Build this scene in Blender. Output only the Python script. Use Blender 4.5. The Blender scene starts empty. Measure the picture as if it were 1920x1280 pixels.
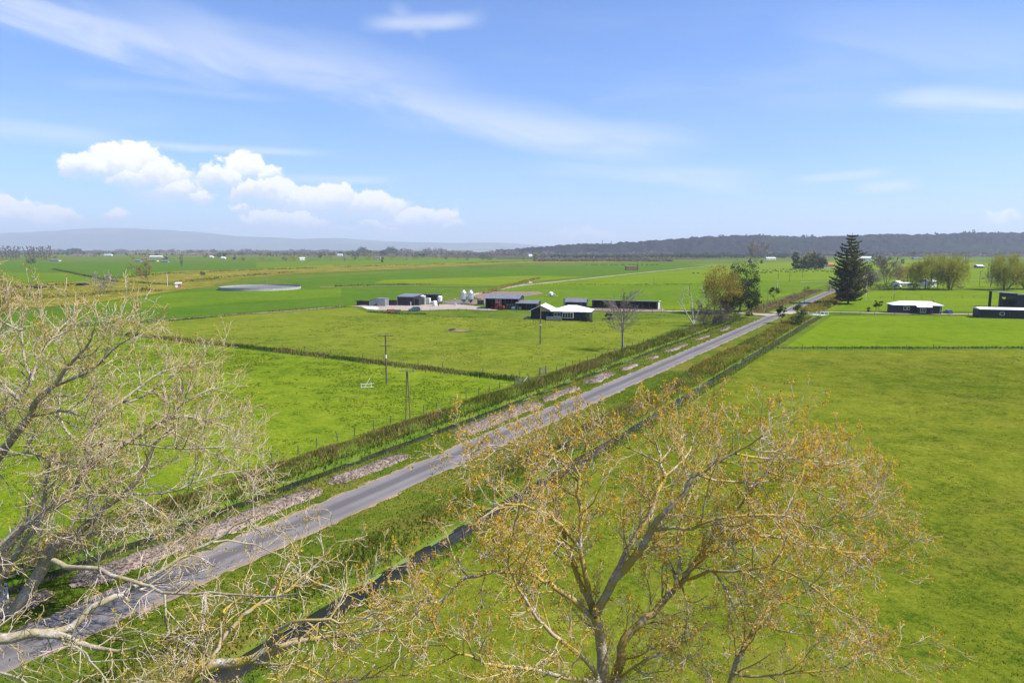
import bpy, bmesh, math, random
import numpy as np
from mathutils import Vector, Matrix

# ------------------------------------------------------------------ camera, sky, sun, exposure
SC = bpy.context.scene
COL = SC.collection
F, H, YH = 1280.0, 24.0, 466.0
TH = math.atan((640 - YH) / F)
CT, ST = math.cos(TH), math.sin(TH)
SUN_AZ, SUN_EL = math.radians(104), math.radians(51)      # azimuth clockwise from +Y (the view direction)

cam_d = bpy.data.cameras.new('camera')
cam = bpy.data.objects.new('camera', cam_d)
COL.objects.link(cam)
cam.location = (0, 0, H)
cam.rotation_euler = (math.pi / 2 - TH, 0, 0)
cam_d.sensor_width = 36.0
cam_d.lens = 36.0 * F / 1920.0
cam_d.clip_start = 0.5
cam_d.clip_end = 60000
SC.camera = cam
SC.view_settings.view_transform = 'Standard'
SC.view_settings.look = 'None'
SC.view_settings.exposure = 0.9
SC.view_settings.gamma = 1.0
HAZE = 0.88e-4
CY = SC.cycles
CY.max_bounces, CY.diffuse_bounces, CY.glossy_bounces, CY.transmission_bounces, CY.volume_bounces, CY.transparent_max_bounces = 4, 2, 2, 2, 0, 4
SC.render.resolution_x, SC.render.resolution_y = 1024, 682


def ray(x, y):
    a, b = (x - 960) / F, (640 - y) / F
    return np.array([a, CT + b * ST, -ST + b * CT])


def G(x, y, z=0.0):
    """ground point (height z) seen at photo position x, y"""
    d = ray(x, y)
    return d * ((z - H) / d[2]) + np.array([0, 0, H])


def P(x, y, Y):
    """point at forward distance Y in the direction of photo position x, y"""
    d = ray(x, y)
    return d * (Y / d[1]) + np.array([0, 0, H])


def mpp(y):
    """metres per photo pixel at ground row y"""
    d = ray(960, y)
    return (-H / d[2]) / F


RD = np.array([0.51787, 0.85546, 0.0])      # along the road
RN = np.array([0.85546, -0.51787, 0.0])     # across, to the right


def ST_(s, t, z=0.0):
    return RD * s + RN * t + np.array([0, 0, z])


# --- world
W = bpy.data.worlds.new('World')
SC.world = W
W.use_nodes = True


class NT:
    """small node-tree writer"""
    def __init__(self, tree):
        self.t = tree
        tree.nodes.clear()

    def n(self, typ, ins=None, **kw):
        nd = self.t.nodes.new(typ)
        for k, v in kw.items():
            setattr(nd, k, v)
        for k, v in (ins or {}).items():
            s = nd.inputs[k]
            if hasattr(v, 'is_output'):
                self.t.links.new(v, s)
            else:
                s.default_value = v
        return nd

    def m(self, op, a, b=None, c=None, clamp=False):
        nd = self.t.nodes.new('ShaderNodeMath')
        nd.operation = op
        nd.use_clamp = clamp
        for i, v in enumerate((a, b, c)):
            if v is None:
                continue
            if hasattr(v, 'is_output'):
                self.t.links.new(v, nd.inputs[i])
            else:
                nd.inputs[i].default_value = v
        return nd.outputs[0]

    def noise(self, vec, scale, detail=3.0, rough=0.55, dist=0.0):
        return self.n('ShaderNodeTexNoise', {'Vector': vec, 'Scale': scale, 'Detail': detail, 'Roughness': rough, 'Distortion': dist}).outputs[0]

    def smooth(self, v, lo, hi, to0=0.0, to1=1.0):
        return self.n('ShaderNodeMapRange', {0: v, 1: lo, 2: hi, 3: to0, 4: to1}, interpolation_type='SMOOTHSTEP').outputs[0]

    def mix(self, fac, a, b, blend='MIX'):
        nd = self.t.nodes.new('ShaderNodeMix')
        nd.data_type = 'RGBA'
        nd.blend_type = blend
        for i, v in ((0, fac), (6, a), (7, b)):
            if hasattr(v, 'is_output'):
                self.t.links.new(v, nd.inputs[i])
            elif i == 0:
                nd.inputs[i].default_value = v
            else:
                nd.inputs[i].default_value = (v[0], v[1], v[2], 1)
        return nd.outputs[2]


def build_world():
    w = NT(W.node_tree)
    out = w.n('ShaderNodeOutputWorld')
    bg = w.n('ShaderNodeBackground', {'Strength': 0.115})
    w.t.links.new(bg.outputs[0], out.inputs[0])
    sky = w.n('ShaderNodeTexSky', sky_type='NISHITA', sun_disc=False, sun_elevation=SUN_EL, sun_rotation=SUN_AZ,
              altitude=0, air_density=1.0, dust_density=0.3, ozone_density=2.5)
    hs = w.mix(1.0, sky.outputs[0], SKY_TINT, 'MULTIPLY')
    tc = w.n('ShaderNodeTexCoord')
    vec = tc.outputs['Generated']
    sp = w.n('ShaderNodeSeparateXYZ', {0: vec})
    az = w.m('ARCTAN2', sp.outputs[0], sp.outputs[1])
    el = w.m('ARCSINE', sp.outputs[2])

    def ae(x, y):
        d = ray(x, y)
        return math.atan2(d[0], d[1]), math.atan2(d[2], math.hypot(d[0], d[1]))

    n1 = w.noise(vec, 16.0, 9.0, 0.6)
    n2 = w.noise(vec, 5.0, 4.0, 0.55)
    # warped sky position, so that the cloud edges billow
    wn = w.n('ShaderNodeTexNoise', {'Vector': vec, 'Scale': 26.0, 'Detail': 10.0, 'Roughness': 0.68})
    ws = w.n('ShaderNodeSeparateXYZ', {0: wn.outputs['Color']})
    azw = w.m('ADD', az, w.m('MULTIPLY', w.m('SUBTRACT', ws.outputs[0], 0.5), 0.075))
    elw = w.m('ADD', el, w.m('MULTIPLY', w.m('SUBTRACT', ws.outputs[1], 0.5), 0.05))
    cum = None
    dom = None
    for (x, y, rx, ry, k) in CUMULUS:
        a0, e0 = ae(x, y)
        a1, _ = ae(x + rx * 1.22, y)
        _, e1 = ae(x, y - ry * 1.24)
        da = w.m('MULTIPLY', w.m('SUBTRACT', azw, a0), 1.0 / (a1 - a0))
        de = w.m('MULTIPLY', w.m('SUBTRACT', elw, e0), 1.0 / (e1 - e0))
        # below the middle the blob fades out more softly
        de = w.m('MULTIPLY', de, w.smooth(de, -0.6, 0.4, 0.72, 1.08))
        r2 = w.m('ADD', w.m('MULTIPLY', da, da), w.m('MULTIPLY', de, de))
        v = w.m('SUBTRACT', k, w.m('MULTIPLY', r2, k))
        if cum is None:
            cum, dom = v, de
        else:
            g = w.m('GREATER_THAN', v, cum)
            dom = w.m('ADD', w.m('MULTIPLY', de, g), w.m('MULTIPLY', dom, w.m('SUBTRACT', 1.0, g)))
            cum = w.m('MAXIMUM', cum, v)
    cum = w.m('ADD', cum, w.m('MULTIPLY', w.m('SUBTRACT', n1, 0.5), 0.7))
    cum_a = w.m('MULTIPLY', w.smooth(cum, 0.02, 0.36), w.smooth(w.m('ADD', dom, w.m('MULTIPLY', w.m('SUBTRACT', n1, 0.5), 0.6)), -0.75, 0.0, 0.25, 1.0))
    cum_a = w.m('MULTIPLY', cum_a, w.smooth(el, 0.0, 0.05, 0.35, 1.0))
    # cirrus: long streaks, each a soft band along a line in the sky
    cir = None
    for (x0, y0, x1, y1, wd, k, sc) in CIRRUS:
        a0, e0 = ae(x0, y0)
        a1, e1 = ae(x1, y1)
        L = math.hypot(a1 - a0, e1 - e0)
        ux, uy = (a1 - a0) / L, (e1 - e0) / L
        pa = w.m('SUBTRACT', az, a0)
        pe = w.m('SUBTRACT', el, e0)
        along = w.m('ADD', w.m('MULTIPLY', pa, ux), w.m('MULTIPLY', pe, uy))
        across = w.m('SUBTRACT', w.m('MULTIPLY', pe, ux), w.m('MULTIPLY', pa, uy))
        cv = w.n('ShaderNodeCombineXYZ', {0: along, 1: w.m('MULTIPLY', across, sc), 2: x0 * 0.01})
        nz = w.noise(cv.outputs[0], 4.5, 6.0, 0.55, 0.7)
        lo = w.noise(cv.outputs[0], 2.0, 3.0, 0.5, 0.3)
        aw = w.m('ADD', across, w.m('MULTIPLY', w.m('SUBTRACT', lo, 0.5), wd / F * 1.6))
        aw = w.m('ADD', aw, w.m('MULTIPLY', w.m('SUBTRACT', nz, 0.5), wd / F * 1.5))
        t = w.m('DIVIDE', w.m('ABSOLUTE', aw), wd / F)
        band = w.smooth(t, 0.0, 1.0, 1.0, 0.0)
        tt = w.m('DIVIDE', along, L)
        ends = w.m('MULTIPLY', w.smooth(tt, -0.15, 0.3), w.smooth(tt, 0.7, 1.15, 1.0, 0.0))
        v = w.m('MULTIPLY', w.m('MULTIPLY', band, ends), w.m('MULTIPLY', w.smooth(nz, 0.25, 0.75, 0.35, 1.0), k))
        cir = v if cir is None else w.m('MAXIMUM', cir, v)
    # a thin high veil everywhere
    mp = w.n('ShaderNodeMapping', {'Vector': vec, 'Scale': (1.2, 1.2, 7.0), 'Rotation': (0.0, 0.12, 0.0)})
    veil = w.m('MULTIPLY', w.smooth(w.noise(mp.outputs[0], 2.2, 6.0, 0.55, 0.4), 0.45, 0.8), 0.16)
    cir = w.m('MAXIMUM', cir, veil)
    c1 = w.mix(cir, hs, CIRRUS_COL)
    shade = w.smooth(w.m('ADD', dom, w.m('MULTIPLY', w.m('SUBTRACT', n1, 0.5), 2.2)), -0.45, 0.3)
    ccol = w.mix(shade, CLOUD_LOW, CLOUD_TOP)
    c2 = w.mix(cum_a, c1, ccol)
    w.t.links.new(c2, bg.inputs[0])


SKY_TINT = (0.485, 0.635, 0.92)
CIRRUS_COL = (4.4, 4.65, 5.0)
CLOUD_TOP = (6.0, 5.9, 5.8)
CLOUD_LOW = (4.2, 4.35, 5.0)
CUMULUS = [  # x, y, rx, ry in the sky, strength
    (240, 300, 62, 34, 1.0), (165, 310, 50, 22, 0.8), (280, 325, 80, 30, 1.0), (315, 345, 60, 32, 0.9), (380, 367, 40, 12, 0.5),
    (455, 310, 42, 28, 1.0), (430, 332, 50, 24, 0.9), (505, 330, 34, 18, 0.8), (500, 358, 70, 24, 1.0), (600, 372, 80, 26, 1.0), (690, 385, 66, 24, 0.95),
    (535, 412, 80, 22, 0.9), (450, 388, 22, 10, 0.45), (790, 408, 66, 20, 0.9), (720, 424, 60, 12, 0.6), (840, 424, 42, 10, 0.5),
    (25, 398, 60, 24, 0.9), (105, 412, 40, 20, 0.9), (-60, 392, 80, 36, 0.9), (210, 402, 36, 13, 0.4), (420, 428, 24, 10, 0.35), (640, 432, 24, 6, 0.3),
    (1100, 440, 62, 13, 0.45), (1890, 408, 40, 10, 0.25)]
CIRRUS = [  # from x, y to x, y, half width, strength, streakiness
    (-150, -40, 440, 130, 46, 0.75, 5.0), (200, 20, 900, 205, 72, 0.6, 4.0), (620, 150, 1260, 285, 54, 0.75, 4.0), (900, 215, 1330, 262, 30, 0.5, 6.0),
    (690, 38, 900, 36, 22, 0.6, 2.5), (730, 15, 800, 62, 22, 0.45, 2.0), (-200, 228, 240, 264, 26, 0.75, 6.0), (220, 266, 610, 290, 11, 0.7, 7.0), (1000, 316, 1420, 325, 22, 0.6, 5.0), (1180, 312, 1420, 352, 24, 0.5, 4.0),
    (1640, 190, 2050, 188, 34, 0.7, 6.0), (1490, 336, 1670, 320, 12, 0.65, 6.0), (1600, 354, 1720, 342, 14, 0.75, 4.0), (1480, 40, 2050, 110, 70, 0.25, 5.0),
    (500, 335, 750, 333, 12, 0.6, 7.0), (100, 150, 560, 185, 16, 0.25, 6.0)]
build_world()

sun_d = bpy.data.lights.new('sun', 'SUN')
sun_d.energy = 5.0
sun_d.angle = math.radians(0.55)
sun_d.color = (1.0, 0.95, 0.86)
sun = bpy.data.objects.new('sun', sun_d)
COL.objects.link(sun)
sv = Vector((math.sin(SUN_AZ) * math.cos(SUN_EL), math.cos(SUN_AZ) * math.cos(SUN_EL), math.sin(SUN_EL)))
sun.rotation_euler = sv.to_track_quat('Z', 'Y').to_euler()
sun.location = (0, 0, 200)


# ------------------------------------------------------------------ helpers
def tag(o, label=None, cat=None, group=None, kind=None):
    if label:
        o['label'] = label
    if cat:
        o['category'] = cat
    if group:
        o['group'] = group
    if kind:
        o['kind'] = kind
    return o


def empty(name, loc, rz=0.0, label=None, cat=None, group=None):
    o = bpy.data.objects.new(name, None)
    COL.objects.link(o)
    o.empty_display_size = 0.5
    o.location = tuple(float(v) for v in loc)
    o.rotation_euler = (0, 0, rz)
    return tag(o, label, cat, group)


def link_mesh(name, me, mat, parent=None, loc=(0, 0, 0)):
    o = bpy.data.objects.new(name, me)
    COL.objects.link(o)
    if mat:
        me.materials.append(mat)
    if parent:
        o.parent = parent
    o.location = tuple(float(v) for v in loc)
    return o


def np_mesh(name, V, FQ, smooth=False):
    """V (n,3); FQ array (m,k) of one polygon size"""
    V = np.asarray(V, dtype=np.float32)
    FQ = np.asarray(FQ, dtype=np.int32)
    me = bpy.data.meshes.new(name)
    me.vertices.add(len(V))
    me.vertices.foreach_set('co', V.ravel())
    m, k = FQ.shape
    me.loops.add(m * k)
    me.loops.foreach_set('vertex_index', FQ.ravel())
    me.polygons.add(m)
    me.polygons.foreach_set('loop_start', np.arange(0, m * k, k, dtype=np.int32))
    me.polygons.foreach_set('loop_total', np.full(m, k, dtype=np.int32))
    if smooth:
        me.polygons.foreach_set('use_smooth', np.ones(m, dtype=bool))
    me.update(calc_edges=True)
    return me


class MB:
    """collects shapes into one mesh"""
    def __init__(self):
        self.v, self.f = [], []

    def add(self, vs, fs):
        b = len(self.v)
        self.v += [tuple(float(c) for c in v) for v in vs]
        self.f += [tuple(i + b for i in q) for q in fs]
        return self

    def box(self, x0, x1, y0, y1, z0, z1):
        return self.add([(x0, y0, z0), (x1, y0, z0), (x1, y1, z0), (x0, y1, z0), (x0, y0, z1), (x1, y0, z1), (x1, y1, z1), (x0, y1, z1)],
                        [(0, 3, 2, 1), (4, 5, 6, 7), (0, 1, 5, 4), (1, 2, 6, 5), (2, 3, 7, 6), (3, 0, 4, 7)])

    def prism(self, poly, axis, a0, a1):
        """poly of 2-D points (counter-clockwise), pushed along axis x / y / z"""
        n = len(poly)
        def pt(p, a):
            if axis == 'y':
                return (p[0], a, p[1])
            if axis == 'x':
                return (a, p[0], p[1])
            return (p[0], p[1], a)
        vs = [pt(p, a0) for p in poly] + [pt(p, a1) for p in poly]
        return self.add(vs, [tuple(range(n))[::-1], tuple(range(n, 2 * n))] + [(i, (i + 1) % n, n + (i + 1) % n, n + i) for i in range(n)])

    def bar(self, p, q, r, sides=6, r2=None):
        p, q = Vector(p), Vector(q)
        d = (q - p).normalized()
        a = d.orthogonal().normalized()
        b = d.cross(a)
        r2 = r if r2 is None else r2
        vs = []
        for c, rr in ((p, r), (q, r2)):
            for i in range(sides):
                t = 2 * math.pi * i / sides
                vs.append(c + (a * math.cos(t) + b * math.sin(t)) * rr)
        n = sides
        return self.add(vs, [(i, (i + 1) % n, n + (i + 1) % n, n + i) for i in range(n)] + [tuple(range(n))[::-1], tuple(range(n, 2 * n))])

    def lathe(self, prof, c=(0, 0), n=20):
        """prof: (radius, z) list from bottom to top"""
        vs, fs = [], []
        for r, z in prof:
            for i in range(n):
                t = 2 * math.pi * i / n
                vs.append((c[0] + r * math.cos(t), c[1] + r * math.sin(t), z))
        for k in range(len(prof) - 1):
            for i in range(n):
                j = (i + 1) % n
                fs.append((k * n + i, k * n + j, (k + 1) * n + j, (k + 1) * n + i))
        fs.append(tuple(range(n))[::-1])
        m = (len(prof) - 1) * n
        fs.append(tuple(range(m, m + n)))
        return self.add(vs, fs)

    def build(self, name, mat, parent=None, loc=(0, 0, 0), smooth=False, bevel=0.0):
        me = bpy.data.meshes.new(name)
        me.from_pydata(self.v, [], self.f)
        if bevel:
            bm = bmesh.new()
            bm.from_mesh(me)
            bmesh.ops.remove_doubles(bm, verts=bm.verts, dist=1e-4)
            bmesh.ops.bevel(bm, geom=bm.edges[:], offset=bevel, segments=2, affect='EDGES', profile=0.6)
            bm.to_mesh(me)
            bm.free()
        if smooth:
            me.polygons.foreach_set('use_smooth', np.ones(len(me.polygons), dtype=bool))
        me.update()
        return link_mesh(name, me, mat, parent, loc)


def copy_tree(o, parent=None):
    c = o.copy()
    COL.objects.link(c)
    c.parent = parent
    for ch in list(o.children):
        copy_tree(ch, c)
    return c


# ------------------------------------------------------------------ materials
def new_mat(name):
    m = bpy.data.materials.new(name)
    m.use_nodes = True
    return m, NT(m.node_tree)


def finish(w, col, rough=0.8, bump=None, bdist=0.05, bstr=0.6, metal=0.0, spec=0.3, trans=0.0):
    ins = {'Base Color': col if hasattr(col, 'is_output') else (*col, 1), 'Roughness': rough, 'Metallic': metal, 'Specular IOR Level': spec}
    b = w.n('ShaderNodeBsdfPrincipled', ins)
    if bump is not None:
        bp = w.n('ShaderNodeBump', {'Height': bump, 'Distance': bdist, 'Strength': bstr})
        w.t.links.new(bp.outputs[0], b.inputs['Normal'])
    out = w.n('ShaderNodeOutputMaterial')
    sh = b.outputs[0]
    if trans:
        tr = w.n('ShaderNodeBsdfTranslucent', {'Color': col if hasattr(col, 'is_output') else (*col, 1)})
        mx = w.n('ShaderNodeMixShader', {0: trans, 1: sh, 2: tr.outputs[0]})
        sh = mx.outputs[0]
    w.t.links.new(sh, out.inputs[0])


def grass_mat(name, dark, mid, light, straw=None, straw_amt=0.0, big=0.03, fine=1.0):
    m, w = new_mat(name)
    pos = w.n('ShaderNodeNewGeometry').outputs['Position']
    a = w.noise(pos, big, 4.0, 0.6, 0.4)
    b = w.noise(pos, 0.28 * fine, 5.0, 0.62, 0.3)
    c = w.noise(pos, 1.6 * fine, 4.0, 0.65)
    d = w.noise(pos, 9.0 * fine, 3.0, 0.6)
    v = w.m('ADD', w.m('MULTIPLY', a, 0.45), w.m('ADD', w.m('MULTIPLY', b, 0.6), w.m('ADD', w.m('MULTIPLY', c, 0.6), w.m('MULTIPLY', d, 0.6))))
    # clumps: mostly mid green, dark tufts and light patches
    k1 = w.smooth(v, 0.93, 1.13)
    k2 = w.smooth(v, 1.13, 1.32)
    col = w.mix(k2, w.mix(k1, dark, mid), light)
    if straw:
        sn = w.smooth(w.m('ADD', w.m('MULTIPLY', w.noise(pos, 0.09, 4.0, 0.6, 0.6), 0.7), w.m('MULTIPLY', c, 0.35)), 0.5, 0.68)
        col = w.mix(w.m('MULTIPLY', sn, straw_amt), col, straw)
    hgt = w.m('ADD', w.m('MULTIPLY', b, 1.0), w.m('ADD', w.m('MULTIPLY', c, 0.6), w.m('MULTIPLY', d, 0.2)))
    finish(w, col, 1.0, hgt, 0.35, 0.7, spec=0.0)
    return m


def leaf_mat(name, cols, trans=0.25, scale=0.6, rough=0.7):
    """cols: from dark to light; one random tone per leaf, drifting through the crown"""
    m, w = new_mat(name)
    g = w.n('ShaderNodeNewGeometry')
    rnd = g.outputs['Random Per Island']
    tc = w.n('ShaderNodeTexCoord').outputs['Object']
    v = w.m('ADD', w.m('MULTIPLY', rnd, 0.7), w.m('MULTIPLY', w.noise(tc, scale, 3.0, 0.6), 0.6))
    v = w.m('SUBTRACT', v, 0.15)
    cr = w.n('ShaderNodeValToRGB', {0: v})
    e = cr.color_ramp.elements
    e[0].position, e[0].color = 0.1, (*cols[0], 1)
    e[1].position, e[1].color = 0.95, (*cols[-1], 1)
    for i, c in enumerate(cols[1:-1]):
        q = e.new(0.1 + 0.85 * (i + 1) / (len(cols) - 1))
        q.color = (*c, 1)
    finish(w, cr.outputs[0], rough, spec=0.2, trans=trans)
    return m


def bark_mat(name, c0, c1, moss=None, moss_amt=0.5, pale=None):
    m, w = new_mat(name)
    pos = w.n('ShaderNodeTexCoord').outputs['Object']
    a = w.noise(pos, 3.0, 6.0, 0.65, 0.5)
    b = w.noise(pos, 14.0, 4.0, 0.7)
    col = w.mix(w.smooth(a, 0.35, 0.65), c0, c1)
    if pale:
        col = w.mix(w.smooth(w.m('ADD', w.m('MULTIPLY', b, 0.5), w.m('MULTIPLY', w.noise(pos, 5.0, 4.0, 0.7), 0.6)), 0.56, 0.66), col, pale)
    if moss:
        k = w.smooth(w.m('ADD', w.m('MULTIPLY', w.noise(pos, 0.9, 4.0, 0.6, 0.5), 0.75), w.m('MULTIPLY', b, 0.35)), 0.46, 0.62)
        col = w.mix(w.m('MULTIPLY', k, moss_amt), col, moss)
    finish(w, col, 0.9, w.m('ADD', a, b), 0.03, 0.8, spec=0.15)
    return m


def plain(name, col, rough=0.6, var=0.12, scale=1.5, metal=0.0, spec=0.3, bump=0.0):
    """a painted or bare surface with slight soiling"""
    m, w = new_mat(name)
    pos = w.n('ShaderNodeTexCoord').outputs['Object']
    n = w.noise(pos, scale, 6.0, 0.65, 0.4)
    n2 = w.noise(pos, scale * 9, 3.0, 0.6)
    k = w.m('ADD', w.m('MULTIPLY', n, 0.7), w.m('MULTIPLY', n2, 0.3))
    c = w.mix(w.smooth(k, 0.3, 0.7), tuple(v * (1 - var) for v in col), tuple(min(0.9, v * (1 + var)) for v in col))
    finish(w, c, rough, n2 if bump else None, 0.02, bump, metal, spec)
    return m


def ribbed(name, col, step=0.3, axis=0, rough=0.5, metal=0.0, var=0.1, depth=0.03, dirt=None):
    """corrugated sheet or weatherboards: ribs run across the chosen axis"""
    m, w = new_mat(name)
    pos = w.n('ShaderNodeTexCoord').outputs['Object']
    sp = w.n('ShaderNodeSeparateXYZ', {0: pos})
    fr = w.m('FRACT', w.m('DIVIDE', sp.outputs[axis], step))
    prof = w.m('ABSOLUTE', w.m('SUBTRACT', fr, 0.5))
    n = w.noise(pos, 0.7, 6.0, 0.65, 0.5)
    c = w.mix(w.smooth(n, 0.3, 0.7), tuple(v * (1 - var) for v in col), tuple(min(0.9, v * (1 + var)) for v in col))
    if dirt:
        c = w.mix(w.m('MULTIPLY', w.smooth(w.noise(pos, 2.2, 5.0, 0.7), 0.52, 0.72), 0.6), c, dirt)
    finish(w, c, rough, prof, depth, 0.9, metal)
    return m


M = {}
# pasture: every paddock has a sward of its own
M['g_near_right'] = grass_mat('pasture_olive', (0.0423, 0.0701, 0.0060), (0.0988, 0.1216, 0.0100), (0.1613, 0.1731, 0.0190), (0.1512, 0.1339, 0.0230), 0.4)
M['g_mid_right'] = grass_mat('pasture_bright', (0.0685, 0.1185, 0.0060), (0.1068, 0.1628, 0.0080), (0.1461, 0.1957, 0.0130))
M['g_left'] = grass_mat('pasture_lush', (0.0504, 0.0947, 0.0070), (0.1149, 0.1628, 0.0100), (0.1764, 0.2112, 0.0190))
M['g_dull'] = grass_mat('pasture_grazed', (0.062, 0.098, 0.010), (0.118, 0.150, 0.014), (0.172, 0.188, 0.024), (0.17, 0.165, 0.03), 0.45)
M['g_dark'] = grass_mat('pasture_deep_green', (0.0403, 0.0907, 0.0090), (0.0625, 0.1185, 0.0110), (0.0857, 0.1391, 0.0140))
M['g_soft'] = grass_mat('pasture_fresh_green', (0.0555, 0.1030, 0.0080), (0.0857, 0.1422, 0.0100), (0.1160, 0.1700, 0.0130))
M['g_plain'] = grass_mat('pasture_far', (0.045, 0.085, 0.008), (0.075, 0.118, 0.012), (0.11, 0.14, 0.02), (0.14, 0.12, 0.035), 0.4, big=0.006, fine=0.12)
M['g_rough'] = grass_mat('rough_tussock', (0.05, 0.07, 0.008), (0.12, 0.125, 0.012), (0.22, 0.185, 0.03), (0.30, 0.22, 0.07), 0.8, big=0.02, fine=0.5)
M['g_verge'] = grass_mat('verge_grass', (0.035, 0.068, 0.006), (0.075, 0.108, 0.010), (0.125, 0.145, 0.02), (0.17, 0.13, 0.035), 0.75, fine=1.4)
M['g_bright'] = grass_mat('pasture_yellow_green', (0.0756, 0.1236, 0.0070), (0.1189, 0.1628, 0.0100), (0.1563, 0.1906, 0.0150))
M['g_orchard'] = grass_mat('orchard_floor', (0.03, 0.035, 0.022), (0.055, 0.055, 0.035), (0.085, 0.085, 0.05), (0.12, 0.095, 0.06), 0.5, big=0.004, fine=0.06)
M['soil'] = plain('soil', (0.17, 0.12, 0.095), 0.95, 0.3, 0.3, bump=0.5)
M['debris'] = plain('dry_debris', (0.24, 0.185, 0.15), 0.95, 0.5, 1.2, bump=0.8)
M['slurry'] = plain('slurry_crust', (0.13, 0.13, 0.14), 0.6, 0.15, 0.15)
M['gravel'] = plain('gravel', (0.29, 0.235, 0.20), 0.95, 0.2, 0.25, bump=0.4)
M['track'] = plain('track_gravel', (0.29, 0.255, 0.18), 0.95, 0.2, 0.1)
M['shoulder'] = plain('road_shoulder', (0.24, 0.18, 0.12), 0.95, 0.35, 0.9, bump=0.5)
M['concrete'] = plain('concrete', (0.42, 0.41, 0.38), 0.9, 0.15, 0.4)
M['wood_grey'] = plain('weathered_wood', (0.11, 0.095, 0.08), 0.9, 0.35, 3.0)
M['pole_wood'] = plain('pole_wood', (0.13, 0.095, 0.065), 0.9, 0.3, 1.5)
M['pole_grey'] = plain('pole_concrete', (0.20, 0.19, 0.17), 0.85, 0.2, 1.5)
M['white'] = plain('white_paint', (0.74, 0.74, 0.73), 0.5, 0.06, 1.0)
M['white_rail'] = plain('white_timber', (0.62, 0.60, 0.55), 0.7, 0.15, 2.0)
M['roof_white'] = ribbed('white_roofing', (0.78, 0.79, 0.80), 0.4, 0, 0.35, 0.0, 0.04, 0.02)
M['roof_grey'] = ribbed('grey_roofing', (0.17, 0.175, 0.20), 0.3, 0, 0.45, 0.2, 0.15, 0.03, (0.12, 0.10, 0.09))
M['roof_dark'] = ribbed('charcoal_roofing', (0.05, 0.052, 0.06), 0.3, 0, 0.5, 0.1, 0.15, 0.03)
M['board_dark'] = ribbed('charcoal_boards', (0.022, 0.022, 0.028), 0.22, 2, 0.6, 0.0, 0.2, 0.03)
M['sheet_dark'] = ribbed('charcoal_sheet', (0.026, 0.028, 0.034), 0.3, 0, 0.5, 0.1, 0.2, 0.03)
M['sheet_grey'] = ribbed('galvanised_sheet', (0.30, 0.31, 0.33), 0.3, 0, 0.45, 0.4, 0.15, 0.03, (0.2, 0.17, 0.14))
M['sheet_pale'] = ribbed('pale_sheet', (0.55, 0.56, 0.58), 0.3, 1, 0.5, 0.1, 0.08, 0.03)
M['cream'] = plain('cream_lining', (0.50, 0.40, 0.30), 0.7, 0.1, 1.0)
M['steel'] = plain('galvanised_steel', (0.52, 0.54, 0.57), 0.35, 0.12, 0.6, metal=0.6)
M['steel_dark'] = plain('dark_steel', (0.07, 0.07, 0.075), 0.5, 0.2, 2.0, metal=0.3)
M['tank_conc'] = ribbed('tank_panels', (0.30, 0.295, 0.26), 1.2, 0, 0.8, 0.0, 0.2, 0.05, (0.16, 0.16, 0.13))
M['tank_white'] = plain('tank_plastic', (0.60, 0.60, 0.60), 0.5, 0.08, 0.7)
M['rust'] = plain('rusty_paint', (0.25, 0.06, 0.04), 0.7, 0.35, 1.5)
M['red'] = plain('red_paint', (0.42, 0.03, 0.025), 0.35, 0.15, 2.0)
M['pinkred'] = plain('faded_red_paint', (0.36, 0.14, 0.12), 0.8, 0.3, 1.0)
M['orange_roof'] = plain('orange_tiles', (0.38, 0.12, 0.06), 0.8, 0.2, 0.6)
M['rubber'] = plain('rubber', (0.02, 0.02, 0.02), 0.85, 0.2, 3.0)
M['black'] = plain('black_plastic', (0.018, 0.018, 0.02), 0.6, 0.2, 2.0)
M['blue_paint'] = plain('blue_paint', (0.03, 0.14, 0.34), 0.25, 0.08, 1.0, spec=0.6)
M['slate_paint'] = plain('slate_blue_paint', (0.07, 0.10, 0.17), 0.25, 0.08, 1.0, metal=0.3, spec=0.6)
M['hay'] = plain('hay', (0.20, 0.14, 0.08), 0.95, 0.35, 2.0, bump=0.6)
M['cow_black'] = plain('black_hide', (0.012, 0.011, 0.010), 0.7, 0.3, 1.5)
M['skin'] = plain('skin', (0.35, 0.2, 0.14), 0.6, 0.1, 2.0)
M['cloth_dark'] = plain('dark_cloth', (0.04, 0.02, 0.025), 0.9, 0.2, 2.0)
M['interior'] = plain('dark_interior', (0.03, 0.028, 0.027), 0.9, 0.3, 0.8)
M['plastic_film'] = plain('greenhouse_film', (0.62, 0.64, 0.66), 0.4, 0.08, 0.05)


def glass_mat():
    m, w = new_mat('window_glass')
    pos = w.n('ShaderNodeTexCoord').outputs['Object']
    c = w.mix(w.noise(pos, 0.8, 2.0), (0.012, 0.015, 0.018), (0.05, 0.06, 0.065))
    finish(w, c, 0.06, spec=0.7)
    return m


M['glass'] = glass_mat()


def water_mat():
    m, w = new_mat('ditch_water')
    pos = w.n('ShaderNodeNewGeometry').outputs['Position']
    n = w.noise(pos, 1.5, 4.0, 0.6)
    c = w.mix(w.smooth(w.noise(pos, 0.35, 4.0, 0.6), 0.4, 0.65), (0.012, 0.014, 0.012), (0.03, 0.028, 0.02))
    finish(w, c, 0.22, n, 0.05, 0.5, spec=0.12)
    return m


M['water'] = water_mat()


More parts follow.
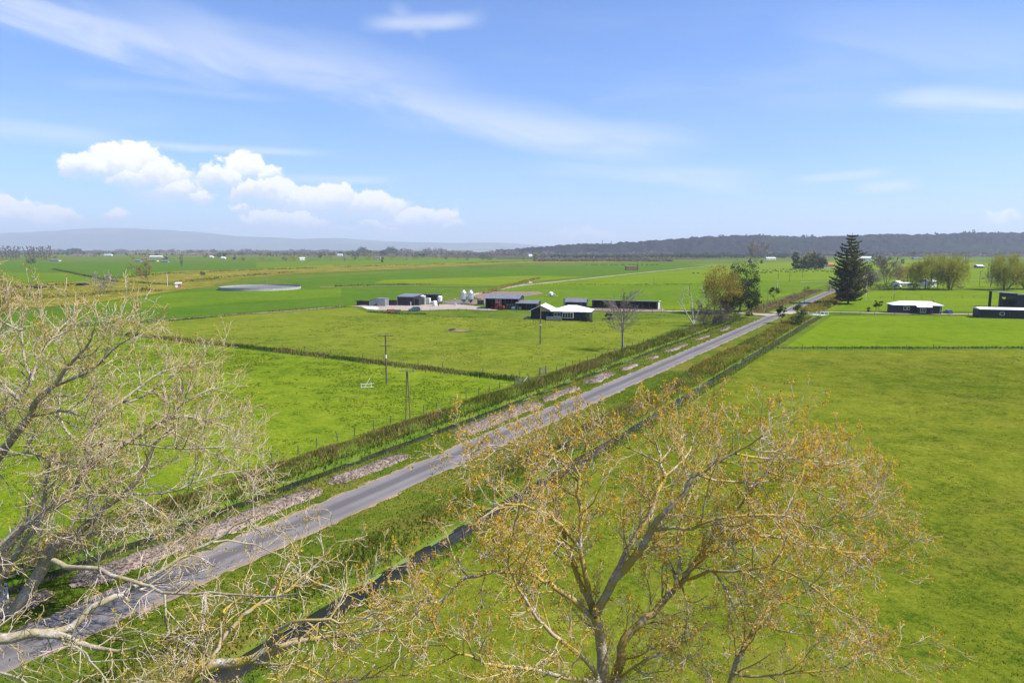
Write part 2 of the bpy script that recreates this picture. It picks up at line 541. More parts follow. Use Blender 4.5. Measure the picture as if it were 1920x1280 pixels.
def road_mat():
    m, w = new_mat('road_seal')
    pos = w.n('ShaderNodeNewGeometry').outputs['Position']
    t = w.n('ShaderNodeVectorMath', {0: pos, 1: tuple(RN)}, operation='DOT_PRODUCT').outputs['Value']
    s = w.n('ShaderNodeVectorMath', {0: pos, 1: tuple(RD)}, operation='DOT_PRODUCT').outputs['Value']
    cv = w.n('ShaderNodeCombineXYZ', {0: w.m('MULTIPLY', s, 0.06), 1: t, 2: 0.0}).outputs[0]
    st = w.noise(cv, 1.7, 5.0, 0.6, 0.2)
    u = w.m('ADD', w.m('ADD', t, 45.55), w.m('MULTIPLY', w.m('SUBTRACT', st, 0.5), 0.7))
    # a wide dark bitumen band in the middle, a fainter one to the right, paler chip at the sides
    k1 = w.smooth(w.m('ABSOLUTE', w.m('ADD', u, 0.3)), 0.35, 0.95, 1.0, 0.0)
    k2 = w.m('MULTIPLY', w.smooth(w.m('ABSOLUTE', w.m('SUBTRACT', u, 1.35)), 0.1, 0.5, 1.0, 0.0), 0.35)
    tr = w.m('MAXIMUM', k1, k2)
    f = w.noise(pos, 14.0, 4.0, 0.7)
    big = w.noise(pos, 0.12, 4.0, 0.6)
    base = w.mix(w.smooth(big, 0.35, 0.65), (0.136, 0.126, 0.128), (0.17, 0.157, 0.156))
    col = w.mix(w.m('MULTIPLY', tr, 0.85), base, (0.086, 0.079, 0.085))
    col = w.mix(w.m('MULTIPLY', w.smooth(f, 0.45, 0.75), 0.15), col, (0.195, 0.18, 0.176))
    edge = w.smooth(w.m('ABSOLUTE', u), 1.7, 2.15)
    col = w.mix(w.m('MULTIPLY', edge, 0.6), col, (0.24, 0.185, 0.15))
    finish(w, col, 0.9, f, 0.006, 0.4, spec=0.1)
    return m


M['road'] = road_mat()


def hill_mat(name, c0, c1, c2, scale, patch=0.0):
    m, w = new_mat(name)
    pos = w.n('ShaderNodeNewGeometry').outputs['Position']
    a = w.noise(pos, scale, 6.0, 0.7, 0.3)
    b = w.noise(pos, scale * 0.12, 4.0, 0.6, 0.5)
    c = w.mix(w.smooth(a, 0.35, 0.65), c0, c1)
    c = w.mix(w.m('MULTIPLY', w.smooth(b, 0.52 - patch, 0.62 - patch), 0.8), c, c2)
    finish(w, c, 0.95, a, 6.0, 1.0, spec=0.05)
    return m


M['hill'] = hill_mat('wooded_hill', (0.006, 0.010, 0.013), (0.024, 0.025, 0.028), (0.018, 0.03, 0.016), 0.03)
M['mount'] = hill_mat('far_mountain', (0.05, 0.065, 0.05), (0.09, 0.10, 0.06), (0.12, 0.13, 0.08), 0.004)
M['hill_paddock'] = plain('hill_paddock', (0.07, 0.12, 0.03), 0.95, 0.2, 0.01)

M['bark_lichen'] = bark_mat('lichen_bark', (0.26, 0.205, 0.13), (0.38, 0.32, 0.24), (0.36, 0.26, 0.03), 0.9, (0.54, 0.50, 0.44))
M['bark_left'] = bark_mat('grey_bark', (0.24, 0.205, 0.165), (0.37, 0.33, 0.28), (0.30, 0.24, 0.05), 0.5, (0.54, 0.50, 0.44))
M['twig'] = bark_mat('pale_twig', (0.40, 0.305, 0.245), (0.60, 0.51, 0.44), (0.40, 0.28, 0.04), 0.55)
M['bark_brown'] = bark_mat('brown_bark', (0.09, 0.07, 0.055), (0.16, 0.13, 0.105))
M['bark_grey'] = bark_mat('weathered_bark', (0.15, 0.13, 0.115), (0.25, 0.22, 0.2))
M['bark_dead'] = bark_mat('bleached_wood', (0.30, 0.265, 0.23), (0.46, 0.42, 0.38))
M['bud'] = leaf_mat('young_mustard_leaf', [(0.36, 0.20, 0.02), (0.54, 0.335, 0.028), (0.62, 0.42, 0.04), (0.32, 0.30, 0.035)], 0.5, 0.5)
M['bud_left'] = leaf_mat('young_tawny_leaf', [(0.30, 0.19, 0.025), (0.44, 0.30, 0.03), (0.50, 0.38, 0.04), (0.30, 0.29, 0.03)], 0.5, 0.4)
M['l_dark'] = leaf_mat('dark_evergreen_leaf', [(0.018, 0.028, 0.009), (0.04, 0.055, 0.014), (0.075, 0.085, 0.024)], 0.2)
M['l_norfolk'] = leaf_mat('pine_frond', [(0.045, 0.054, 0.02), (0.095, 0.102, 0.034), (0.18, 0.17, 0.06)], 0.35)
M['l_mid'] = leaf_mat('mid_green_leaf', [(0.035, 0.06, 0.01), (0.075, 0.11, 0.016), (0.12, 0.145, 0.026)], 0.3)
M['l_willow'] = leaf_mat('spring_willow_leaf', [(0.17, 0.18, 0.014), (0.30, 0.30, 0.024), (0.42, 0.40, 0.05)], 0.5)
M['l_olive'] = leaf_mat('olive_gold_leaf', [(0.17, 0.135, 0.018), (0.30, 0.235, 0.034), (0.40, 0.31, 0.06)], 0.45)
M['l_orange'] = leaf_mat('orange_gold_leaf', [(0.18, 0.12, 0.016), (0.34, 0.23, 0.03), (0.42, 0.30, 0.05)], 0.4)
M['l_brown'] = leaf_mat('bare_twig_haze', [(0.10, 0.08, 0.06), (0.17, 0.135, 0.105), (0.25, 0.2, 0.16)], 0.3)
M['l_pink'] = leaf_mat('pinkish_twig_haze', [(0.20, 0.15, 0.115), (0.32, 0.25, 0.20), (0.42, 0.34, 0.28)], 0.3)
M['blade'] = leaf_mat('long_grass_blade', [(0.05, 0.085, 0.008), (0.10, 0.14, 0.012), (0.16, 0.17, 0.022), (0.30, 0.22, 0.07)], 0.5, 0.12)
M['blade_brown'] = leaf_mat('dry_grass_blade', [(0.10, 0.095, 0.02), (0.20, 0.15, 0.05), (0.30, 0.20, 0.09), (0.38, 0.28, 0.13)], 0.5, 0.15)
M['blade_gold'] = leaf_mat('golden_tussock_blade', [(0.14, 0.15, 0.015), (0.26, 0.21, 0.028), (0.38, 0.29, 0.065)], 0.5, 0.1)
M['blade_dark'] = leaf_mat('dark_rush_blade', [(0.025, 0.06, 0.008), (0.05, 0.095, 0.012), (0.10, 0.125, 0.02)], 0.4, 0.2)
M['sward'] = leaf_mat('pasture_blade', [(0.06, 0.095, 0.004), (0.10, 0.14, 0.006), (0.15, 0.17, 0.01)], 0.5, 0.1)
M['sward_dark'] = leaf_mat('pasture_clump_blade', [(0.035, 0.07, 0.004), (0.07, 0.115, 0.006), (0.12, 0.155, 0.01)], 0.5, 0.1)
M['weed'] = leaf_mat('duckweed', [(0.07, 0.12, 0.02), (0.13, 0.19, 0.05), (0.17, 0.23, 0.07)], 0.1, 0.8)

# ------------------------------------------------------------------ ground
rngN = np.random.default_rng(5)


def vnoise(x, y, seed=0):
    """smooth value noise on arrays"""
    xi, yi = np.floor(x).astype(np.int64), np.floor(y).astype(np.int64)
    xf, yf = x - xi, y - yi
    xf, yf = xf * xf * (3 - 2 * xf), yf * yf * (3 - 2 * yf)

    def h(a, b):
        n = (a * 374761393 + b * 668265263 + seed * 1442695041) & 0x7fffffff
        n = ((n ^ (n >> 13)) * 1274126177) & 0x7fffffff
        return ((n ^ (n >> 16)) & 0xffff) / 65535.0
    return (h(xi, yi) * (1 - xf) + h(xi + 1, yi) * xf) * (1 - yf) + (h(xi, yi + 1) * (1 - xf) + h(xi + 1, yi + 1) * xf) * yf


def sstep(v, a, b):
    u = np.clip((v - a) / (b - a), 0, 1)
    return u * u * (3 - 2 * u)


def gz(s, t):
    """height of the ground in road coordinates"""
    s, t = np.asarray(s, float), np.asarray(t, float)
    wob = (vnoise(s * 0.12, s * 0 + 3.0, 1) - 0.5) * 0.7
    left_on = np.maximum(sstep(s, -70, -60) * (1 - sstep(s, 243, 248)), sstep(s, 268, 274) * (1 - sstep(s, 320, 335)))
    right_on = np.maximum(sstep(s, -70, -60) * (1 - sstep(s, 262, 266)), sstep(s, 276, 281) * (1 - sstep(s, 400, 420)))
    dl = np.abs(t + 54.6 - wob * 0.5)
    dr_ = np.abs(t + 32.9 - wob * 0.3)
    z = -1.2 * left_on * (1 - sstep(dl, 0.45, 1.25)) - 1.0 * right_on * (1 - sstep(dr_ - 0.35 * (1 - sstep(s, 62, 88)), 0.3, 0.9))
    z = z + 0.5 * left_on * np.exp(-((t + 58.6) / 1.5) ** 2) + 0.25 * right_on * np.exp(-((t + 36.6) / 1.6) ** 2)
    z = z + (vnoise(s * 0.4, t * 0.4, 7) - 0.5) * 0.12 * sstep(-np.abs(t + 46), -30, -3.2)
    return z


def grid_sheet(name, ss, ts, mat, zf, kind='structure'):
    S, T = np.meshgrid(ss, ts, indexing='ij')
    Z = zf(S, T)
    V = S[..., None] * RD + T[..., None] * RN
    V[..., 2] = Z
    ns, nt = len(ss), len(ts)
    idx = np.arange(ns * nt).reshape(ns, nt)
    FQ = np.stack([idx[:-1, :-1], idx[:-1, 1:], idx[1:, 1:], idx[1:, :-1]], -1).reshape(-1, 4)[:, ::-1]
    me = np_mesh(name, V.reshape(-1, 3), FQ, True)
    o = link_mesh(name, me, mat)
    return tag(o, kind=kind)


tsg = np.concatenate([[-13000, -7000, -3000, -1200, -500, -250, -120, -80, -68], np.arange(-64, -28, 0.4), [-26, -20, 0, 60, 150, 400, 1200, 3000, 7000, 13000]])
ssg = np.concatenate([[-13000, -6000, -2000, -600, -200, -80, -60], np.arange(-40, 340, 1.3), np.arange(345, 440, 6), [500, 700, 1000, 1500, 2200, 3200, 4500, 6500, 9000, 13000]])
grid_sheet('ground', ssg, tsg, M['g_plain'], gz)


SHEETS = 0


def sheet(name, pts, mat, z, pix=True, kind='structure'):
    global SHEETS
    SHEETS += 1
    z = z + 0.0043 * SHEETS
    """flat patch; its corners are given as photo positions on the ground"""
    V = [tuple(G(x, y)[:2]) + (z,) for x, y in pts] if pix else [(p[0], p[1], z) for p in pts]
    area = sum(V[i][0] * V[(i + 1) % len(V)][1] - V[(i + 1) % len(V)][0] * V[i][1] for i in range(len(V)))
    if area < 0:
        V = V[::-1]
    me = bpy.data.meshes.new(name)
    me.from_pydata(V, [], [tuple(range(len(V)))])
    return tag(link_mesh(name, me, mat), kind=kind)


def st_poly(name, st, mat, z):
    return sheet(name, [ST_(s, t) for s, t in st], mat, z, False)


def xy_st(p):
    p = np.array([p[0], p[1], 0])
    return float(p @ RD), float(p @ RN)


# paddocks, from near to far
pr = [xy_st(G(1456, 656)), xy_st(G(1960, 656)), xy_st(G(2300, 656))]
st_poly('paddock', [(-60, -30.4), (pr[0][0] - 4, -30.4), pr[1], pr[2], (60, 260), (-60, 120)], M['g_near_right'], 0.03)
sheet('paddock', [(1474, 650), (1560, 592), (2100, 594), (2400, 655), (1960, 651)], M['g_mid_right'], 0.035)
sheet('paddock', [(1545, 583), (1600, 556), (1640, 545), (2200, 543), (2300, 584)], M['g_mid_right'], 0.035)
lf = [(s, -61.0) for s in (-30, 10, 50, 96)]
st_poly('paddock', [(-30, -61.0), (100, -61.0), xy_st(G(968, 716)), xy_st(G(760, 690)), xy_st(G(530, 663)), xy_st(G(240, 630)), xy_st(G(-200, 640)), xy_st(G(-700, 760))], M['g_left'], 0.03)
sheet('paddock', [(240, 623), (150, 613), (460, 590), (660, 576), (690, 586), (760, 592), (990, 600), (1110, 603), (1320, 594)] + [tuple(v) for v in []] + [(1180, 650), (1020, 704), (985, 708), (760, 681), (530, 655)], M['g_dull'], 0.032)
sheet('paddock', [(140, 611), (-100, 628), (-100, 585), (60, 572), (330, 547), (420, 537), (560, 535), (640, 540), (760, 545), (860, 543), (740, 566), (660, 571), (460, 586)], M['g_dark'], 0.03)
sheet('paddock', [(150, 575), (330, 549), (640, 541), (640, 556), (300, 577)], M['g_soft'], 0.06)
sheet('paddock', [(560, 534), (520, 525), (640, 516), (900, 505), (1240, 492), (1330, 498), (1180, 512), (1000, 527), (900, 540)], M['g_dark'], 0.03)
sheet('paddock', [(700, 531), (720, 525), (1000, 517), (1100, 519), (985, 529), (930, 535)], M['g_bright'], 0.07)
sheet('paddock', [(1005, 531), (1340, 500), (1560, 496), (1580, 505), (1545, 535), (1430, 566), (1290, 581), (1110, 579), (1000, 576), (905, 549)], M['g_mid_right'], 0.03)
sheet('paddock', [(905, 549), (1000, 535), (1130, 536), (1560, 524), (1550, 532), (1430, 560), (1260, 573), (1110, 577), (1010, 572)], M['g_soft'], 0.06)
sheet('paddock', [(1290, 496), (1700, 486), (2000, 500), (2000, 512), (1560, 507)], M['g_bright'], 0.04)
sheet('paddock', [(130, 491), (520, 490), (430, 511), (265, 513), (215, 527), (130, 503)], M['g_dark'], 0.05)
sheet('paddock', [(-100, 512), (125, 511), (180, 528), (-100, 531)], M['g_soft'], 0.05)
sheet('paddock', [(-100, 489), (125, 492), (160, 509), (-100, 510)], M['g_dark'], 0.05)
sheet('paddock', [(270, 511), (430, 507), (620, 496), (640, 503), (470, 510), (280, 520)], M['g_bright'], 0.055)
sheet('paddock', [(480, 492), (1000, 483), (1240, 482), (1230, 488), (700, 497), (480, 503)], M['g_soft'], 0.05)
sheet('paddock', [(1560, 541), (1860, 500), (2100, 512), (2100, 541)], M['g_mid_right'], 0.05)
sheet('orchard_ground', [(930, 486), (1240, 487.5), (1400, 484.5), (1600, 480.5), (2300, 483.5), (2300, 470.8), (930, 470.8)], M['g_orchard'], 0.3)
sheet('orchard_ground', [(-500, 478.5), (250, 476.5), (640, 479), (930, 484), (930, 470), (-500, 470)], M['g_orchard'], 0.3)
# rough tussock country along the stop bank
sheet('rough_ground', [(-100, 533), (60, 531), (200, 527), (330, 509), (480, 504), (700, 496), (1240, 485), (1240, 490), (960, 494), (700, 507), (560, 513), (470, 520), (400, 536), (320, 548), (140, 573), (-100, 588)], M['g_rough'], 0.08)


def ribbon(name, pts, widths, mat, z, pix=True, jag=0.0, seed=0, step=3.0, kind='structure'):
    """strip following a line; widths in metres"""
    global SHEETS
    if 'road' not in name:
        SHEETS += 1
        z = z + 0.0043 * SHEETS
    C0 = [G(x, y)[:2] for x, y in pts] if pix else [np.array(p[:2], float) for p in pts]
    if not hasattr(widths, '__len__'):
        widths = [widths] * len(C0)
    C, Wd = [], []
    for i in range(len(C0) - 1):
        L = np.linalg.norm(C0[i + 1] - C0[i])
        n = max(1, int(L / step))
        for k in range(n):
            u = k / n
            C.append(C0[i] * (1 - u) + C0[i + 1] * u)
            Wd.append(widths[i] * (1 - u) + widths[i + 1] * u)
    C.append(C0[-1])
    Wd.append(widths[-1])
    C = np.array(C)
    Wd = np.array(Wd)
    for _ in range(3):
        C[1:-1] = (C[:-2] + 2 * C[1:-1] + C[2:]) / 4
    T = np.gradient(C, axis=0)
    T /= np.linalg.norm(T, axis=1)[:, None]
    N = np.stack([-T[:, 1], T[:, 0]], 1)
    r = np.random.default_rng(seed)
    a = Wd / 2 + (r.random(len(C)) - 0.5) * jag * 2
    b = Wd / 2 + (r.random(len(C)) - 0.5) * jag * 2
    V = np.zeros((len(C) * 2, 3))
    V[0::2, :2] = C - N * a[:, None]
    V[1::2, :2] = C + N * b[:, None]
    V[:, 2] = z
    i = np.arange(len(C) - 1) * 2
    FQ = np.stack([i, i + 2, i + 3, i + 1], 1)
    o = link_mesh(name, np_mesh(name, V, FQ, True), mat)
    return tag(o, kind=kind)


road_line = [ST_(s, -45.55) for s in (-60, 100, 300, 480, 900, 1600)]
ribbon('road_shoulder', road_line, 5.0, M['shoulder'], 0.035, False, 0.22, 3, 0.7)
ribbon('road', road_line, 4.35, M['road'], 0.06, False, 0.07, 4, 0.6)
# farm drive and the yard it leads to
ribbon('driveway', [(1452, 592), (1400, 588), (1300, 583.5), (1180, 584), (1105, 582), (1010, 579), (930, 577), (860, 577)], [9, 5, 4, 3.6, 3.6, 5, 6, 7], M['gravel'], 0.08, True, 0.3, 5, 3)
ribbon('driveway', [(1462, 588), (1500, 584), (1580, 586), (1700, 588.5), (1830, 590)], [9, 4, 3, 4, 4], M['track'], 0.08, True, 0.3, 6, 3)
sheet('farm_yard', [(655, 574), (700, 572), (860, 571), (935, 579), (930, 583), (860, 580), (780, 583), (705, 582), (690, 577)], M['gravel'], 0.06)
sheet('concrete_pad', [(677, 575.5), (705, 574.5), (712, 579), (706, 582), (688, 580.5)], M['concrete'], 0.1)
sheet('bare_yard', [(830, 566), (905, 562), (870, 553), (905, 547), (1010, 547), (1020, 551), (985, 556), (905, 571), (840, 570)], M['soil'], 0.05)
sheet('bare_yard', [(1095, 577), (1240, 578), (1250, 584), (1100, 583)], M['soil'], 0.06)
ribbon('farm_track', [(640, 575), (560, 583), (460, 589), (250, 605), (150, 612)], [3, 2.5, 2, 1.5, 1], M['track'], 0.1, True, 0.5, 8, 6)
ribbon('farm_track', [(870, 557), (905, 549), (960, 538), (1050, 528), (1180, 514), (1345, 497.5)], 4.0, M['track'], 0.1, True, 0.4, 7, 8)
ribbon('farm_track', [(930, 541), (1000, 531), (985, 525), (1010, 522)], 2.0, M['track'], 0.12, True, 0.4, 7, 8)
ribbon('farm_track', [(600, 539), (760, 536), (940, 536.5), (1000, 534)], 1.6, M['track'], 0.12, True, 0.4, 9, 8)
ribbon('farm_track', [(1500, 529), (1560, 527.5), (1640, 527)], 3.0, M['track'], 0.12, True, 0.4, 9, 8)
ribbon('farm_track', [(1790, 525.5), (1850, 525.5), (1990, 526)], 3.0, M['track'], 0.12, True, 0.4, 9, 8)
ribbon('farm_track', [(1240, 486.5), (1400, 483), (1500, 482)], 14.0, M['track'], 0.12, True, 2, 9, 30)
# worn patch in the grazed paddock
sheet('worn_patch', [(834, 621), (845, 618.4), (866, 619), (884, 621.4), (862, 622.8)], M['soil'], 0.045)

grid_sheet('verge', np.arange(-40, 246, 1.3), np.arange(-53.3, -47.6, 0.45), M['g_verge'], lambda s, t: gz(s, t) + 0.012)
grid_sheet('verge', np.arange(-40, 262, 1.3), np.arange(-43.4, -33.6, 0.4), M['g_verge'], lambda s, t: gz(s, t) + 0.012)
# water in both ditches
grid_sheet('ditch_water', np.arange(-60, 330, 6.0), np.array([-57.0, -55, -53.4, -52.0]), M['water'], lambda s, t: s * 0 - 0.42)
grid_sheet('ditch_water', np.arange(-60, 415, 6.0), np.array([-34.9, -33, -31.0]), M['water'], lambda s, t: s * 0 - 0.40)


# ------------------------------------------------------------------ hills
def profile_hill(name, prof, Yr, depth, mat, rough, seed, nx=420, ny=26, back=0.6, base_z=-0.5):
    xs = np.array([p[0] for p in prof], float)
    ys = np.array([p[1] for p in prof], float)
    px = np.linspace(xs[0], xs[-1], nx)
    py = np.interp(px, xs, ys)
    rows = np.linspace(0, 1, ny)
    V = np.zeros((ny, nx, 3))
    for i, u in enumerate(rows):
        Y = Yr - depth + u * depth * (1 + back)
        f_ = sstep(np.array(u * (1 + back)), 0, 1.0) * (1 - 0.85 * sstep(np.array(u * (1 + back)), 1.02, 1 + back))
        for j in range(nx):
            top = P(px[j], py[j], Yr)
            V[i, j] = (top[0] * Y / Yr, Y, base_z + (top[2] - base_z) * float(f_))
    n = vnoise(V[..., 0] * rough[0], V[..., 1] * rough[0], seed) + 0.5 * vnoise(V[..., 0] * rough[0] * 2.7, V[..., 1] * rough[0] * 2.7, seed + 1) - 0.75
    up = np.linspace(0, 1, ny)[:, None]
    V[..., 2] += n * rough[1] * np.minimum(1, up * 4)
    idx = np.arange(ny * nx).reshape(ny, nx)
    FQ = np.stack([idx[:-1, :-1], idx[:-1, 1:], idx[1:, 1:], idx[1:, :-1]], -1).reshape(-1, 4)
    return tag(link_mesh(name, np_mesh(name, V.reshape(-1, 3), FQ, True), mat), kind='structure')


profile_hill('mountains', [(-500, 440), (-250, 436), (-100, 438), (0, 438), (60, 436), (110, 434), (150, 431), (200, 429), (300, 431), (350, 434), (400, 437), (440, 441), (480, 444), (520, 446),
                           (560, 448.5), (600, 448), (640, 447.5), (700, 451), (760, 453), (850, 454.5), (920, 455), (960, 458), (1020, 461), (1150, 462.5), (1400, 463), (2300, 461)], 17500, 4000, M['mount'], (0.0007, 55), 3, 360, 24)
profile_hill('hills', [(930, 470), (960, 468), (1000, 465), (1040, 461.5), (1090, 459), (1130, 457.5), (1200, 454), (1255, 450), (1300, 445.5), (1340, 444), (1400, 442.5), (1440, 443.5), (1500, 445), (1560, 444), (1590, 444),
                       (1640, 441), (1670, 440), (1720, 441), (1770, 439.5), (1810, 437.5), (1850, 437), (1920, 438), (2000, 439), (2200, 437), (2600, 442)], 3000, 450, M['hill'], (0.045, 13.0), 11, 900, 40)
ph = [G(985, 466.9)]


# ------------------------------------------------------------------ vegetation helpers
def unit(v):
    return v / (np.linalg.norm(v, axis=-1, keepdims=True) + 1e-9)


class Tubes:
    """gathers branches (point list + radii) and writes them as one mesh"""
    def __init__(self):
        self.g = {}

    def add(self, pts, rad):
        self.g.setdefault(len(pts), []).append((np.asarray(pts, float), np.asarray(rad, float)))

    def mesh(self, name, sides=5, origin=(0, 0, 0)):
        VV, FF, base = [], [], 0
        for n, items in self.g.items():
            Pn = np.stack([i[0] for i in items]) - np.asarray(origin, float)
            R = np.stack([i[1] for i in items])
            B = len(items)
            T = unit(np.gradient(Pn, axis=1))
            ref = np.cross(T[:, 0], np.array([0.31, 0.77, 0.55]))
            ref = unit(ref)[:, None, :]
            A = unit(ref - T * np.sum(ref * T, -1, keepdims=True))
            Bv = np.cross(T, A)
            th = np.linspace(0, 2 * np.pi, sides, endpoint=False)
            ring = Pn[:, :, None, :] + R[:, :, None, None] * (A[:, :, None, :] * np.cos(th)[None, None, :, None] + Bv[:, :, None, :] * np.sin(th)[None, None, :, None])
            V = ring.reshape(-1, 3)
            idx = base + np.arange(B * n * sides).reshape(B, n, sides)
            nx = np.roll(idx, -1, axis=2)
            Fq = np.stack([idx[:, :-1], nx[:, :-1], nx[:, 1:], idx[:, 1:]], -1).reshape(-1, 4)
            VV.append(V)
            FF.append(Fq)
            base += len(V)
        return np_mesh(name, np.concatenate(VV), np.concatenate(FF), True)


def leaf_quads(C, size, rng, stretch=1.0, droop=0.0, flat=0.0):
    """small faces at C; stretch > 1 lengthens them, droop hangs them down"""
    C = np.asarray(C, float)
    n = len(C)
    size = np.broadcast_to(np.asarray(size, float), (n,)) * rng.uniform(0.65, 1.35, n)
    u = unit(rng.normal(size=(n, 3)))
    if droop:
        u = unit(u * (1 - droop) + np.array([0, 0, -1.0]) * droop)
    v = unit(np.cross(u, rng.normal(size=(n, 3)) + (np.array([0, 0, 1.0]) * flat * 3)))
    if flat:
        u = unit(u * np.array([1, 1, 1 - flat]))
        v = unit(np.cross(np.array([0, 0, 1.0]) + 0.4 * rng.normal(size=(n, 3)), u))
    a = u * (size * 0.5 * stretch)[:, None]
    b = v * (size * 0.5)[:, None]
    V = np.stack([C - a, C + b * 0.8 - a * 0.1, C + a, C - b * 0.8 + a * 0.1], 1).reshape(-1, 3)
    return V, np.arange(n * 4).reshape(n, 4)


def blades(name, Pt, h, w, mat, rng, lean=0.45, kind='stuff', parent=None, origin=(0, 0, 0)):
    Pt = np.asarray(Pt, float) - np.asarray(origin, float)
    n = len(Pt)
    h = np.broadcast_to(np.asarray(h, float), (n,)) * rng.uniform(0.6, 1.3, n)
    w = np.broadcast_to(np.asarray(w, float), (n,)) * rng.uniform(0.7, 1.3, n)
    th = rng.uniform(0, 2 * np.pi, n)
    d = np.stack([np.cos(th), np.sin(th), np.zeros(n)], 1)
    e = np.stack([-d[:, 1], d[:, 0], np.zeros(n)], 1)
    ln = (rng.uniform(0, lean, n) * h)[:, None]
    up = np.array([0, 0, 1.0]) * h[:, None]
    p0 = Pt - e * w[:, None] / 2
    p1 = Pt + e * w[:, None] / 2
    p2 = Pt + d * ln * 0.35 + up * 0.6 + e * w[:, None] * 0.3
    p3 = Pt + d * ln + up
    V = np.stack([p0, p1, p2, p3], 1).reshape(-1, 3)
    o = link_mesh(name, np_mesh(name, V, np.arange(n * 4).reshape(n, 4)), mat, parent)
    return tag(o, kind=kind) if kind else o


def walk(rng, p, d, L, n, wig, up):
    pts = [np.asarray(p, float)]
    d = np.asarray(d, float)
    for i in range(n):
        d = d + rng.normal(0, wig, 3)
        d[2] += up
        d /= np.linalg.norm(d)
        pts.append(pts[-1] + d * (L / n))
    return np.array(pts)


def side_dir(rng, d, ang):
    """direction at an angle from d"""
    d = d / np.linalg.norm(d)
    r = np.cross(d, rng.normal(size=3))
    r /= np.linalg.norm(r)
    return d * math.cos(ang) + r * math.sin(ang)


def sprout(rng, pts, r0, r1, lv, spec, out, tips):
    """side branches along a branch; spec[lv] = (per metre, length, spread, steps, wiggle, lift range, start)"""
    if lv >= len(spec):
        tips.append((pts[-1], pts[-1] - pts[-2]))
        return
    dens, Lm, ang, nseg, wig, lift, u0 = spec[lv]
    seg = np.linalg.norm(np.diff(pts, axis=0), axis=1)
    tot = seg.sum()
    cum = np.concatenate([[0], np.cumsum(seg)]) / tot
    n = int(tot * dens * (1 - u0) + rng.random())
    for k in range(n + 1):
        u = 1.0 if k == n else u0 + (1 - u0) * (k + rng.random()) / n
        i = min(len(pts) - 2, int(np.searchsorted(cum, u) - 1))
        i = max(i, 0)
        f = (u - cum[i]) / max(1e-6, cum[i + 1] - cum[i])
        p = pts[i] * (1 - f) + pts[i + 1] * f
        d = pts[i + 1] - pts[i]
        rr = (r0 + (r1 - r0) * u)
        dd = side_dir(rng, d, ang * rng.uniform(0.3 if u > 0.97 else 0.65, 1.25))
        L = Lm * rng.uniform(0.55, 1.35) * (1.0 - 0.25 * u)
        q = walk(rng, p, dd, L, nseg, wig, rng.uniform(*lift))
        ra = max(spec_min, min(rr * 0.62, 0.014 * L + 0.006))
        rb = max(spec_min * 0.8, ra * 0.45)
        out.setdefault(lv, Tubes()).add(q, np.linspace(ra, rb, len(q)))
        sprout(rng, q, ra, rb, lv + 1, spec, out, tips)


spec_min = 0.007


def crown_points(rng, n, w, h, z0, clumps=40, shape='round', spread=0.3, squash=1.0):
    """leaf positions gathered in clumps inside an uneven envelope"""
    C = []
    while len(C) < clumps:
        p = rng.uniform(-1, 1, 3)
        z = (p[2] + 1) / 2
        if shape == 'cone':
            lim = (1 - z) * 0.95 + 0.06
        elif shape == 'column':
            lim = 0.95 * math.sin(math.pi * min(1, 0.15 + z * 0.82)) ** 0.5
        elif shape == 'dome':
            lim = math.sqrt(max(0, 1 - (z * 0.98) ** 2.2))
        else:
            lim = math.sqrt(max(0, 1 - p[2] ** 2))
        r = math.hypot(p[0], p[1])
        if r < lim and r > lim * rng.uniform(0, 0.75):
            C.append((p[0] * w / 2, p[1] * w / 2 * squash, z0 + z * h))
    C = np.array(C)
    sz = rng.uniform(0.5, 1.2, clumps)
    i = rng.integers(0, clumps, n)
    g = rng.normal(size=(n, 3)) * (sz[i] * spread * min(w, h) * 0.32)[:, None]
    return C[i] + g * np.array([1, 1, 0.8])


def make_tree(name, label, cat, px, py, ytop, wpx, mat, bark='bark_brown', n=900, leaf=None, shape='round', crown0=0.25, clumps=36, seed=1,
              group=None, stems=1, spread=0.32, stretch=1.0, droop=0.0, lean=0.0, limbs=True, Yoff=0.0):
    rng = np.random.default_rng(seed)
    b = G(px, py)
    k = mpp(py)
    h, w = (py - ytop) * k * 0.99, wpx * k
    root = empty(name, b, rng.uniform(0, 0.0), label, cat, group)
    tb = Tubes()
    rt = max(0.12, 0.022 * h) / math.sqrt(stems)
    for s in range(stems):
        ox = 0 if stems == 1 else (s - (stems - 1) / 2) * w * 0.5 / stems
        q = walk(rng, (ox, 0, -0.2), (0.1 * rng.normal() + lean * 0.3 + ox / w * 0.6, 0.1 * rng.normal(), 1), h * (0.55 + 0.25 * (shape != 'round')), 7, 0.06, 0.05)
        tb.add(q, np.linspace(rt, rt * 0.3, len(q)))
        if limbs:
            for j in range(7):
                i = rng.integers(2, len(q) - 1)
                d = side_dir(rng, np.array([0, 0, 1.0]), rng.uniform(0.5, 1.1))
                z_room = max(0.5, h * 0.9 - q[i][2])
                L = min(w * 0.42, z_room) * rng.uniform(0.6, 1.0)
                bq = walk(rng, q[i], d, L, 5, 0.12, 0.08)
                tb.add(bq, np.linspace(rt * 0.45, rt * 0.12, len(bq)))
    link_mesh('trunk', tb.mesh('trunk', 6), M[bark], root)
    Cp = crown_points(rng, n, w * 0.92, h * (1 - crown0) * 0.97, h * crown0, clumps, shape, spread)
    Cp[:, 0] += lean * (Cp[:, 2] / h) * w * 0.3
    Cp[:, 2] = np.maximum(Cp[:, 2], 0.05)
    leaf = leaf or max(0.16, k * 1.5)
    V, Fq = leaf_quads(Cp, leaf, rng, stretch, droop)
    link_mesh('crown', np_mesh('crown', V, Fq), mat if not isinstance(mat, str) else M[mat], root)
    return root


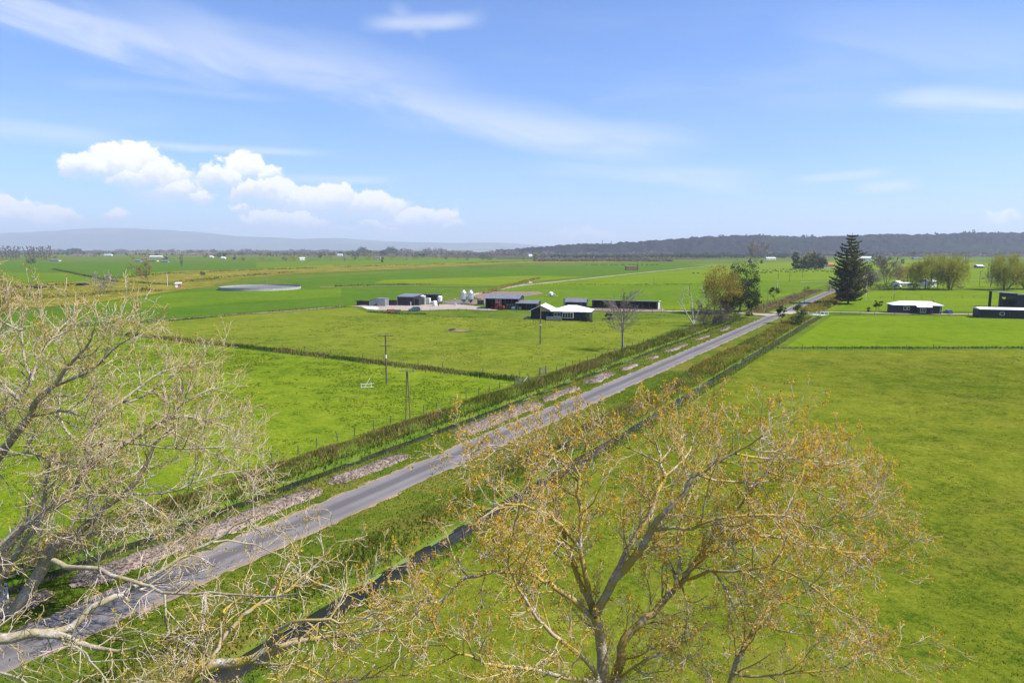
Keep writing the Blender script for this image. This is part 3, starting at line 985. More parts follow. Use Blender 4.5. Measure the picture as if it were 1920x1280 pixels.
def make_bare(name, label, cat, px, py, ytop, wpx, bark, seed=1, group=None, buds=None, dens=1.0, trunk_u=0.3, stems=1, twig=None, nbud=0, levels=3, r=None, lean=0.0, up=0.05):
    global spec_min
    rng = np.random.default_rng(seed)
    b = G(px, py)
    k = mpp(py)
    h, w = (py - ytop) * k, wpx * k
    root = empty(name, b, 0, label, cat, group)
    tb, out, tips = Tubes(), {}, []
    old = spec_min
    spec_min = max(0.012, k * 0.2)
    rt = r or max(0.1, 0.02 * h)
    for s in range(stems):
        q = walk(rng, (0, 0, -0.2), (rng.normal() * 0.08 + (0 if stems == 1 else (s - (stems - 1) / 2) * 0.55) + lean, rng.normal() * 0.1, 1), h * 0.88, 9, 0.05, 0.04)
        tb.add(q, np.linspace(rt, rt * 0.25, len(q)))
        sp = [(1.3 * dens * 8 / h, w * 0.42, 0.95, 5, 0.12, (up * 0.5, up * 2.5), trunk_u), (1.7 * dens * 8 / h, w * 0.2, 0.7, 4, 0.14, (0, 0.12), 0.2), (2.4 * dens * 8 / h, w * 0.1, 0.6, 3, 0.12, (-0.02, 0.12), 0.2)][:levels]
        sprout(rng, q, rt, rt * 0.25, 0, sp, out, tips)
    for lv in list(out):
        if lv == 0:
            for n_, it in out[lv].g.items():
                tb.g.setdefault(n_, []).extend(it)
    link_mesh('trunk', tb.mesh('trunk', 6), M[bark], root)
    tw = Tubes()
    for lv in out:
        if lv > 0:
            for n_, it in out[lv].g.items():
                tw.g.setdefault(n_, []).extend(it)
    if tw.g:
        link_mesh('twigs', tw.mesh('twigs', 3), M[twig or bark], root)
    if buds:
        tp = np.array([t[0] for t in tips])
        C = tp[rng.integers(0, len(tp), nbud)] + rng.normal(size=(nbud, 3)) * w * 0.03
        V, Fq = leaf_quads(C, max(0.08, k * 1.1), rng)
        link_mesh('crown', np_mesh('crown', V, Fq), M[buds], root)
    spec_min = old
    return root


# ------------------------------------------------------------------ the big near trees, limbs laid out one by one
def catmull(Pp, n):
    Pp = np.asarray(Pp, float)
    if len(Pp) < 3:
        t = np.linspace(0, 1, n)[:, None]
        return Pp[0] * (1 - t) + Pp[-1] * t
    E = np.vstack([2 * Pp[0] - Pp[1], Pp, 2 * Pp[-1] - Pp[-2]])
    out = []
    m = len(Pp) - 1
    for u in np.linspace(0, m - 1e-6, n):
        i = int(u)
        f = u - i
        a, b, c, d = E[i], E[i + 1], E[i + 2], E[i + 3]
        out.append(0.5 * (2 * b + (c - a) * f + (2 * a - 5 * b + 4 * c - d) * f * f + (3 * b - 3 * c + d - a) * f ** 3))
    return np.array(out)


def near_tree(name, label, base, limbs, spec, seed, bark, bud, nb, bud_size, twig='twig', root_r=0.4, zone=None):
    """limbs: (photo trace, distance at the start, distance at the end, radius at start, radius at end)"""
    rng = np.random.default_rng(seed)
    root = empty(name, base, 0, label, 'tree')
    org = np.array(base, float)
    tb, out, tips = Tubes(), {}, []
    for (tr, y0, y1, r0, r1) in limbs:
        if zone:
            tr = [zone(x, y) for x, y in tr]
            r0, r1 = r0 * 0.86, r1 * 0.86
        pix = catmull(np.array(tr, float), max(8, 2 * len(tr)))
        n = len(pix)
        u = np.linspace(0, 1, n)
        Ys = y0 + (y1 - y0) * u + 0.25 * np.sin(u * 7 + seed) * u
        pts = np.array([P(x, y, Y) for (x, y), Y in zip(pix, Ys)])
        pts[1:-1] += rng.normal(0, 0.03, pts[1:-1].shape)
        rad = r0 + (r1 - r0) * u ** 0.8
        rad = rad * (1 + rng.normal(0, 0.05, n))
        tb.add(pts, rad)
        sprout(rng, pts, r0, r1, 0, spec, out, tips)
    limb_me = tb
    if 0 in out:
        for n_, it in out[0].g.items():
            limb_me.g.setdefault(n_, []).extend(it)
    link_mesh('trunk', limb_me.mesh('trunk', 9, org), M[bark], root)
    tw = Tubes()
    for lv in out:
        if lv > 0:
            for n_, it in out[lv].g.items():
                tw.g.setdefault(n_, []).extend(it)
    link_mesh('twigs', tw.mesh('twigs', 4, org), M[twig], root)
    # young leaves in little tufts at the twig ends
    tp = np.array([t[0] for t in tips]) - org
    keep = rng.random(len(tp)) < nb[0]
    tp = tp[keep]
    hgt = (tp[:, 2] - tp[:, 2].min()) / (np.ptp(tp[:, 2]) + 1e-6)
    cnt = np.maximum(1, (nb[1] * (0.45 + 0.9 * hgt) * rng.uniform(0.3, 1.5, len(tp)))).astype(int)
    C = np.repeat(tp, cnt, axis=0)
    C = C + rng.normal(size=C.shape) * bud_size * 0.85 * np.array([1, 1, 1.2])
    V, Fq = leaf_quads(C, bud_size, rng, 1.25)
    link_mesh('leaves', np_mesh('leaves', V, Fq), M[bud], root)
    return root


Yr = 22.0
R_LIMBS = [
    ([(1150, 1705), (1146, 1500), (1138, 1340), (1133, 1280), (1127, 1206), (1114, 1152)], Yr, Yr, 0.42, 0.19),
    ([(1114, 1152), (1109, 1126), (1093, 1054), (1088, 1006), (1086, 940), (1086, 893), (1098, 860), (1100, 820), (1088, 780)], Yr, Yr + 2, 0.14, 0.03),
    ([(1114, 1152), (1088, 1086), (1066, 1028), (1050, 972), (1043, 937), (1042, 888), (1041, 855), (1030, 815), (1012, 785)], Yr + 0.1, Yr + 3.5, 0.12, 0.03),
    ([(1116, 1150), (1159, 1083), (1191, 1041), (1220, 998), (1239, 967), (1279, 931), (1306, 885), (1331, 869), (1380, 838), (1430, 795)], Yr - 0.1, Yr - 1.5, 0.20, 0.03),
    ([(1138, 1112), (1159, 1062), (1199, 990), (1222, 953), (1236, 915), (1244, 893), (1241, 855), (1236, 830), (1222, 790), (1210, 755)], Yr, Yr + 3, 0.15, 0.025),
    ([(1110, 1155), (1066, 1118), (1027, 1091), (1000, 1077), (960, 1070), (906, 1077), (869, 1086), (845, 1108), (812, 1130), (760, 1128), (725, 1123)], Yr, Yr - 2.5, 0.13, 0.02),
    ([(1090, 1030), (1048, 982), (1016, 961), (989, 950), (954, 942), (930, 950), (900, 972)], Yr + 0.6, Yr - 1, 0.09, 0.02),
    ([(1084, 1062), (1058, 1020), (1040, 1011)], Yr + 0.5, Yr - 0.5, 0.06, 0.03),
    ([(1135, 1290), (1114, 1253), (1074, 1216), (1027, 1179), (1000, 1150), (975, 1110), (955, 1066), (960, 1010), (975, 950)], Yr, Yr - 3, 0.12, 0.02),
    ([(1135, 1285), (1100, 1272), (1066, 1269), (1000, 1256), (950, 1250), (890, 1233), (837, 1214), (812, 1170), (785, 1135)], Yr, Yr - 4, 0.11, 0.02),
    ([(1142, 1400), (1150, 1290), (1165, 1232), (1175, 1195), (1202, 1166), (1226, 1147), (1255, 1115), (1276, 1091), (1303, 1054), (1332, 1017), (1360, 985), (1400, 930), (1440, 880), (1490, 840)], Yr, Yr + 2, 0.24, 0.03),
    ([(1272, 1096), (1303, 1081), (1337, 1070), (1385, 1070), (1417, 1067), (1478, 1070), (1534, 1105), (1583, 1146), (1644, 1164)], Yr + 0.8, Yr - 2.5, 0.08, 0.015),
    ([(1280, 1080), (1332, 1036), (1372, 1020), (1404, 1006), (1461, 1008), (1522, 1024), (1587, 1036), (1652, 1036), (1695, 1034)], Yr + 0.9, Yr + 0.5, 0.11, 0.02),
    ([(1222, 992), (1265, 992), (1305, 990), (1351, 972), (1424, 967), (1481, 969), (1526, 987), (1595, 977), (1665, 957)], Yr - 0.6, Yr - 2.5, 0.08, 0.015),
    ([(1266, 1100), (1276, 1046), (1271, 1020), (1276, 967), (1292, 930), (1315, 880), (1330, 830), (1340, 780)], Yr + 0.7, Yr + 4, 0.08, 0.02),
    ([(1300, 1600), (1330, 1400), (1372, 1267), (1393, 1221), (1414, 1179), (1430, 1150), (1478, 1123), (1540, 1095), (1600, 1075)], Yr + 0.5, Yr + 2.5, 0.17, 0.025),
    ([(1396, 1210), (1396, 1147), (1380, 1105), (1359, 1083), (1340, 1060)], Yr + 1.2, Yr + 0.5, 0.045, 0.015),
    ([(1398, 1168), (1438, 1174), (1467, 1182), (1500, 1187), (1542, 1195), (1605, 1215)], Yr + 1.3, Yr - 0.5, 0.045, 0.012),
    ([(1375, 1260), (1414, 1267), (1473, 1264), (1583, 1252), (1628, 1223), (1690, 1217)], Yr + 0.8, Yr - 1, 0.06, 0.015),
    ([(1330, 1000), (1369, 1022), (1414, 1057), (1438, 1089), (1468, 1118)], Yr + 1.2, Yr - 1.0, 0.04, 0.012),
    ([(1306, 885), (1340, 900), (1400, 905), (1470, 900), (1540, 915), (1600, 905)], Yr - 0.6, Yr + 1.5, 0.06, 0.015),
    ([(1380, 838), (1440, 850), (1500, 850), (1570, 860), (1610, 850)], Yr - 1, Yr + 3, 0.05, 0.015),
    ([(1241, 860), (1190, 830), (1150, 800), (1120, 770)], Yr + 2, Yr + 4, 0.05, 0.015),
    ([(1042, 888), (990, 850), (950, 825), (915, 820), (880, 835)], Yr + 2, Yr + 1, 0.05, 0.015),
    ([(1086, 905), (1050, 860), (1000, 835), (960, 860), (900, 870)], Yr + 1.3, Yr + 3.5, 0.05, 0.012),
    ([(1244, 893), (1290, 840), (1300, 795), (1290, 750)], Yr + 1.5, Yr + 4.5, 0.05, 0.015),
    ([(1440, 880), (1500, 900), (1570, 940), (1640, 930), (1690, 985)], Yr + 1.5, Yr + 4, 0.05, 0.015),
    ([(1276, 1091), (1290, 1140), (1285, 1190), (1300, 1240)], Yr + 0.8, Yr - 0.8, 0.05, 0.02),
    ([(1150, 1290), (1200, 1240), (1260, 1215), (1290, 1200)], Yr, Yr - 1.5, 0.07, 0.02),
]
R_SPEC = [(3.0, 1.7, 0.95, 7, 0.15, (-0.04, 0.16), 0.18), (4.3, 0.8, 0.8, 5, 0.17, (-0.07, 0.15), 0.15), (5.0, 0.32, 0.7, 3, 0.15, (-0.02, 0.16), 0.2)]
spec_min = 0.0082
near_tree('spreading_tree', 'large spreading tree with lichened limbs and mustard young leaves at front right', (G(1150, 1705)[0], Yr, 0.0), R_LIMBS, R_SPEC, 21, 'bark_lichen', 'bud', (0.8, 9.0), 0.06, zone=lambda x, y: (x if x < 1540 else 1540 + (x - 1540) * 0.85, y if y > 900 else 900 - (900 - y) * 0.8))

Ya = 42.0
A_LIMBS = [
    ([(22, 1156), (28, 1146), (62, 1092), (87, 1049), (103, 1017), (137, 1005), (175, 974), (200, 949), (240, 920), (270, 880), (290, 835), (325, 800)], Ya + 0.3, Ya - 1, 0.5, 0.06),
    ([(10, 1150), (-10, 1100), (0, 1049), (19, 1014), (50, 983), (94, 952), (125, 930), (147, 902), (166, 873), (208, 847), (252, 820), (297, 793), (340, 780), (386, 788), (430, 800)], Ya, Ya + 2, 0.48, 0.05),
    ([(158, 885), (166, 847), (169, 811), (184, 787), (220, 757), (260, 748), (300, 720), (330, 700)], Ya + 0.5, Ya + 4, 0.2, 0.04),
    ([(5, 1150), (-60, 1050), (-90, 960), (-50, 905), (0, 855), (30, 814), (56, 781), (68, 752), (98, 725), (125, 690), (160, 655), (175, 620)], Ya, Ya - 3, 0.42, 0.05),
    ([(-80, 950), (-40, 850), (0, 781), (33, 746), (59, 713), (45, 670), (40, 620), (50, 585)], Ya, Ya + 1, 0.2, 0.04),
    ([(56, 781), (80, 778), (125, 769), (151, 781), (166, 805)], Ya - 1, Ya - 4, 0.09, 0.03),
    ([(172, 838), (214, 826), (255, 832), (330, 842), (420, 836), (470, 845)], Ya + 0.6, Ya - 3, 0.1, 0.025),
    ([(118, 942), (162, 927), (231, 924), (262, 936), (297, 958), (316, 971), (319, 1005)], Ya, Ya - 4, 0.1, 0.03),
    ([(100, 1020), (119, 1005), (150, 961), (175, 936), (203, 902), (215, 870)], Ya + 0.3, Ya + 3, 0.17, 0.05),
    ([(240, 924), (312, 924), (375, 899), (430, 885), (480, 880)], Ya - 0.5, Ya + 2, 0.09, 0.025),
    ([(5, 1152), (-25, 1120), (0, 1086), (19, 1061), (34, 1030), (60, 1000), (80, 960), (85, 900), (100, 850)], Ya, Ya - 3, 0.3, 0.06),
    ([(59, 713), (80, 660), (110, 620), (140, 590)], Ya, Ya + 3, 0.1, 0.03),
    ([(98, 725), (170, 695), (220, 650), (250, 630)], Ya - 1, Ya - 4, 0.1, 0.03),
    ([(220, 757), (270, 720), (320, 690), (390, 680)], Ya + 2, Ya + 5, 0.1, 0.03),
    ([(270, 810), (340, 760), (390, 730), (430, 735)], Ya + 1, Ya + 3, 0.09, 0.03),
    ([(33, 746), (-10, 700), (-30, 640), (-20, 590)], Ya, Ya - 3, 0.12, 0.03),
    ([(166, 847), (120, 800), (110, 740), (130, 690)], Ya + 1, Ya + 5, 0.1, 0.03),
    ([(297, 793), (360, 830), (420, 860), (480, 900)], Ya + 1, Ya + 4, 0.08, 0.025),
    ([(0, 855), (60, 850), (110, 870), (180, 880)], Ya - 1, Ya - 5, 0.1, 0.03),
    ([(103, 1017), (150, 1010), (220, 975), (300, 985), (350, 1010)], Ya, Ya - 5, 0.09, 0.025),
    ([(40, 620), (0, 600), (-40, 570), (-60, 560)], Ya, Ya + 2, 0.08, 0.03),
    ([(175, 630), (210, 610), (230, 600)], Ya - 2, Ya - 1, 0.06, 0.03),
]
A_SPEC = [(2.0, 2.8, 0.9, 7, 0.14, (-0.02, 0.18), 0.2), (3.1, 1.3, 0.8, 5, 0.16, (-0.05, 0.16), 0.15), (2.9, 0.55, 0.7, 3, 0.15, (-0.02, 0.18), 0.2)]
spec_min = 0.013
near_tree('roadside_tree', 'tall pale limbed half bare tree rooted beside the ditch at the left edge', tuple(G(15, 1152)), A_LIMBS, A_SPEC, 33, 'bark_left', 'bud_left', (0.8, 5.0), 0.075)

Yb = 20.0
B_LIMBS = [
    ([(-420, 1720), (-380, 1500), (-300, 1330), (-180, 1240), (-60, 1206), (0, 1197), (40, 1190), (81, 1189), (125, 1195), (162, 1208), (215, 1217), (260, 1210)], Yb, Yb - 0.5, 0.34, 0.03),
    ([(70, 1189), (110, 1183), (141, 1171), (169, 1142), (200, 1124), (237, 1108), (262, 1092), (312, 1064), (356, 1033), (400, 1015), (437, 986), (475, 968)], Yb, Yb + 2.5, 0.15, 0.03),
    ([(100, 1050), (125, 1061), (169, 1064), (212, 1077), (259, 1092), (287, 1102), (312, 1111), (387, 1110), (453, 1113), (512, 1117), (560, 1112)], Yb + 3, Yb - 1.5, 0.1, 0.02),
    ([(309, 1112), (309, 1155), (316, 1192), (322, 1230)], Yb + 0.8, Yb, 0.045, 0.015),
    ([(384, 1111), (383, 1155), (375, 1183), (344, 1224), (312, 1274)], Yb + 0.4, Yb - 1, 0.04, 0.015),
    ([(106, 1186), (131, 1208), (169, 1233), (206, 1285)], Yb, Yb - 2, 0.045, 0.02),
    ([(200, 1195), (260, 1182), (330, 1195), (400, 1190)], Yb, Yb - 1.5, 0.03, 0.012),
    ([(400, 1016), (462, 1016), (500, 1030), (540, 1050)], Yb + 1.5, Yb + 3, 0.035, 0.012),
    ([(-180, 1240), (-100, 1120), (-40, 1060), (20, 1000), (80, 960)], Yb, Yb + 1, 0.12, 0.03),
    ([(-60, 1206), (-20, 1250), (40, 1275), (80, 1300)], Yb, Yb - 2, 0.06, 0.02),
]
spec_min = 0.009
B_SPEC = [(2.0, 1.5, 0.95, 6, 0.16, (-0.12, 0.12), 0.2), (3.2, 0.65, 0.8, 5, 0.18, (-0.12, 0.12), 0.15), (3.5, 0.28, 0.7, 3, 0.15, (-0.05, 0.12), 0.2)]
near_tree('leaning_tree', 'tree whose grey lichened limbs reach in low across the road at lower left', (P(-420, 1720, Yb)[0], Yb, 0.0), B_LIMBS, B_SPEC, 47, 'bark_left', 'bud_left', (0.6, 4.0), 0.06)

Yc = 19.0
C_LIMBS = [
    ([(240, 1900), (250, 1700), (270, 1450), (340, 1282), (390, 1249), (415, 1246), (453, 1239), (487, 1227), (531, 1205), (578, 1196), (650, 1192), (700, 1180), (760, 1182)], Yc, Yc - 0.5, 0.26, 0.02),
    ([(395, 1249), (409, 1205), (419, 1152), (444, 1124), (470, 1095)], Yc, Yc + 1.5, 0.07, 0.02),
    ([(411, 1207), (437, 1174), (462, 1149), (487, 1133), (519, 1118), (537, 1108), (572, 1080), (603, 1046), (634, 1014)], Yc + 0.4, Yc + 2.5, 0.08, 0.02),
    ([(480, 1230), (519, 1183), (556, 1164), (609, 1161), (650, 1167), (700, 1150), (740, 1160)], Yc, Yc - 1.5, 0.07, 0.015),
    ([(556, 1182), (562, 1224), (566, 1264)], Yc - 0.5, Yc - 1, 0.03, 0.012),
    ([(430, 1245), (500, 1245), (560, 1246), (603, 1267), (625, 1290)], Yc, Yc - 2, 0.05, 0.02),
    ([(572, 1080), (620, 1100), (660, 1110), (690, 1095)], Yc + 1.8, Yc + 3, 0.035, 0.012),
    ([(519, 1118), (530, 1070), (560, 1030), (570, 990)], Yc + 1.2, Yc + 3, 0.035, 0.012),
    ([(270, 1450), (330, 1400), (450, 1330), (560, 1290), (700, 1270), (800, 1265)], Yc, Yc + 1, 0.1, 0.02),
]
near_tree('twiggy_tree', 'thin twiggy tree with yellow lichened limbs between the two large trees', (P(240, 1900, Yc)[0], Yc, 0.0), C_LIMBS, [(2.2, 1.5, 0.95, 6, 0.16, (-0.08, 0.14), 0.2), (3.2, 0.7, 0.8, 5, 0.18, (-0.08, 0.14), 0.15), (4.0, 0.3, 0.7, 3, 0.15, (-0.03, 0.14), 0.2)], 59, 'bark_lichen', 'bud', (0.6, 4.5), 0.06)


# ------------------------------------------------------------------ buildings
FR = math.radians(-13)      # the farm buildings stand turned a little clockwise


def rect_frame(mb, x0, x1, z0, z1, y, t=0.09, d=0.06):
    mb.box(x0 - t, x1 + t, y - d, y, z1, z1 + t)
    mb.box(x0 - t, x1 + t, y - d, y, z0 - t, z0)
    mb.box(x0 - t, x0, y - d, y, z0, z1)
    mb.box(x1, x1 + t, y - d, y, z0, z1)


def window(parent, x0, x1, z0, z1, y, panes=1, frame='white'):
    f = MB()
    rect_frame(f, x0, x1, z0, z1, y - 0.003)
    for i in range(1, panes):
        c = x0 + (x1 - x0) * i / panes
        f.box(c - 0.04, c + 0.04, y - 0.055, y - 0.004, z0, z1)
    fo = f.build('window', M[frame], parent)
    MB().box(x0, x1, y - 0.02, y - 0.002, z0, z1).build('pane', M['glass'], fo)
    return fo


def hip_roof(mb, x0, x1, y0, y1, z, rise, inset, th=0.14, ridge_in=None):
    ym = (y0 + y1) / 2
    a = [(x0, y0, z), (x1, y0, z), (x1, y1, z), (x0, y1, z)]
    r = [(x0 + inset, ym, z + rise), (x1 - inset, ym, z + rise)]
    vs = a + [(x, y, zz - th) for x, y, zz in a] + r
    mb.add(vs, [(0, 1, 9, 8), (1, 2, 9), (2, 3, 8, 9), (3, 0, 8), (4, 7, 6, 5), (0, 4, 5, 1), (1, 5, 6, 2), (2, 6, 7, 3), (3, 7, 4, 0)])


def gable_roof(mb, x0, x1, y0, y1, z, rise, th=0.12, axis='x'):
    """ridge along the axis"""
    if axis == 'x':
        ym = (y0 + y1) / 2
        mb.prism([(y0, z), (ym, z + rise), (y1, z), (y1, z - th), (ym, z + rise - th), (y0, z - th)][::-1], 'x', x0, x1)
    else:
        xm = (x0 + x1) / 2
        mb.prism([(x0, z - th), (xm, z + rise - th), (x1, z - th), (x1, z), (xm, z + rise), (x0, z)], 'y', y0, y1)


# --- the white roofed farmhouse on the left
hb = G(1066, 601)
h1 = empty('farmhouse', hb, FR, 'white hip roofed farmhouse with bay window and railed deck below the feed sheds', 'house')
MB().box(-5.6, 7.0, 0, 9, 0.0, 3.0).build('wall', M['board_dark'], h1)
rf = MB()
hip_roof(rf, -6.2, 7.6, -0.6, 9.6, 3.15, 1.75, 5.4)
ro = rf.build('roof', M['roof_white'], h1)
MB().box(-6.22, 7.62, -0.66, -0.61, 2.95, 3.13).build('gutter', M['white'], ro)
bw = MB().box(-2.0, 1.7, -1.0, -0.002, 0.0, 1.0)
bw.build('bay_base', M['board_dark'], h1)
window(h1, -1.9, 1.6, 1.05, 2.75, -1.0, 4)
MB().box(-2.0, 1.7, -0.98, -0.01, 1.0, 2.82).build('bay_lining', M['white_rail'], h1)
window(h1, -4.9, -2.9, 1.5, 2.5, 0, 2)
window(h1, 6.2, 6.8, 1.0, 2.6, 0, 1)
dk = MB().box(-7.2, -2.05, -2.3, -0.01, 0.25, 0.45)
dk.build('deck', M['wood_grey'], h1)
rl = MB()
rl.box(-7.2, -2.1, -2.3, -2.22, 1.35, 1.45)
rl.box(-7.2, -2.1, -2.3, -2.22, 0.5, 0.58)
for i in range(27):
    rl.box(-7.2 + i * 0.195, -7.13 + i * 0.195, -2.29, -2.23, 0.58, 1.35)
rl.build('railing', M['white_rail'], h1)
# gabled wing to the left, its gable towards us
MB().box(-13.5, -6.3, 3.0, 11.0, 0, 2.7).build('garage_wall', M['board_dark'], h1)
gr = MB()
gr.prism([(-14.1, 2.72), (-9.9, 4.7), (-5.3, 2.62), (-5.3, 2.8), (-9.9, 4.9), (-14.1, 2.9)], 'y', 1.6, 11.4)
gr.build('garage_roof', M['roof_white'], h1)
MB().prism([(-9.9, 2.72), (-6.4, 2.72), (-6.4, 3.1), (-9.9, 4.66)], 'y', 2.75, 2.98).build('gable_lining', M['cream'], h1)
MB().prism([(-13.4, 2.72), (-9.92, 2.72), (-9.92, 4.66), (-13.4, 3.0)], 'y', 2.8, 2.98).build('gable_wall', M['board_dark'], h1)
rl = MB()
rl.box(-16.0, -13.7, 2.2, 2.28, 0.9, 1.0)
rl.box(-16.0, -13.7, 2.2, 2.28, 0.4, 0.5)
for i in range(3):
    rl.box(-16.0 + i * 1.1, -15.9 + i * 1.1, 2.18, 2.3, 0, 1.1)
rl.build('side_railing', M['white_rail'], h1)
MB().bar((3.5, 5.2, 4.2), (3.5, 5.2, 5.6), 0.13).build('flue', M['steel_dark'], ro)

# --- house on the right
hb = G(1719, 588.5)
h2 = empty('bungalow', hb, math.radians(-14), 'charcoal weatherboard bungalow with low white hip roof across the road', 'house')
MB().box(-10.0, 10.0, 0.0, 8.6, 0, 2.85).build('wall', M['board_dark'], h2)
rf = MB()
hip_roof(rf, -10.5, 10.6, -0.55, 9.2, 2.98, 1.15, 4.3)
ro2 = rf.build('roof', M['roof_white'], h2)
MB().box(-0.6, 5.3, -2.2, -0.002, 0, 2.35).build('porch_wall', M['board_dark'], h2)
rf = MB()
rf.prism([(-2.5, 2.38), (-2.5, 2.5), (1.0, 3.42), (1.0, 3.3)][::-1], 'x', -0.75, 5.5)
rf.build('porch_roof', M['roof_white'], h2)
window(h2, 0.7, 2.8, 0.7, 2.05, -2.2, 3)
window(h2, -5.5, -4.4, 1.35, 2.5, 0, 1)
window(h2, -3.9, -3.2, 1.4, 2.35, 0, 1)
window(h2, 9.3, 9.9, 1.35, 2.5, 0, 1)
window(h2, 9.3, 9.9, 0.25, 1.15, 0, 1)
MB().bar((7.6, 4.4, 3.6), (7.6, 4.4, 4.55), 0.22, 10).build('flue', M['steel_dark'], ro2)
pf = MB()
for a, b in (((4.7, -2.9, 0), (4.7, -2.9, 1.3)), ((5.4, -2.9, 0), (5.4, -2.9, 1.3)), ((4.7, -2.9, 1.3), (5.4, -2.9, 1.3))):
    pf.bar(a, b, 0.06)
pf.build('porch_frame', M['rust'], h2)

h2.scale = (0.82, 0.82, 1.1)
# --- long low building beside it
lb = G(1836, 596)
h3 = empty('long_outbuilding', lb, math.radians(-16), 'long low charcoal outbuilding with white roof and one small window', 'outbuilding')
MB().box(0, 27, 0, 6.5, 0, 3.05).build('wall', M['board_dark'], h3)
MB().prism([(-0.4, 3.02), (-0.4, 3.15), (3.6, 3.62), (6.9, 3.2), (6.9, 3.02)][::-1], 'x', -0.25, 27.3).build('roof', M['roof_white'], h3)
MB().box(9.0, 9.07, -0.05, -0.003, 0, 3.0).build('downpipe', M['steel_dark'], h3)
window(h3, 6.2, 7.4, 1.2, 2.1, 0, 1)
window(h3, 16.0, 17.4, 1.2, 2.1, 0, 1)

# --- tall lean-to shed behind it
tb_ = G(1872, 578)
h4 = empty('lean_to_shed', tb_, math.radians(-14), 'tall open ended charcoal shed with sloping roof behind the long outbuilding', 'shed')
MB().box(0, 0.9, 0, 0.5, 0, 6.4).build('post', M['sheet_dark'], h4)
MB().box(0, 0.9, 9.5, 10, 0, 6.4).build('post', M['sheet_dark'], h4)
MB().box(0.9, 6.3, 0, 0.25, 4.6, 6.2).build('fascia', M['sheet_dark'], h4)
MB().box(6.3, 26, 0, 10, 0, 5.0).build('wall', M['sheet_dark'], h4)
MB().prism([(-0.4, 6.42), (-0.4, 6.6), (27, 4.3), (27, 4.1)][::-1], 'y', -0.5, 10.5).build('roof', M['roof_grey'], h4)
st = MB()
for i in range(7):
    st.box(2.9 + i * 0.5, 3.3 + i * 0.5, 6.0, 7.2, 0, 3.3 + 0.3 * (i % 3 == 1))
st.build('timber_stack', M['wood_grey'], h4)

# --- big feed barn
bb = G(941, 580)
b1 = empty('open_barn', bb, FR, 'large open fronted barn with grey roof and red tractor inside', 'barn')
MB().box(-6.8, 6.8, 9.7, 10, 0, 4.6).build('back_wall', M['sheet_dark'], b1)
MB().box(6.6, 6.8, 0.2, 9.7, 0, 4.4).build('side_wall', M['sheet_dark'], b1)
MB().box(-6.8, -6.6, 0.2, 9.7, 0, 4.4).build('side_wall', M['sheet_dark'], b1)
rf = MB()
gable_roof(rf, -7.2, 7.2, -0.6, 10.6, 4.35, 1.3)
rf.build('roof', M['roof_grey'], b1)
MB().prism([(0, 4.2), (5, 5.4), (10, 4.2)][::-1], 'x', 6.62, 6.78).build('gable', M['sheet_dark'], b1)
for i in range(6):
    x = -6.65 + i * 2.66
    MB().box(x - 0.12, x + 0.12, -0.1, 0.14, 0, 4.2).build('post', M['wood_grey'], b1)
MB().box(-3.2, -0.6, 1.8, 2.0, 0, 4.0).build('partition', M['cream'], b1)
rl = MB()
for z in (1.2, 2.2, 3.1):
    rl.box(1.2, 6.5, 0.9, 1.0, z, z + 0.12)
for i in range(9):
    rl.box(1.2 + i * 0.65, 1.3 + i * 0.65, 0.8, 0.9, 0, 3.3)
rl.build('feed_rail', M['wood_grey'], b1)
MB().box(0.9, 6.5, 3.6, 4.2, 0, 2.0).build('bunker_wall', M['concrete'], b1)

# timber pen at its left
tp_ = G(895, 572)
pen = empty('timber_pen', tp_, FR, 'small dark timber pen against the left end of the open barn', 'pen')
MB().box(0, 2.9, 0, 0.12, 0.2, 2.2).build('boards', M['wood_grey'], pen)
MB().box(0, 0.12, 0.12, 2.6, 0.2, 2.2).build('boards', M['wood_grey'], pen)
for x in (0.0, 1.4, 2.75):
    MB().box(x, x + 0.16, -0.16, 0, 0, 2.5).build('post', M['wood_grey'], pen)

# lean shed to the right
lb2 = G(968, 581)
b2 = empty('feed_shed', lb2, FR, 'lower open feed shed with grey roof joined right of the large barn', 'shed')
MB().box(0, 8.4, 6.7, 7, 0, 2.9).build('back_wall', M['sheet_dark'], b2)
MB().box(8.2, 8.4, 0.2, 6.7, 0, 2.8).build('side_wall', M['sheet_dark'], b2)
rf = MB()
gable_roof(rf, -0.3, 8.8, -0.5, 7.5, 2.7, 1.0)
rf.build('roof', M['roof_grey'], b2)
MB().prism([(0, 2.6), (3.5, 3.5), (7, 2.6)][::-1], 'x', 8.22, 8.38).build('gable', M['sheet_dark'], b2)
for i in range(5):
    x = 0.1 + i * 2.0
    MB().box(x - 0.1, x + 0.1, -0.1, 0.1, 0, 2.6).build('post', M['wood_grey'], b2)
rl = MB()
for z in (0.7, 1.3, 1.9):
    rl.box(0.2, 8.1, 1.0, 1.08, z, z + 0.1)
rl.build('feed_rail', M['wood_grey'], b2)

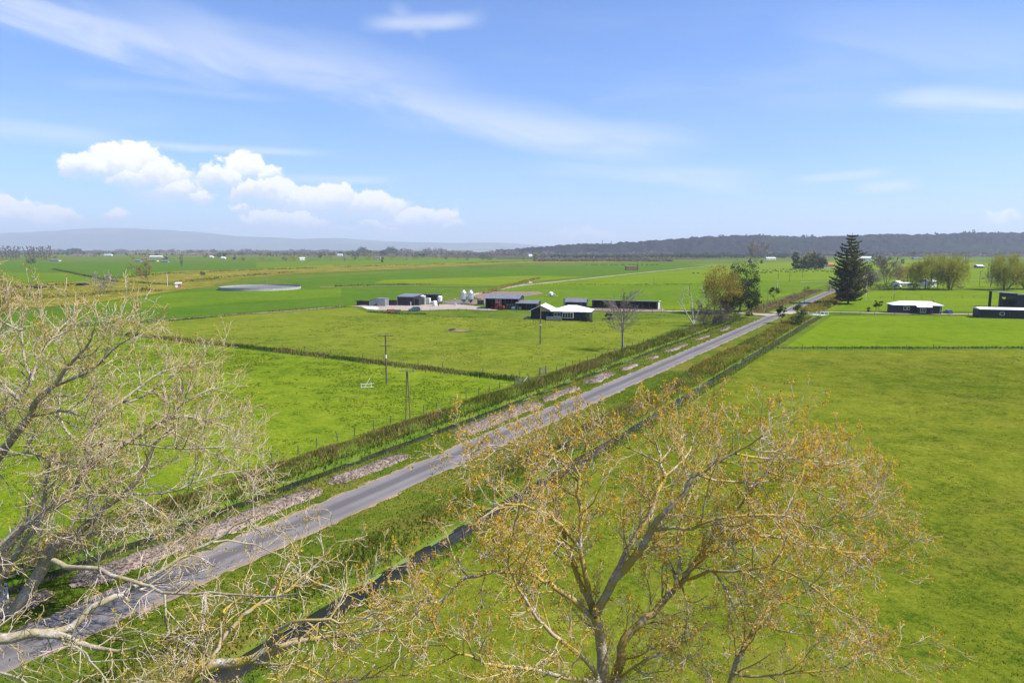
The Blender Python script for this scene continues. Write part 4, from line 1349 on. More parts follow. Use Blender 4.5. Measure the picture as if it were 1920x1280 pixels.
# low gate pen right of it, small shed, cream board
sb = G(1060, 577)
b3 = empty('implement_shed', sb, FR, 'small grey roofed shed just behind the farmhouse roof', 'shed')
MB().box(0, 8.4, 0, 5.5, 0, 2.4).build('wall', M['sheet_dark'], b3)
rf = MB()
gable_roof(rf, -0.3, 8.7, -0.4, 5.9, 2.45, 1.5)
rf.build('roof', M['roof_grey'], b3)
MB().prism([(0, 2.4), (2.75, 3.8), (5.5, 2.4)][::-1], 'x', 8.2, 8.42).build('gable', M['sheet_dark'], b3)
cb = empty('windbreak', G(1059, 575) + np.array([-0.5, 2, 0]), FR, 'cream board windbreak standing at the left end of the small grey shed', 'windbreak')
MB().prism([(0, 0), (2.3, 0), (2.3, 4.0), (1.2, 3.6), (0, 3.3)], 'y', 0, 0.15).build('board', M['cream'], cb)
MB().box(1.0, 1.15, 0.153, 1.0, 0, 2.0).build('brace', M['wood_grey'], cb)

# long calf shed
cs = G(1110, 577.6)
b4 = empty('long_calf_shed', cs, math.radians(-17), 'long low open fronted shed with white roof edge and pale end wall', 'shed')
MB().box(0, 26.4, 7.2, 7.5, 0, 2.68).build('back_wall', M['sheet_dark'], b4)
MB().prism([(-0.1, 0), (7.2, 0), (7.2, 2.75), (-0.1, 3.3)], 'x', 26.2, 26.45).build('end_wall', M['sheet_pale'], b4)
MB().prism([(-0.1, 0), (7.2, 0), (7.2, 2.75), (-0.1, 3.3)], 'x', 0, 0.25).build('end_wall', M['sheet_dark'], b4)
MB().prism([(-1.0, 3.42), (-1.0, 3.66), (8.0, 2.95), (8.0, 2.78)][::-1], 'x', -0.3, 26.8).build('roof', M['roof_white'], b4)
for i in range(10):
    x = 0.5 + i * 2.8
    MB().box(x - 0.1, x + 0.1, -0.08, 0.12, 0, 3.28).build('post', M['wood_grey'], b4)
rl = MB()
for z in (0.5, 1.0):
    rl.box(0.3, 26, 0.14, 0.2, z, z + 0.1)
rl.build('rail', M['wood_grey'], b4)
MB().box(4.0, 9.0, 5.0, 5.4, 0, 1.6).build('partition', M['wood_grey'], b4)

# milking shed and yards
mb_ = G(745, 573)
b5 = empty('milking_shed', mb_, FR, 'boxy charcoal milking shed with pale corner flashing and thin grey roof', 'shed')
MB().box(0, 7.6, 0, 9, 0, 3.9).build('wall', M['sheet_dark'], b5)
MB().prism([(-0.4, 3.9), (-0.4, 4.05), (9.4, 4.6), (9.4, 4.45)][::-1], 'x', -0.3, 7.9).build('roof', M['roof_grey'], b5)
tr = MB()
tr.box(-0.15, 0.05, -0.06, -0.003, 0, 3.88)
tr.box(0.05, 7.6, -0.06, -0.003, 3.72, 3.88)
tr.build('flashing', M['white_rail'], b5)
MB().box(7.61, 9.3, 1.0, 8, 0, 3.0).build('side_store', M['sheet_dark'], b5)
MB().box(5.9, 6.3, -0.08, -0.003, 0.3, 1.8).build('door_sign', M['white'], b5)
mp_ = empty('milking_parlour', G(781, 568.5), FR, 'open milking parlour with flat dark roof beam behind the round grey tank', 'shed')
MB().box(0, 10.5, 0, 4.5, 3.7, 4.0).build('roof', M['roof_dark'], mp_)
for i in range(5):
    MB().box(i * 2.55, i * 2.55 + 0.2, 0, 0.2, 0, 3.7).build('post', M['steel_dark'], mp_)
MB().box(0, 10.5, 4.2, 4.4, 0, 3.7).build('back_wall', M['wood_grey'], mp_)
MB().box(0.3, 2.0, 0.5, 0.7, 0, 2.9).build('partition', M['cream'], mp_)
lw = empty('low_pen_wall', G(669, 572.5), FR, 'low dark clad pen wall at the left end of the yards', 'pen')
MB().box(0, 5.6, 0, 0.2, 0, 2.0).build('wall', M['sheet_dark'], lw)
MB().box(0, 0.2, 0.21, 4.5, 0, 2.0).build('wall', M['sheet_dark'], lw)
MB().box(-1.2, 5.8, 0.22, 0.34, 1.9, 2.06).build('rail', M['wood_grey'], lw)
gs = empty('grey_lean_shed', G(693, 574), FR, 'grey galvanised lean to shed between two dark pen walls', 'shed')
MB().prism([(0, 0), (7.0, 0), (7.0, 3.1), (2.7, 3.2), (0, 2.1)], 'y', 0, 4.5).build('wall', M['sheet_grey'], gs)
MB().prism([(-0.2, 2.12), (2.7, 3.22), (7.1, 3.12), (7.1, 3.24), (2.7, 3.36), (-0.2, 2.24)], 'y', -0.2, 4.7).build('roof', M['roof_grey'], gs)
MB().prism([(1.0, 0), (3.4, 0), (3.4, 1.4)], 'y', -0.4, -0.02).build('ramp', M['steel_dark'], gs)
lw2 = empty('dark_pen_wall', G(721, 573), FR, 'dark clad pen wall between grey lean to and milking shed', 'pen')
MB().box(0, 4.7, 0, 0.2, 0, 2.4).build('wall', M['sheet_dark'], lw2)
MB().box(4.5, 4.7, 0.21, 4, 0, 2.4).build('wall', M['sheet_dark'], lw2)
MB().box(0, 5.4, 0.22, 0.34, 2.3, 2.46).build('rail', M['wood_grey'], lw2)

# tanks and vats
tk = empty('water_tank', G(792.5, 570.5), 0, 'tall round grey water tank with shallow cone lid beside the milking shed', 'tank')
MB().lathe([(1.45, 0), (1.45, 3.5)], n=28).build('shell', M['tank_conc'], tk, smooth=False)
MB().lathe([(1.55, 3.5), (1.55, 3.6), (0.3, 4.05), (0.01, 4.1)], n=28).build('lid', M['tank_white'], tk)
v1 = empty('cooling_cabinet', G(802.5, 570), FR, 'tall white cooling cabinet right of the round grey tank', 'cabinet')
MB().box(-0.8, 0.8, 0, 1.4, 0.15, 2.6).build('body', M['white'], v1, bevel=0.05)
MB().box(-0.7, 0.7, 0.1, 1.3, 0, 0.15).build('plinth', M['concrete'], v1)
v2 = empty('pump_box', G(808.5, 570), FR, 'low white pump box between the cabinet and the vat', 'box')
MB().box(-0.8, 0.8, 0, 1.2, 0.1, 1.0).build('body', M['white'], v2, bevel=0.04)
MB().box(-0.85, 0.85, -0.05, 1.25, 1.0, 1.08).build('lid', M['white'], v2)
v3 = empty('milk_vat', G(815.5, 574), 0, 'short white round milk vat nearest the gravel yard', 'vat')
MB().lathe([(0.9, 0.15), (0.92, 0.3), (0.92, 2.0), (0.8, 2.2), (0.3, 2.35), (0.01, 2.38)], n=24).build('body', M['white'], v3, smooth=True)
for a in (0.5, 1.57, 2.6, 3.7, 4.7, 5.7):
    MB().bar((0.8 * math.cos(a), 0.8 * math.sin(a), 0), (0.8 * math.cos(a), 0.8 * math.sin(a), 0.3), 0.07).build('leg', M['steel_dark'], v3)
v4 = empty('raised_vat', G(825, 571.5), 0, 'white vat raised on legs with dark hatches behind the shorter vat', 'vat')
MB().lathe([(0.6, 1.3), (0.95, 1.7), (0.98, 3.6), (0.8, 3.85), (0.01, 3.95)], n=24).build('body', M['white'], v4, smooth=True)
for a, z in ((-1.4, 3.2), (-1.0, 2.7), (-1.9, 2.6)):
    MB().box(0.98 * math.cos(a) - 0.16, 0.98 * math.cos(a) + 0.16, 0.98 * math.sin(a) - 0.06, 0.98 * math.sin(a) + 0.05, z, z + 0.34).build('hatch', M['black'], v4)
for a in (0.8, 2.4, 3.9, 5.5):
    MB().bar((0.7 * math.cos(a), 0.7 * math.sin(a), 0), (0.7 * math.cos(a), 0.7 * math.sin(a), 1.6), 0.08).build('leg', M['steel_dark'], v4)


def silo():
    r = empty('feed_silo', (0, 0, 0), 0, '', 'silo', 'silver feed silos on legs')
    MB().lathe([(1.22, 2.2), (1.25, 2.3), (1.25, 5.0)], n=30).build('body', M['steel'], r, smooth=False)
    MB().lathe([(1.3, 5.0), (1.3, 5.06), (0.42, 6.1), (0.4, 6.3), (0.01, 6.35)], n=30).build('cap', M['steel'], r, smooth=False)
    MB().lathe([(0.2, 0.7), (0.25, 0.8), (1.22, 2.2)], n=30).build('hopper', M['steel_dark'], r)
    for i in range(6):
        a = i * math.pi / 3 + 0.3
        MB().bar((1.24 * math.cos(a), 1.24 * math.sin(a), 0), (1.24 * math.cos(a), 1.24 * math.sin(a), 3.2), 0.06).build('leg', M['steel'], r)
    ld = MB()
    for s in (-0.2, 0.2):
        ld.bar((1.34, s, 0.4), (1.34, s, 5.2), 0.025, 4)
    for i in range(14):
        ld.bar((1.34, -0.2, 0.6 + i * 0.33), (1.34, 0.2, 0.6 + i * 0.33), 0.02, 4)
    ld.build('ladder', M['steel'], r)
    return r


s1 = silo()
s1.location = tuple(G(869.5, 570.5))
s1['label'] = 'left one of two silver feed silos, nearer the white vats'
s2 = copy_tree(s1)
s2.location = tuple(G(882.5, 570.5))
s2['label'] = 'right one of two silver feed silos, nearer the open barn'

# cattle yard rails
yd = empty('cattle_yard_rails', G(831, 571), FR, 'grey pipe rail cattle yard between the white vats and the silos', 'fence')
for j, (xa, ya, xb, yb) in enumerate(((0, 0, 9.0, 0.5), (0, 4, 9.0, 5), (0, 8, 8, 10), (4.5, 0.2, 4.5, 8.5), (9.0, 0.5, 8, 10))):
    r_ = MB()
    for z in (0.4, 0.75, 1.1, 1.45):
        r_.bar((xa, ya, z), (xb, yb, z), 0.035, 5)
    r_.build('rail', M['steel'], yd)
    n_ = 5
    for i in range(n_ + 1):
        u = i / n_
        MB().bar((xa + (xb - xa) * u, ya + (yb - ya) * u, 0), (xa + (xb - xa) * u, ya + (yb - ya) * u, 1.65), 0.06, 6).build('post', M['steel'], yd)
ag = empty('feed_auger', G(862, 570.5), 0, 'thin white auger pipe slanting up beside the left silo', 'auger')
MB().bar((0.3, 0, 0.2), (-2.3, 0.6, 2.5), 0.09, 8).build('pipe', M['white'], ag)
MB().box(-0.1, 0.7, -0.3, 0.3, 0, 0.4).build('hopper', M['steel_dark'], ag)
cr = empty('cream_drum', G(854, 573.5), 0, 'small cream drum standing before the cattle yard rails', 'drum')
MB().lathe([(0.38, 0), (0.4, 0.05), (0.38, 0.5), (0.4, 0.55), (0.38, 1.0)], n=16).build('body', M['cream'], cr)
MB().lathe([(0.4, 1.0), (0.4, 1.06), (0.01, 1.08)], n=16).build('lid', M['white_rail'], cr)

# effluent tank
tc = G(488.5, 542)
ef = empty('effluent_tank', tc, 0, 'very wide low round concrete effluent tank in the green paddock', 'tank')
Rt = 23.2
w_ = MB()
n = 96
vs = []
for r, z in ((Rt, 0), (Rt, 1.7), (Rt - 0.35, 1.7), (Rt - 0.35, 0.4)):
    for i in range(n):
        a = 2 * math.pi * i / n
        vs.append((r * math.cos(a), r * math.sin(a), z))
w_.add(vs, [(k * n + i, k * n + (i + 1) % n, (k + 1) * n + (i + 1) % n, (k + 1) * n + i) for k in range(3) for i in range(n)])
w_.build('wall', M['tank_conc'], ef)
rm = MB()
vs = []
for r, z in ((Rt + 0.05, 1.64), (Rt + 0.05, 1.76), (Rt - 0.4, 1.76)):
    for i in range(n):
        a = 2 * math.pi * i / n
        vs.append((r * math.cos(a), r * math.sin(a), z))
rm.add(vs, [(k * n + i, k * n + (i + 1) % n, (k + 1) * n + (i + 1) % n, (k + 1) * n + i) for k in range(2) for i in range(n)])
rm.build('rim', M['steel_dark'], ef)
MB().add([((Rt - 0.3) * math.cos(2 * math.pi * i / n), (Rt - 0.3) * math.sin(2 * math.pi * i / n), 0.9) for i in range(n)], [tuple(range(n))]).build('liquid', M['slurry'], ef)

# red and white hut far left
rh = empty('pump_hut', G(334.5, 541), math.radians(20), 'tiny faded red hut with white roof by the tussock bank', 'hut')
MB().box(-1.6, 1.6, 0, 3, 0, 3.0).build('wall', M['pinkred'], rh)
MB().box(-1.62, -0.2, -0.06, -0.003, 0.6, 2.8).build('door', M['white_rail'], rh)
MB().prism([(-0.4, 2.95), (-0.4, 3.1), (3.4, 3.7), (3.4, 3.55)][::-1], 'x', -1.8, 1.8).build('roof', M['roof_white'], rh)


def far_house(name, label, px, py, wpx, hpx, wall, roof, rz=0.0, depth=8.0, rise=1.6, group=None):
    k = mpp(py)
    w, h = wpx * k, max(2.4, hpx * k * 0.65)
    o = empty(name, G(px, py), rz, label, 'building', group)
    MB().box(-w / 2, w / 2, 0, depth, 0, h).build('wall', M[wall], o)
    r = MB()
    gable_roof(r, -w / 2 - 0.4, w / 2 + 0.4, -0.5, depth + 0.5, h + 0.02, rise)
    r.build('roof', M[roof], o)
    for i in range(max(1, int(w / 6))):
        x = -w / 2 + (i + 0.5) * w / max(1, int(w / 6))
        window(o, x - 0.8, x + 0.8, 1.0, 2.1, 0, 2)
    return o


far_house('far_farmhouse', 'low cream shed at the foot of the bare poplar belt', 102, 490, 16, 4, 'cream', 'roof_grey')
far_house('far_farmhouse', 'red gabled farmhouse in the far group of farm buildings', 271, 489, 10, 6, 'pinkred', 'roof_grey', 0.2)
far_house('far_farmhouse', 'long cream house right of the red gabled farmhouse', 285, 490.5, 18, 4, 'cream', 'roof_grey')
far_house('far_shed', 'long white roofed shed behind the red gabled farmhouse', 292, 483.5, 24, 4, 'tank_white', 'roof_white')
far_house('far_shed', 'grey shed left of the red gabled farmhouse', 258, 491, 9, 3, 'sheet_grey', 'roof_grey')
far_house('far_shed', 'grey shed right of the long cream house', 309, 492, 12, 4, 'sheet_grey', 'roof_grey', 0.1)
far_house('far_house', 'white house on the plain beyond the wide round tank', 567, 488, 9, 6, 'white', 'roof_white', 0.3)
far_house('far_house', 'white roofed house left of the dark round tree on the plain', 637, 480, 10, 4, 'white', 'roof_white')
far_house('far_house', 'pale house half hidden behind the tan tree', 708, 486, 11, 5, 'cream', 'roof_grey')
far_house('far_shed', 'small white shed far out beyond the poplar column', 396, 483, 6, 3, 'white', 'roof_white')
far_house('far_shed', 'pale shed far out left of the small evergreens', 418, 485, 7, 3, 'white', 'roof_white')
far_house('far_shed', 'white sheds on the far left plain near the mountains', 202, 479.5, 14, 3, 'white', 'roof_white')
far_house('far_house', 'white house below the hills left of the brown hedge', 995, 481, 7, 5, 'white', 'roof_white', 0.4)
far_house('far_shed', 'long pale shed below the hills above the brown hedge', 1100, 478.2, 9, 2, 'white', 'roof_white')
far_house('far_shed', 'white roofed shed left of the dark conifer clump', 1446, 487, 18, 5, 'white', 'roof_white', 0.1)
far_house('far_house', 'orange roofed house right of the dark conifer clump', 1554, 502, 19, 9, 'cream', 'orange_roof', 0.0, 9, 2.2)
far_house('far_house', 'white gabled house right of the tall pine top', 1622, 489, 22, 9, 'white', 'roof_white', -0.2, 9, 2.0)
far_house('far_house', 'white cottage between garden hedge and willow', 1690, 538, 10, 8, 'white', 'roof_white', 0.5, 6, 1.5)
far_house('far_shed', 'white flat shed beside the white cottage', 1704, 538, 14, 5, 'white', 'roof_white', 0.0, 5, 0.4)
far_house('far_house', 'white house glimpsed between the willow trunks', 1748, 538, 18, 16, 'white', 'roof_white', 0.2, 8, 1.4)
far_house('far_shed', 'grey curved roof shed behind the left willow', 1720, 487, 14, 5, 'sheet_grey', 'roof_grey', 0.1)
far_house('far_shed', 'pale roofed shed in the field right of the willows', 1839, 502.5, 11, 3, 'wood_grey', 'roof_white', 0.0)


def greenhouse(px, py, wpx, label):
    k = mpp(py)
    o = empty('greenhouse', G(px, py), 0, label, 'greenhouse')
    w = wpx * k
    m = MB()
    ns = max(3, int(w / 12))
    sec = [(-w / 2 + i * w / ns + j * w / ns / 6, 3.4 + 1.6 * math.sin(math.pi * j / 6)) for i in range(ns) for j in range(6)] + [(w / 2, 3.4)]
    poly = [(-w / 2, 0), (w / 2, 0)] + sec[::-1]
    m.prism(poly, 'y', 0, 60)
    m.build('cover', M['plastic_film'], o)
    MB().box(-w / 2, w / 2, -0.3, -0.05, 0, 0.8).build('base', M['sheet_dark'], o)


# pale plastic houses on the first rise of the hills
for px, Y, z, w, d, lab in ((925, 2900, 9, 150, 40, 'long white greenhouse roofs under the end of the mountains'), (868, 2700, 4, 70, 30, 'shorter white greenhouse roofs left of the long ones'),
                            (1012, 2940, 17, 38, 40, 'small white greenhouse roof on the skyline rise')):
    o = empty('greenhouse', (P(px, 460, Y)[0], Y, z), 0, lab, 'greenhouse')
    m = MB()
    ns = max(4, int(w * 1.6 / 12))
    ww = w * 1.15
    poly = [(-ww / 2, -22), (ww / 2, -22)] + [(ww / 2 - (i * 6 + j) * ww / ns / 6, 4 + 2.2 * math.sin(math.pi * j / 6)) for i in range(ns) for j in range(6)] + [(-ww / 2, 4)]
    m.prism(poly, 'y', 0, d)
    m.build('cover', M['plastic_film'], o)
    MB().box(-ww / 2, ww / 2, -0.6, -0.05, -22, -1.0).build('base', M['interior'], o)


# ------------------------------------------------------------------ vehicles and farm things
def skin_mesh(name, V, E, R, sub=1):
    me = bpy.data.meshes.new(name)
    me.from_pydata(V, E, [])
    o = bpy.data.objects.new(name, me)
    COL.objects.link(o)
    o.modifiers.new('s', 'SKIN')
    for i, r in enumerate(R):
        me.skin_vertices[0].data[i].radius = (r, r) if not hasattr(r, '__len__') else r
    me.skin_vertices[0].data[0].use_root = True
    s = o.modifiers.new('u', 'SUBSURF')
    s.levels = s.render_levels = sub
    dg = bpy.context.evaluated_depsgraph_get()
    res = bpy.data.meshes.new_from_object(o.evaluated_get(dg))
    bpy.data.objects.remove(o)
    res.name = name
    res.polygons.foreach_set('use_smooth', np.ones(len(res.polygons), dtype=bool))
    return res


def wheel(parent, x, y, r, w, rim='steel'):
    m = MB()
    prof = [(r * 0.62, -w / 2), (r * 0.95, -w / 2), (r, -w / 4), (r, w / 4), (r * 0.95, w / 2), (r * 0.62, w / 2)]
    vs, fs, n = [], [], 24
    for rr, yy in prof:
        for i in range(n):
            a = 2 * math.pi * i / n
            vs.append((rr * math.cos(a), yy, rr * math.sin(a)))
    for k in range(len(prof)):
        k2 = (k + 1) % len(prof)
        for i in range(n):
            fs.append((k * n + i, k2 * n + i, k2 * n + (i + 1) % n, k * n + (i + 1) % n))
    m.add(vs, fs)
    o = m.build('wheel', M['rubber'], parent, (x, y, r), smooth=True)
    MB().bar((0, -w * 0.35, 0), (0, w * 0.35, 0), r * 0.62, 18).build('rim', M[rim], o)
    return o


def car(name, label, px, py, rz, paint, suv=True):
    o = empty(name, G(px, py), rz, label, 'car')
    L, wd, hb_, hr = (4.5, 1.85, 1.05, 1.75) if suv else (4.2, 1.75, 0.95, 1.5)
    side = [(-L / 2, 0.42), (-L / 2 + 0.1, 0.28), (L / 2 - 0.1, 0.28), (L / 2, 0.45), (L / 2, 0.78), (L / 2 - 0.25, hb_ - 0.12), (L / 2 - 1.15, hb_), (-L / 2 + 0.05, hb_), (-L / 2 - 0.02, 0.75)]
    MB().prism(side, 'y', -wd / 2, wd / 2).build('body', M[paint], o, bevel=0.05)
    cab = MB()
    z0, z1 = hb_ - 0.01, hr
    a = [(-L / 2 + 0.12, -wd / 2 + 0.06, z0), (L / 2 - 1.05, -wd / 2 + 0.06, z0), (L / 2 - 1.05, wd / 2 - 0.06, z0), (-L / 2 + 0.12, wd / 2 - 0.06, z0)]
    b = [(-L / 2 + 0.45, -wd / 2 + 0.26, z1 - 0.06), (L / 2 - 1.85, -wd / 2 + 0.26, z1 - 0.06), (L / 2 - 1.85, wd / 2 - 0.26, z1 - 0.06), (-L / 2 + 0.45, wd / 2 - 0.26, z1 - 0.06)]
    cab.add(a + b, [(0, 3, 2, 1), (4, 5, 6, 7), (0, 1, 5, 4), (1, 2, 6, 5), (2, 3, 7, 6), (3, 0, 4, 7)])
    cab.build('windows', M['glass'], o)
    MB().box(-L / 2 + 0.4, L / 2 - 1.8, -wd / 2 + 0.22, wd / 2 - 0.22, z1 - 0.055, z1).build('roof', M[paint], o, bevel=0.02)
    pil = MB()
    for i in range(4):
        pil.bar(a[i], b[i], 0.05, 5)
    pil.bar(((a[0][0] + a[1][0]) / 2, a[0][1] - 0.005, z0), ((b[0][0] + b[1][0]) / 2, b[0][1] - 0.005, z1 - 0.05), 0.045, 5)
    pil.bar(((a[0][0] + a[1][0]) / 2, a[2][1] + 0.005, z0), ((b[0][0] + b[1][0]) / 2, b[2][1] + 0.005, z1 - 0.05), 0.045, 5)
    pil.build('pillars', M[paint], o)
    for sx in (-L / 2 + 0.85, L / 2 - 0.85):
        for sy in (-wd / 2 + 0.1, wd / 2 - 0.1):
            wheel(o, sx, sy, 0.35, 0.24)
    for sy in (-0.65, 0.65):
        MB().box(L / 2 - 0.03, L / 2 + 0.02, sy - 0.18, sy + 0.18, 0.62, 0.78).build('headlight', M['white'], o)
        MB().box(-L / 2 - 0.03, -L / 2 + 0.02, sy - 0.16, sy + 0.16, 0.7, 0.95).build('tail_light', M['red'], o)
    return o


car('parked_car', 'slate blue car parked on the farm yard gravel', 777, 583.5, math.radians(200), 'slate_paint')
car('parked_car', 'bright blue car parked at the right end of the bungalow', 1777, 588, math.radians(80), 'blue_paint', False)

# tractor
t_ = empty('tractor', G(935, 580.5), math.radians(-20), 'red tractor standing at the open front of the large barn', 'tractor')
MB().prism([(0.1, 0.7), (2.3, 0.75), (2.35, 1.35), (2.1, 1.6), (0.1, 1.7)], 'y', -0.42, 0.42).build('bonnet', M['red'], t_, bevel=0.04)
MB().box(-1.5, 0.2, -0.5, 0.5, 0.6, 1.3).build('chassis', M['steel_dark'], t_)
MB().prism([(-1.2, 1.3), (0.15, 1.3), (0.0, 2.7), (-1.05, 2.7)], 'y', -0.72, 0.72).build('cab', M['glass'], t_)
MB().box(-1.25, 0.15, -0.8, 0.8, 2.7, 2.85).build('cab_roof', M['red'], t_, bevel=0.04)
for sy in (-0.95, 0.95):
    wheel(t_, -0.75, sy, 0.85, 0.5, 'red')
    wheel(t_, 1.75, sy * 0.85, 0.55, 0.35, 'red')
    MB().box(-1.5, 0.0, sy - 0.25, sy + 0.25, 1.72, 1.8).build('mudguard', M['red'], t_)
MB().bar((1.3, 0.3, 1.6), (1.3, 0.3, 2.6), 0.05).build('exhaust', M['steel_dark'], t_)


def trailer(label, px, py, rz, mat):
    o = empty('farm_trailer', G(px, py), rz, label, 'trailer')
    m = MB().box(-1.3, 1.3, -0.8, 0.8, 0.55, 0.65)
    m.box(-1.3, 1.3, -0.8, -0.74, 0.65, 1.25)
    m.box(-1.3, 1.3, 0.74, 0.8, 0.65, 1.25)
    m.box(-1.3, -1.24, -0.74, 0.74, 0.65, 1.25)
    m.box(1.24, 1.3, -0.74, 0.74, 0.65, 1.05)
    m.build('tray', M[mat], o)
    MB().bar((1.3, 0, 0.55), (2.5, 0, 0.4), 0.06).build('drawbar', M['steel_dark'], o)
    for sy in (-0.9, 0.9):
        wheel(o, 0, sy, 0.36, 0.2)
    return o


trailer('dark brown trailer on the yard edge, nearer the blue car', 745, 587, 0.1, 'wood_grey')
trailer('rusty low trailer left of the dark brown trailer', 733, 586, 0.4, 'rust')
# irrigator / calf feeder
cf = empty('calf_feeder', G(1033, 556), 0.1, 'pale wheeled calf feeder standing alone behind the barns', 'feeder')
MB().lathe([(1.1, 0.7), (1.2, 0.8), (1.2, 1.8), (0.6, 2.4), (0.01, 2.5)], n=22).build('drum', M['tank_white'], cf)
MB().box(-2.4, 2.0, -0.9, 0.9, 0.5, 0.68).build('frame', M['steel'], cf)
for sy in (-1.0, 1.0):
    wheel(cf, 0.3, sy, 0.45, 0.25)
MB().bar((2.0, 0, 0.6), (3.6, 0, 0.4), 0.07).build('drawbar', M['steel'], cf)
MB().box(1.3, 2.2, -0.85, 0.85, 0.68, 1.5).build('teat_rail', M['steel'], cf)


def bale(label, px, py):
    o = empty('wrapped_bale', G(px, py), FR, label, 'bale', 'white wrapped bales')
    MB().prism([(0.62 * math.cos(a * math.pi / 12), 0.62 + 0.62 * math.sin(a * math.pi / 12)) for a in range(24)], 'x', -0.75, 0.75).build('wrap', M['white'], o, bevel=0.08)
    return o


bale('left one of two white wrapped bales before the feed shed', 963, 580.3)
bale('right one of two white wrapped bales before the feed shed', 974, 580.3)

# hay stack
hs_ = empty('hay_stack', G(1185, 507), 0.05, 'brown hay stack alone in the far green paddock', 'hay stack')
k = mpp(507)
MB().box(-11.5 * k, 10 * k, 0, 5, 0, 5.0).build('bales', M['hay'], hs_, bevel=0.5)
MB().box(10 * k, 11.5 * k, 0, 5, 0, 6.0).build('end_frame', M['wood_grey'], hs_)

# white cavaletti in the left paddock
jp = G(689, 727)
ju = empty('jump_frame', jp, math.radians(14), 'white timber frame of two rails with a slanting pole in the near paddock', 'jump')
for x in (-1.05, 0.7):
    MB().box(x - 0.05, x + 0.05, -0.05, 0.05, 0, 0.85).build('post', M['white_rail'], ju)
for z in (0.12, 0.7):
    MB().box(-1.15, 1.15, -0.11, -0.055, z, z + 0.09).build('rail', M['white_rail'], ju)
MB().bar((-0.6, -0.16, 0.0), (0.5, 0.05, 1.75), 0.04).build('slanting_pole', M['white_rail'], ju)

# water trough on the worn patch
tr_ = empty('water_trough', G(848, 620), 0.15, 'grey trough on the worn brown patch in the grazed paddock', 'trough')
MB().lathe([(0.9, 0), (1.0, 0.1), (1.05, 0.55), (0.95, 0.55), (0.9, 0.35)], n=22).build('bowl', M['wood_grey'], tr_)
MB().bar((0.8, 0, 0.06), (3.2, -0.2, 0.06), 0.06).build('pipe', M['white_rail'], tr_)
MB().box(-0.5, 0.4, -0.2, 0.2, 0.5, 0.7).build('float_cover', M['steel_dark'], tr_)


# timber gates where the cross ditch meets the road ditch
def gate(name, label, px, py, rz, w=1.5, h=1.3, mat='wood_grey', z=0.0):
    o = empty(name, G(px, py) + np.array([0, 0, z]), rz, label, 'gate')
    for x in (-w / 2, w / 2):
        MB().box(x - 0.08, x + 0.08, -0.08, 0.08, -0.3, h + 0.25).build('post', M[mat], o)
    for i in range(4):
        zz = 0.15 + i * (h - 0.25) / 3
        MB().box(-w / 2 + 0.09, w / 2 - 0.09, -0.03, 0.03, zz, zz + 0.12).build('rail', M[mat], o)
    return o


gate('timber_gate', 'short brown timber gate at the near end of the cross ditch', 973, 722, 0.3)
g2 = gate('timber_gate', 'weathered timber gate beside the roadside bank', 1018, 702, 1.0, 2.2)
bp = empty('fence_strut', G(986, 716), 0.2, 'pale slanting fence strut right of the short brown gate', 'post')
MB().box(0.4, 0.55, -0.07, 0.07, 0, 1.3).build('post', M['wood_grey'], bp)
MB().bar((-0.5, 0, 0), (0.45, 0, 1.1), 0.06).build('strut', M['white_rail'], bp)


# person by the vats
def person(px, py, label):
    o = empty('person', G(px, py), math.radians(-15), label, 'person')
    V = [(0, 0, 0.95), (0, 0, 1.2), (0, 0, 1.42), (0, 0, 1.52), (0, 0, 1.62), (0, 0, 1.72),
         (-0.1, 0, 0.88), (-0.11, 0.02, 0.48), (-0.12, 0.04, 0.08), (-0.12, -0.12, 0.04),
         (0.1, 0, 0.88), (0.12, -0.03, 0.48), (0.13, 0.0, 0.08), (0.13, -0.16, 0.04),
         (-0.19, 0, 1.4), (-0.25, -0.02, 1.13), (-0.22, -0.14, 0.9), (-0.21, -0.2, 0.8),
         (0.19, 0, 1.4), (0.25, 0.0, 1.13), (0.25, -0.08, 0.88), (0.25, -0.12, 0.78)]
    E_ = [(0, 1), (1, 2), (2, 3), (3, 4), (4, 5), (0, 6), (6, 7), (7, 8), (8, 9), (0, 10), (10, 11), (11, 12), (12, 13), (2, 14), (14, 15), (15, 16), (16, 17), (2, 18), (18, 19), (19, 20), (20, 21)]
    R_ = [(0.16, 0.11), (0.15, 0.1), (0.16, 0.1), 0.055, (0.085, 0.1), (0.07, 0.08), 0.09, 0.065, 0.045, 0.035, 0.09, 0.065, 0.045, 0.035, 0.06, 0.05, 0.035, 0.03, 0.06, 0.05, 0.035, 0.03]
    link_mesh('body', skin_mesh('body', V, E_, R_, 1), M['skin'], o)
    # jacket and trousers: the same limbs a little thicker, cut at neck, cuffs and ankles
    ci = [0, 1, 2, 14, 15, 16, 18, 19, 20]
    mp2 = {v: i for i, v in enumerate(ci)}
    link_mesh('jacket', skin_mesh('jacket', [V[i] for i in ci], [(mp2[a], mp2[b]) for a, b in E_ if a in mp2 and b in mp2],
                                  [(np.array(R_[i]) + 0.025).tolist() if hasattr(R_[i], '__len__') else (R_[i] + 0.025, R_[i] + 0.025) for i in ci], 1), M['cloth_dark'], o)
    ci = [0, 6, 7, 8, 9, 10, 11, 12, 13]
    mp2 = {v: i for i, v in enumerate(ci)}
    link_mesh('trousers', skin_mesh('trousers', [V[i] for i in ci], [(mp2[a], mp2[b]) for a, b in E_ if a in mp2 and b in mp2],
                                    [(0.17, 0.125) if i == 0 else (R_[i] + 0.022, R_[i] + 0.022) for i in ci], 1), M['black'], o)
    MB().lathe([(0.1, 1.68), (0.105, 1.74), (0.07, 1.82), (0.01, 1.84)], n=12).build('hair', M['hay'], o, smooth=True)
    return o


person(822.5, 574.5, 'person in dark clothes standing beside the short white milk vat')


